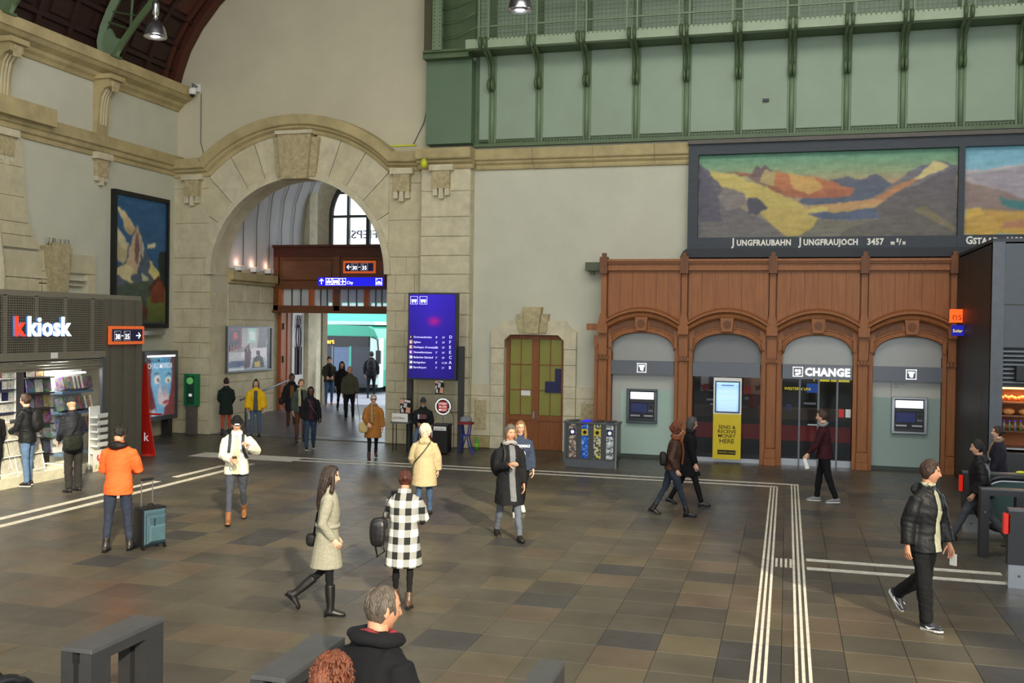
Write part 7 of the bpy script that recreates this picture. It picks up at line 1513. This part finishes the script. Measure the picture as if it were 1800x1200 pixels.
# 18 tan coat woman
P = person('grey-haired woman in sunglasses and a tan coat carrying a beige tote', F2(655, 806), 1.60, -62, ((10, 6, 0), (-14, 20, 24)), 2, (6, 14, 60, -20), (0, 14, 8, 6), (0, 0), 'f', ('short', (150, 146, 140)),
    dict(c=(158, 104, 46), hem=-.34, th=.026, flare=1.3, sleeve=1.15, name='tan_coat'), ((28, 26, 28), .85), ((78, 44, 34), 'boot'), glasses='sun', scarf=((150, 128, 92), 'one'), fat=1.08)
t = bag(P, 'tote_bag', 'large beige tote bag on the arm of the woman in the tan coat', (.14, -.27, .86), (.05, .13, .15), (190, 170, 116), strap=[(.1, -.25, .98), (.02, -.22, 1.2), (-.0, -.14, 1.46), (.1, -.2, 1.2), (.16, -.27, .99)])
for k in range(5): q = MB().ell(P['T'](.172, 0, .42-k*.13), (.006, .012, .012), 8, 6); put(P, q, 'coat_button', black, P['root'])
# 19 cane man
P = person('older man in an olive jacket walking with a cane under the arch', F2(614, 738, .3), 1.70, -66, ((8, 4, 0), (-8, 10, 8)), 3, (2, 10, 10, 2), (8, 12, 20, 4), (0, 6), 'm', ('thin', (130, 104, 88)), dict(c=(74, 72, 54), hem=-.08, th=.03, sleeve=1.1, name='olive_jacket'), ((24, 24, 26), 1), ((26, 24, 24), 'shoe'), z0=.3, fat=1.1)
t = held(P, 'walking_cane', 'thin walking cane in the hand of the man in the olive jacket', 'cane'); wv = P['AR'][1][2]+P['AR'][1][3]*.08; q = MB(); q.tube([wv+V(-.05, 0, .02), wv+V(.05, 0, .03), wv+V(.03, .02, -.3), V(wv.x+.1, wv.y+.1, .02)], [.012, .012, .01, .01], 6); put(P, q, 'shaft', mgrey, t)
# 20 dark knit woman
P = person('dark-haired woman in sunglasses, black jacket and jeans leaving the passage', F2(545, 790), 1.66, -58, ((10, 4, -4), (-10, 16, 12)), 1, (2, 10, 8, 2), (2, 14, 10, 4), (6, -4), 'd', ('bob', (26, 20, 20)),
    dict(c=(26, 24, 28), hem=-.1, th=.026, name='black_jacket', open=dict(w=(.05, .07, .5, -.16), m=cloth('plum_top', (60, 26, 42)), name='plum_top')), ((48, 66, 88), 1.1), ((30, 30, 34), 'sneaker'), glasses='sun', fat=1.12)
t = bag(P, 'shoulder_bag', 'small dark shoulder bag of the woman in sunglasses and black jacket', (.02, .25, .82), (.06, .05, .08), (30, 28, 34)); sling(P, t, mgrey, -1, z1=0, r=.005)
# 21 brown-haired man
P = person('light-haired man in a green-grey jacket and brown trousers in the passage group', F2(528, 776), 1.76, -56, ((6, 4, 0), (-6, 8, 4)), 2, (2, 10, 12, 2), (2, 8, 10, 2), (10, 0), 'f', ('short', (132, 92, 60)), dict(c=(72, 82, 72), hem=-.12, th=.024, name='green_jacket', open=dict(w=(.04, .05, .5, -.1), m=cloth('black_top', (22, 22, 24)), name='dark_top')), ((96, 60, 38), .95), ((60, 42, 32), 'boot'), scarf=((190, 184, 150), 'one'))
# 22 dark man with scarf
P = person('man in a black coat and thick black scarf carrying a dark holdall', F2(512, 758), 1.78, -58, ((6, 4, 0), (-8, 10, 8)), 2, (2, 12, 14, 6), (30, 6, 80, -30), (8, 0), 'd', ('short', (22, 18, 18)), dict(c=(34, 32, 34), hem=-.3, th=.026, name='black_coat', open=dict(w=(.05, .05, .46, .1), m=cloth('ochre_jumper', (128, 84, 44)), name='ochre_jumper')), ((80, 52, 34), .95), ((30, 26, 24), 'shoe'), scarf=((34, 32, 32), 'short'))
t = bag(P, 'holdall', 'dark holdall hanging at the side of the man in the thick black scarf', (.0, -.3, .92), (.14, .09, .11), (32, 32, 38), strap=[(.0, -.3, 1.0), (.0, -.26, 1.25), (-.02, -.12, 1.48)])
# 23 phone guy, 24 woman, 25 backpack man
P = person('bearded young man in a dark brown jacket texting, red shoes, near the street door', F2(578, 712, .42), 1.76, -60, SOFTW, 3, (14, 8, 70, -26), (14, 8, 70, -26), (0, 18), 'l', ('short', (36, 26, 22)), dict(c=(52, 50, 42), hem=-.08, th=.024, name='brown_jacket', open=dict(w=(.03, .04, .5, -.1), m=cloth('black_top', (22, 22, 24)), name='dark_top')), ((66, 92, 126), .95), ((140, 60, 44), 'sneaker'), z0=.42)
t = held(P, 'smartphone', 'smartphone in both hands of the man near the street door', 'phone'); wv = (P['AR'][0][2]+P['AR'][1][2])/2+P['AR'][0][3]*.08; q = MB().box(-.07, .07, -.035, .035, -.005, .005); q.xf(Matrix.Translation(wv+V(.02, 0, .02))); put(P, q, 'case', black, t, False)
P = person('woman with long dark hair and a black coat walking beside the texting man', F2(600, 722, .4), 1.68, -60, SOFTW2, 2, (3, 8, 10, 2), (3, 8, 10, 2), (0, 4), 'm', ('long', (28, 22, 20)), dict(c=(24, 22, 24), hem=-.2, th=.022, name='black_coat'), ((26, 26, 30), .85), ((26, 24, 24), 'boot'), z0=.4)
P = person('silhouetted man in dark clothes seen from behind going out to the street', F2(652, 698, .42), 1.84, 112, SOFTW, 4, (4, 14, 20, 0), (4, 14, 20, 0), (0, 4), 'm', ('short', (24, 20, 20)), dict(c=(20, 22, 28), hem=-.1, th=.03, sleeve=1.15, name='dark_jacket'), ((22, 24, 32), 1.0), ((22, 22, 22), 'shoe'), z0=.42, fat=1.08)
backpack(P, 'black backpack on the silhouetted man going out to the street', (20, 20, 24), (-.22, 0, .28), (.11, .17, .25))
# 26 musician seated
mx_, my_ = -9.32, 24.95
P = person('bearded street musician in cap, glasses and dark jacket sitting against the pilaster', (mx_, my_), 1.74, -72, ((82, 80, 0), (78, 74, 0)), 6, (24, 14, 78, -30), (20, 14, 70, -30), (4, 12), 'm', ('thin', (150, 146, 140)), dict(c=(34, 36, 36), hem=.0, th=.03, name='dark_jacket', sleeve=1.1), ((92, 112, 140), 1.0), ((40, 40, 42), 'shoe'), hat=('flat_cap', (60, 62, 66)), glasses='clear', seat=.58, leg_out=(8, 8), fat=1.12)
q = MB(); q.ell((.07, 0, -.08), (.035, .05, .045), 10, 8); q.xf(P['S'] @ P['Mh']); soft(q, 'beard', mat('beard_grey', (150, 142, 134), .8, var=.3, scale=50), P['root'], .008, 1, lambda o: wrinkle(o, .006, (60, 60, 60)))
t = thing('stool', 'low black stool under the seated musician', 'stool', (mx_, my_, 0)); MB().lathe([(0, .44), (.17, .44), (.17, .5), (0, .5)], n=16).build('seat', black, t)
for a in (45, 135, 225, 315): MB().tube([(.12*math.cos(R(a)), .12*math.sin(R(a)), .44), (.17*math.cos(R(a)), .17*math.sin(R(a)), 0)], .014, 6).build('leg', black, t)
t = held(P, 'concertina', 'small dark and red hand instrument on the musician\'s lap', 'instrument'); q = MB().box(.28, .46, -.08, .08, .86, .98); put(P, q, 'body', mat('dark_red_instrument', (90, 24, 26), .4), t, False); q = MB().box(.3, .44, .08, .12, .86, .98); put(P, q, 'side_plate', black, t, False); q = MB().box(.3, .44, -.12, -.08, .86, .98); put(P, q, 'side_plate', steel, t, False)
MB_ = thing('collection_case', 'black box with a white name strip in front of the musician', 'box', (-8.55, 24.3, 0)); MB().box(-.2, .2, -.17, .17, .04, .74).build('case', black, MB_); MB().box(-.17, .17, -.18, -.17, .62, .72).build('name_strip', whitep, MB_); text('strip_text', 'Blues Max', .06, (-.14, -.182, .64), bl, MB_, ext=.001); MB().box(-.22, .22, -.19, .19, .74, .78).build('lid', dgrey, MB_)
for a in (-.14, .14): MB().lathe([(0, -.015), (.03, -.015), (.03, .015), (0, .015)], (a, -.1, .03), 8, 'x').build('wheel', rubber, MB_)
t = thing('round_sign', 'round red, black and white sign on a stand behind the black box', 'sign', (-8.62, 24.55, 0)); MB().tube([(0, 0, 0), (0, 0, 1.05)], .015, 6).build('pole', steel, t); MB().lathe([(0, -.01), (.235, -.01), (.235, .01), (0, .01)], (0, 0, 1.2), 24, 'y').build('disc', black, t)
MB().lathe([(0, -.013), (.22, -.013), (.22, -.01), (0, -.01)], (0, 0, 1.2), 24, 'y').build('white_ring', white, t); MB().lathe([(0, -.016), (.18, -.016), (.18, -.013), (0, -.013)], (0, 0, 1.2), 24, 'y').build('black_ring', black, t); MB().lathe([(0, -.019), (.145, -.019), (.145, -.016), (0, -.016)], (0, 0, 1.2), 20, 'y').build('red_centre', redm, t); MB().lathe([(0, 0), (.16, 0), (.15, .02), (0, .03)], n=12).build('foot', black, t)
for s, z in (('STREET', 1.25), ('BLUES', 1.17), ('MUSIC', 1.09)): text('sign_text', s, .075, (0, -.022, z), white, t, ext=.001, bold=.001, align='CENTER')
t = thing('microphone', 'small black microphone on a stalk by the round sign', 'microphone', (-8.3, 24.5, 0)); MB().tube([(0, 0, 0), (0, 0, .8), (-.02, -.02, 1.0), (-.1, -.05, 1.12)], .008, 5).build('stalk', black, t); MB().ell((-.12, -.06, 1.14), (.03, .025, .025), 8, 6).build('head', whitep, t)
t = thing('red_bag', 'red bag standing left of the black box', 'bag', (-8.86, 24.5, 0)); MB().prism([(-.14, 0), (.14, 0), (.12, .62), (-.12, .62)], -.08, .08).build('bag_body', mat('dull_red_bag', (150, 40, 34), .7, var=.3, scale=12), t); MB().tube([(-.06, 0, .62), (0, 0, .72), (.06, 0, .62)], .01, 5).build('handle', black, t); MB().box(-.03, .06, -.085, -.08, .4, .58).build('label_patch', whitep, t)
t = thing('sign_board', 'pale hand-lettered board on a small table beside the musician', 'sign', (-9.72, 24.3, 0)); MB().box(-.22, .22, -.02, .0, .78, 1.0).build('board', whitep, t); MB().box(-.25, .25, -.03, .3, .74, .78).build('table_top', mgrey, t)
for a in (-.2, .2):
    for b_ in (.02, .26): MB().tube([(a, b_, .74), (a, b_, 0)], .012, 5).build('leg', black, t)
text('board_text', 'J & B Blues', .075, (-.19, -.024, .86), mat('brown_ink', (96, 66, 44), var=0), t, ext=.001)
flyer('standing_flyer', 'black flyer with pale portraits standing behind the lettered board', -9.78, 24.45, .98, .3, .4)
t = thing('folding_stool', 'blue folding stool with red seat and grey cap on it', 'stool', (-8.0, 24.6, 0)); blu = mat('blue_tube', (30, 50, 150), .4)
for sy in (-.1, .1): MB().tube([(-.12, sy, .78), (-.08, sy, .5), (-.04, sy, .4), (-.14, sy, .05), (-.2, sy, .0)], .016, 6).build('leg', blu, t); MB().tube([(.12, sy, .78), (.08, sy, .5), (.06, sy, .4), (.16, sy, .08), (.24, sy, .0)], .016, 6).build('leg', blu, t)
MB().box(-.1, .1, -.11, .11, .46, .49).build('brace', blu, t); MB().box(-.18, .18, -.13, .13, .76, .82).build('seat', mat('maroon_seat', (130, 24, 34), .6), t)
t = thing('cap', 'grey cloth cap lying on the blue folding stool', 'hat', (-8.0, 24.6, .82)); q = MB(); q.ell((0, 0, .06), (.17, .13, .11), 14, 8); q.ell((-.05, -.1, .02), (.12, .06, .02), 10, 6); soft(q, 'crown', cloth('grey_cap', (128, 128, 132)), t, .014, 2, lambda o: wrinkle(o, .012))
t = thing('green_bottle', 'green plastic drink bottle on the floor beside the blue stool', 'bottle', (-7.98, 25.5, 0)); MB().lathe([(0, 0), (.045, 0), (.05, .05), (.05, .2), (.02, .3), (.018, .34), (0, .34)], n=12).build('bottle_body', mat('green_pet', (40, 170, 50), .15, var=0), t, smooth=True); MB().box(-.051, .051, -.051, .051, .08, .17).build('bottle_label', mat('lime_label', (150, 200, 60)), t)
# 27/28 foreground
P = person('grey-haired man in a black jacket and red scarf seen from behind in the foreground', (-2.2, 5.05), 1.86, 66, ((3, 2, 0), (-3, 2, 0)), 8, (6, 10, 14, 0), (6, 10, 14, 0), (-24, 6), 'm', ('thin', (84, 74, 64)),
    dict(c=(20, 20, 24), hem=-.12, th=.04, sleeve=1.15, name='black_jacket', wr=.004), ((34, 34, 40), 1.05), ((30, 28, 28), 'shoe'), scarf=((138, 50, 62), 'short'), near=True, fat=1.1)
q = MB(); q.tube([P['T'](.10*math.cos(a)-.01, .12*math.sin(a), .56) for a in [R(50+k_*20) for k_ in range(14)]], .04, 8, ry=.05); q.xf(P['S']); soft(q, 'raised_collar', cloth('t20_20_24', (20, 20, 24)), P['root'], .012, 3, lambda o: wrinkle(o, .008))
P = person('red curly-haired person whose head shows at the bottom edge in the foreground', (-2.18, 4.5), 1.63, 80, STAND, 4, (5, 8, 10, 0), (5, 8, 10, 0), (0, 6), 'm', ('curly', (104, 54, 32)), dict(c=(60, 50, 48), hem=-.1, th=.03), ((40, 40, 44), 1), ((30, 28, 28), 'shoe'), near=True)
bake_all()
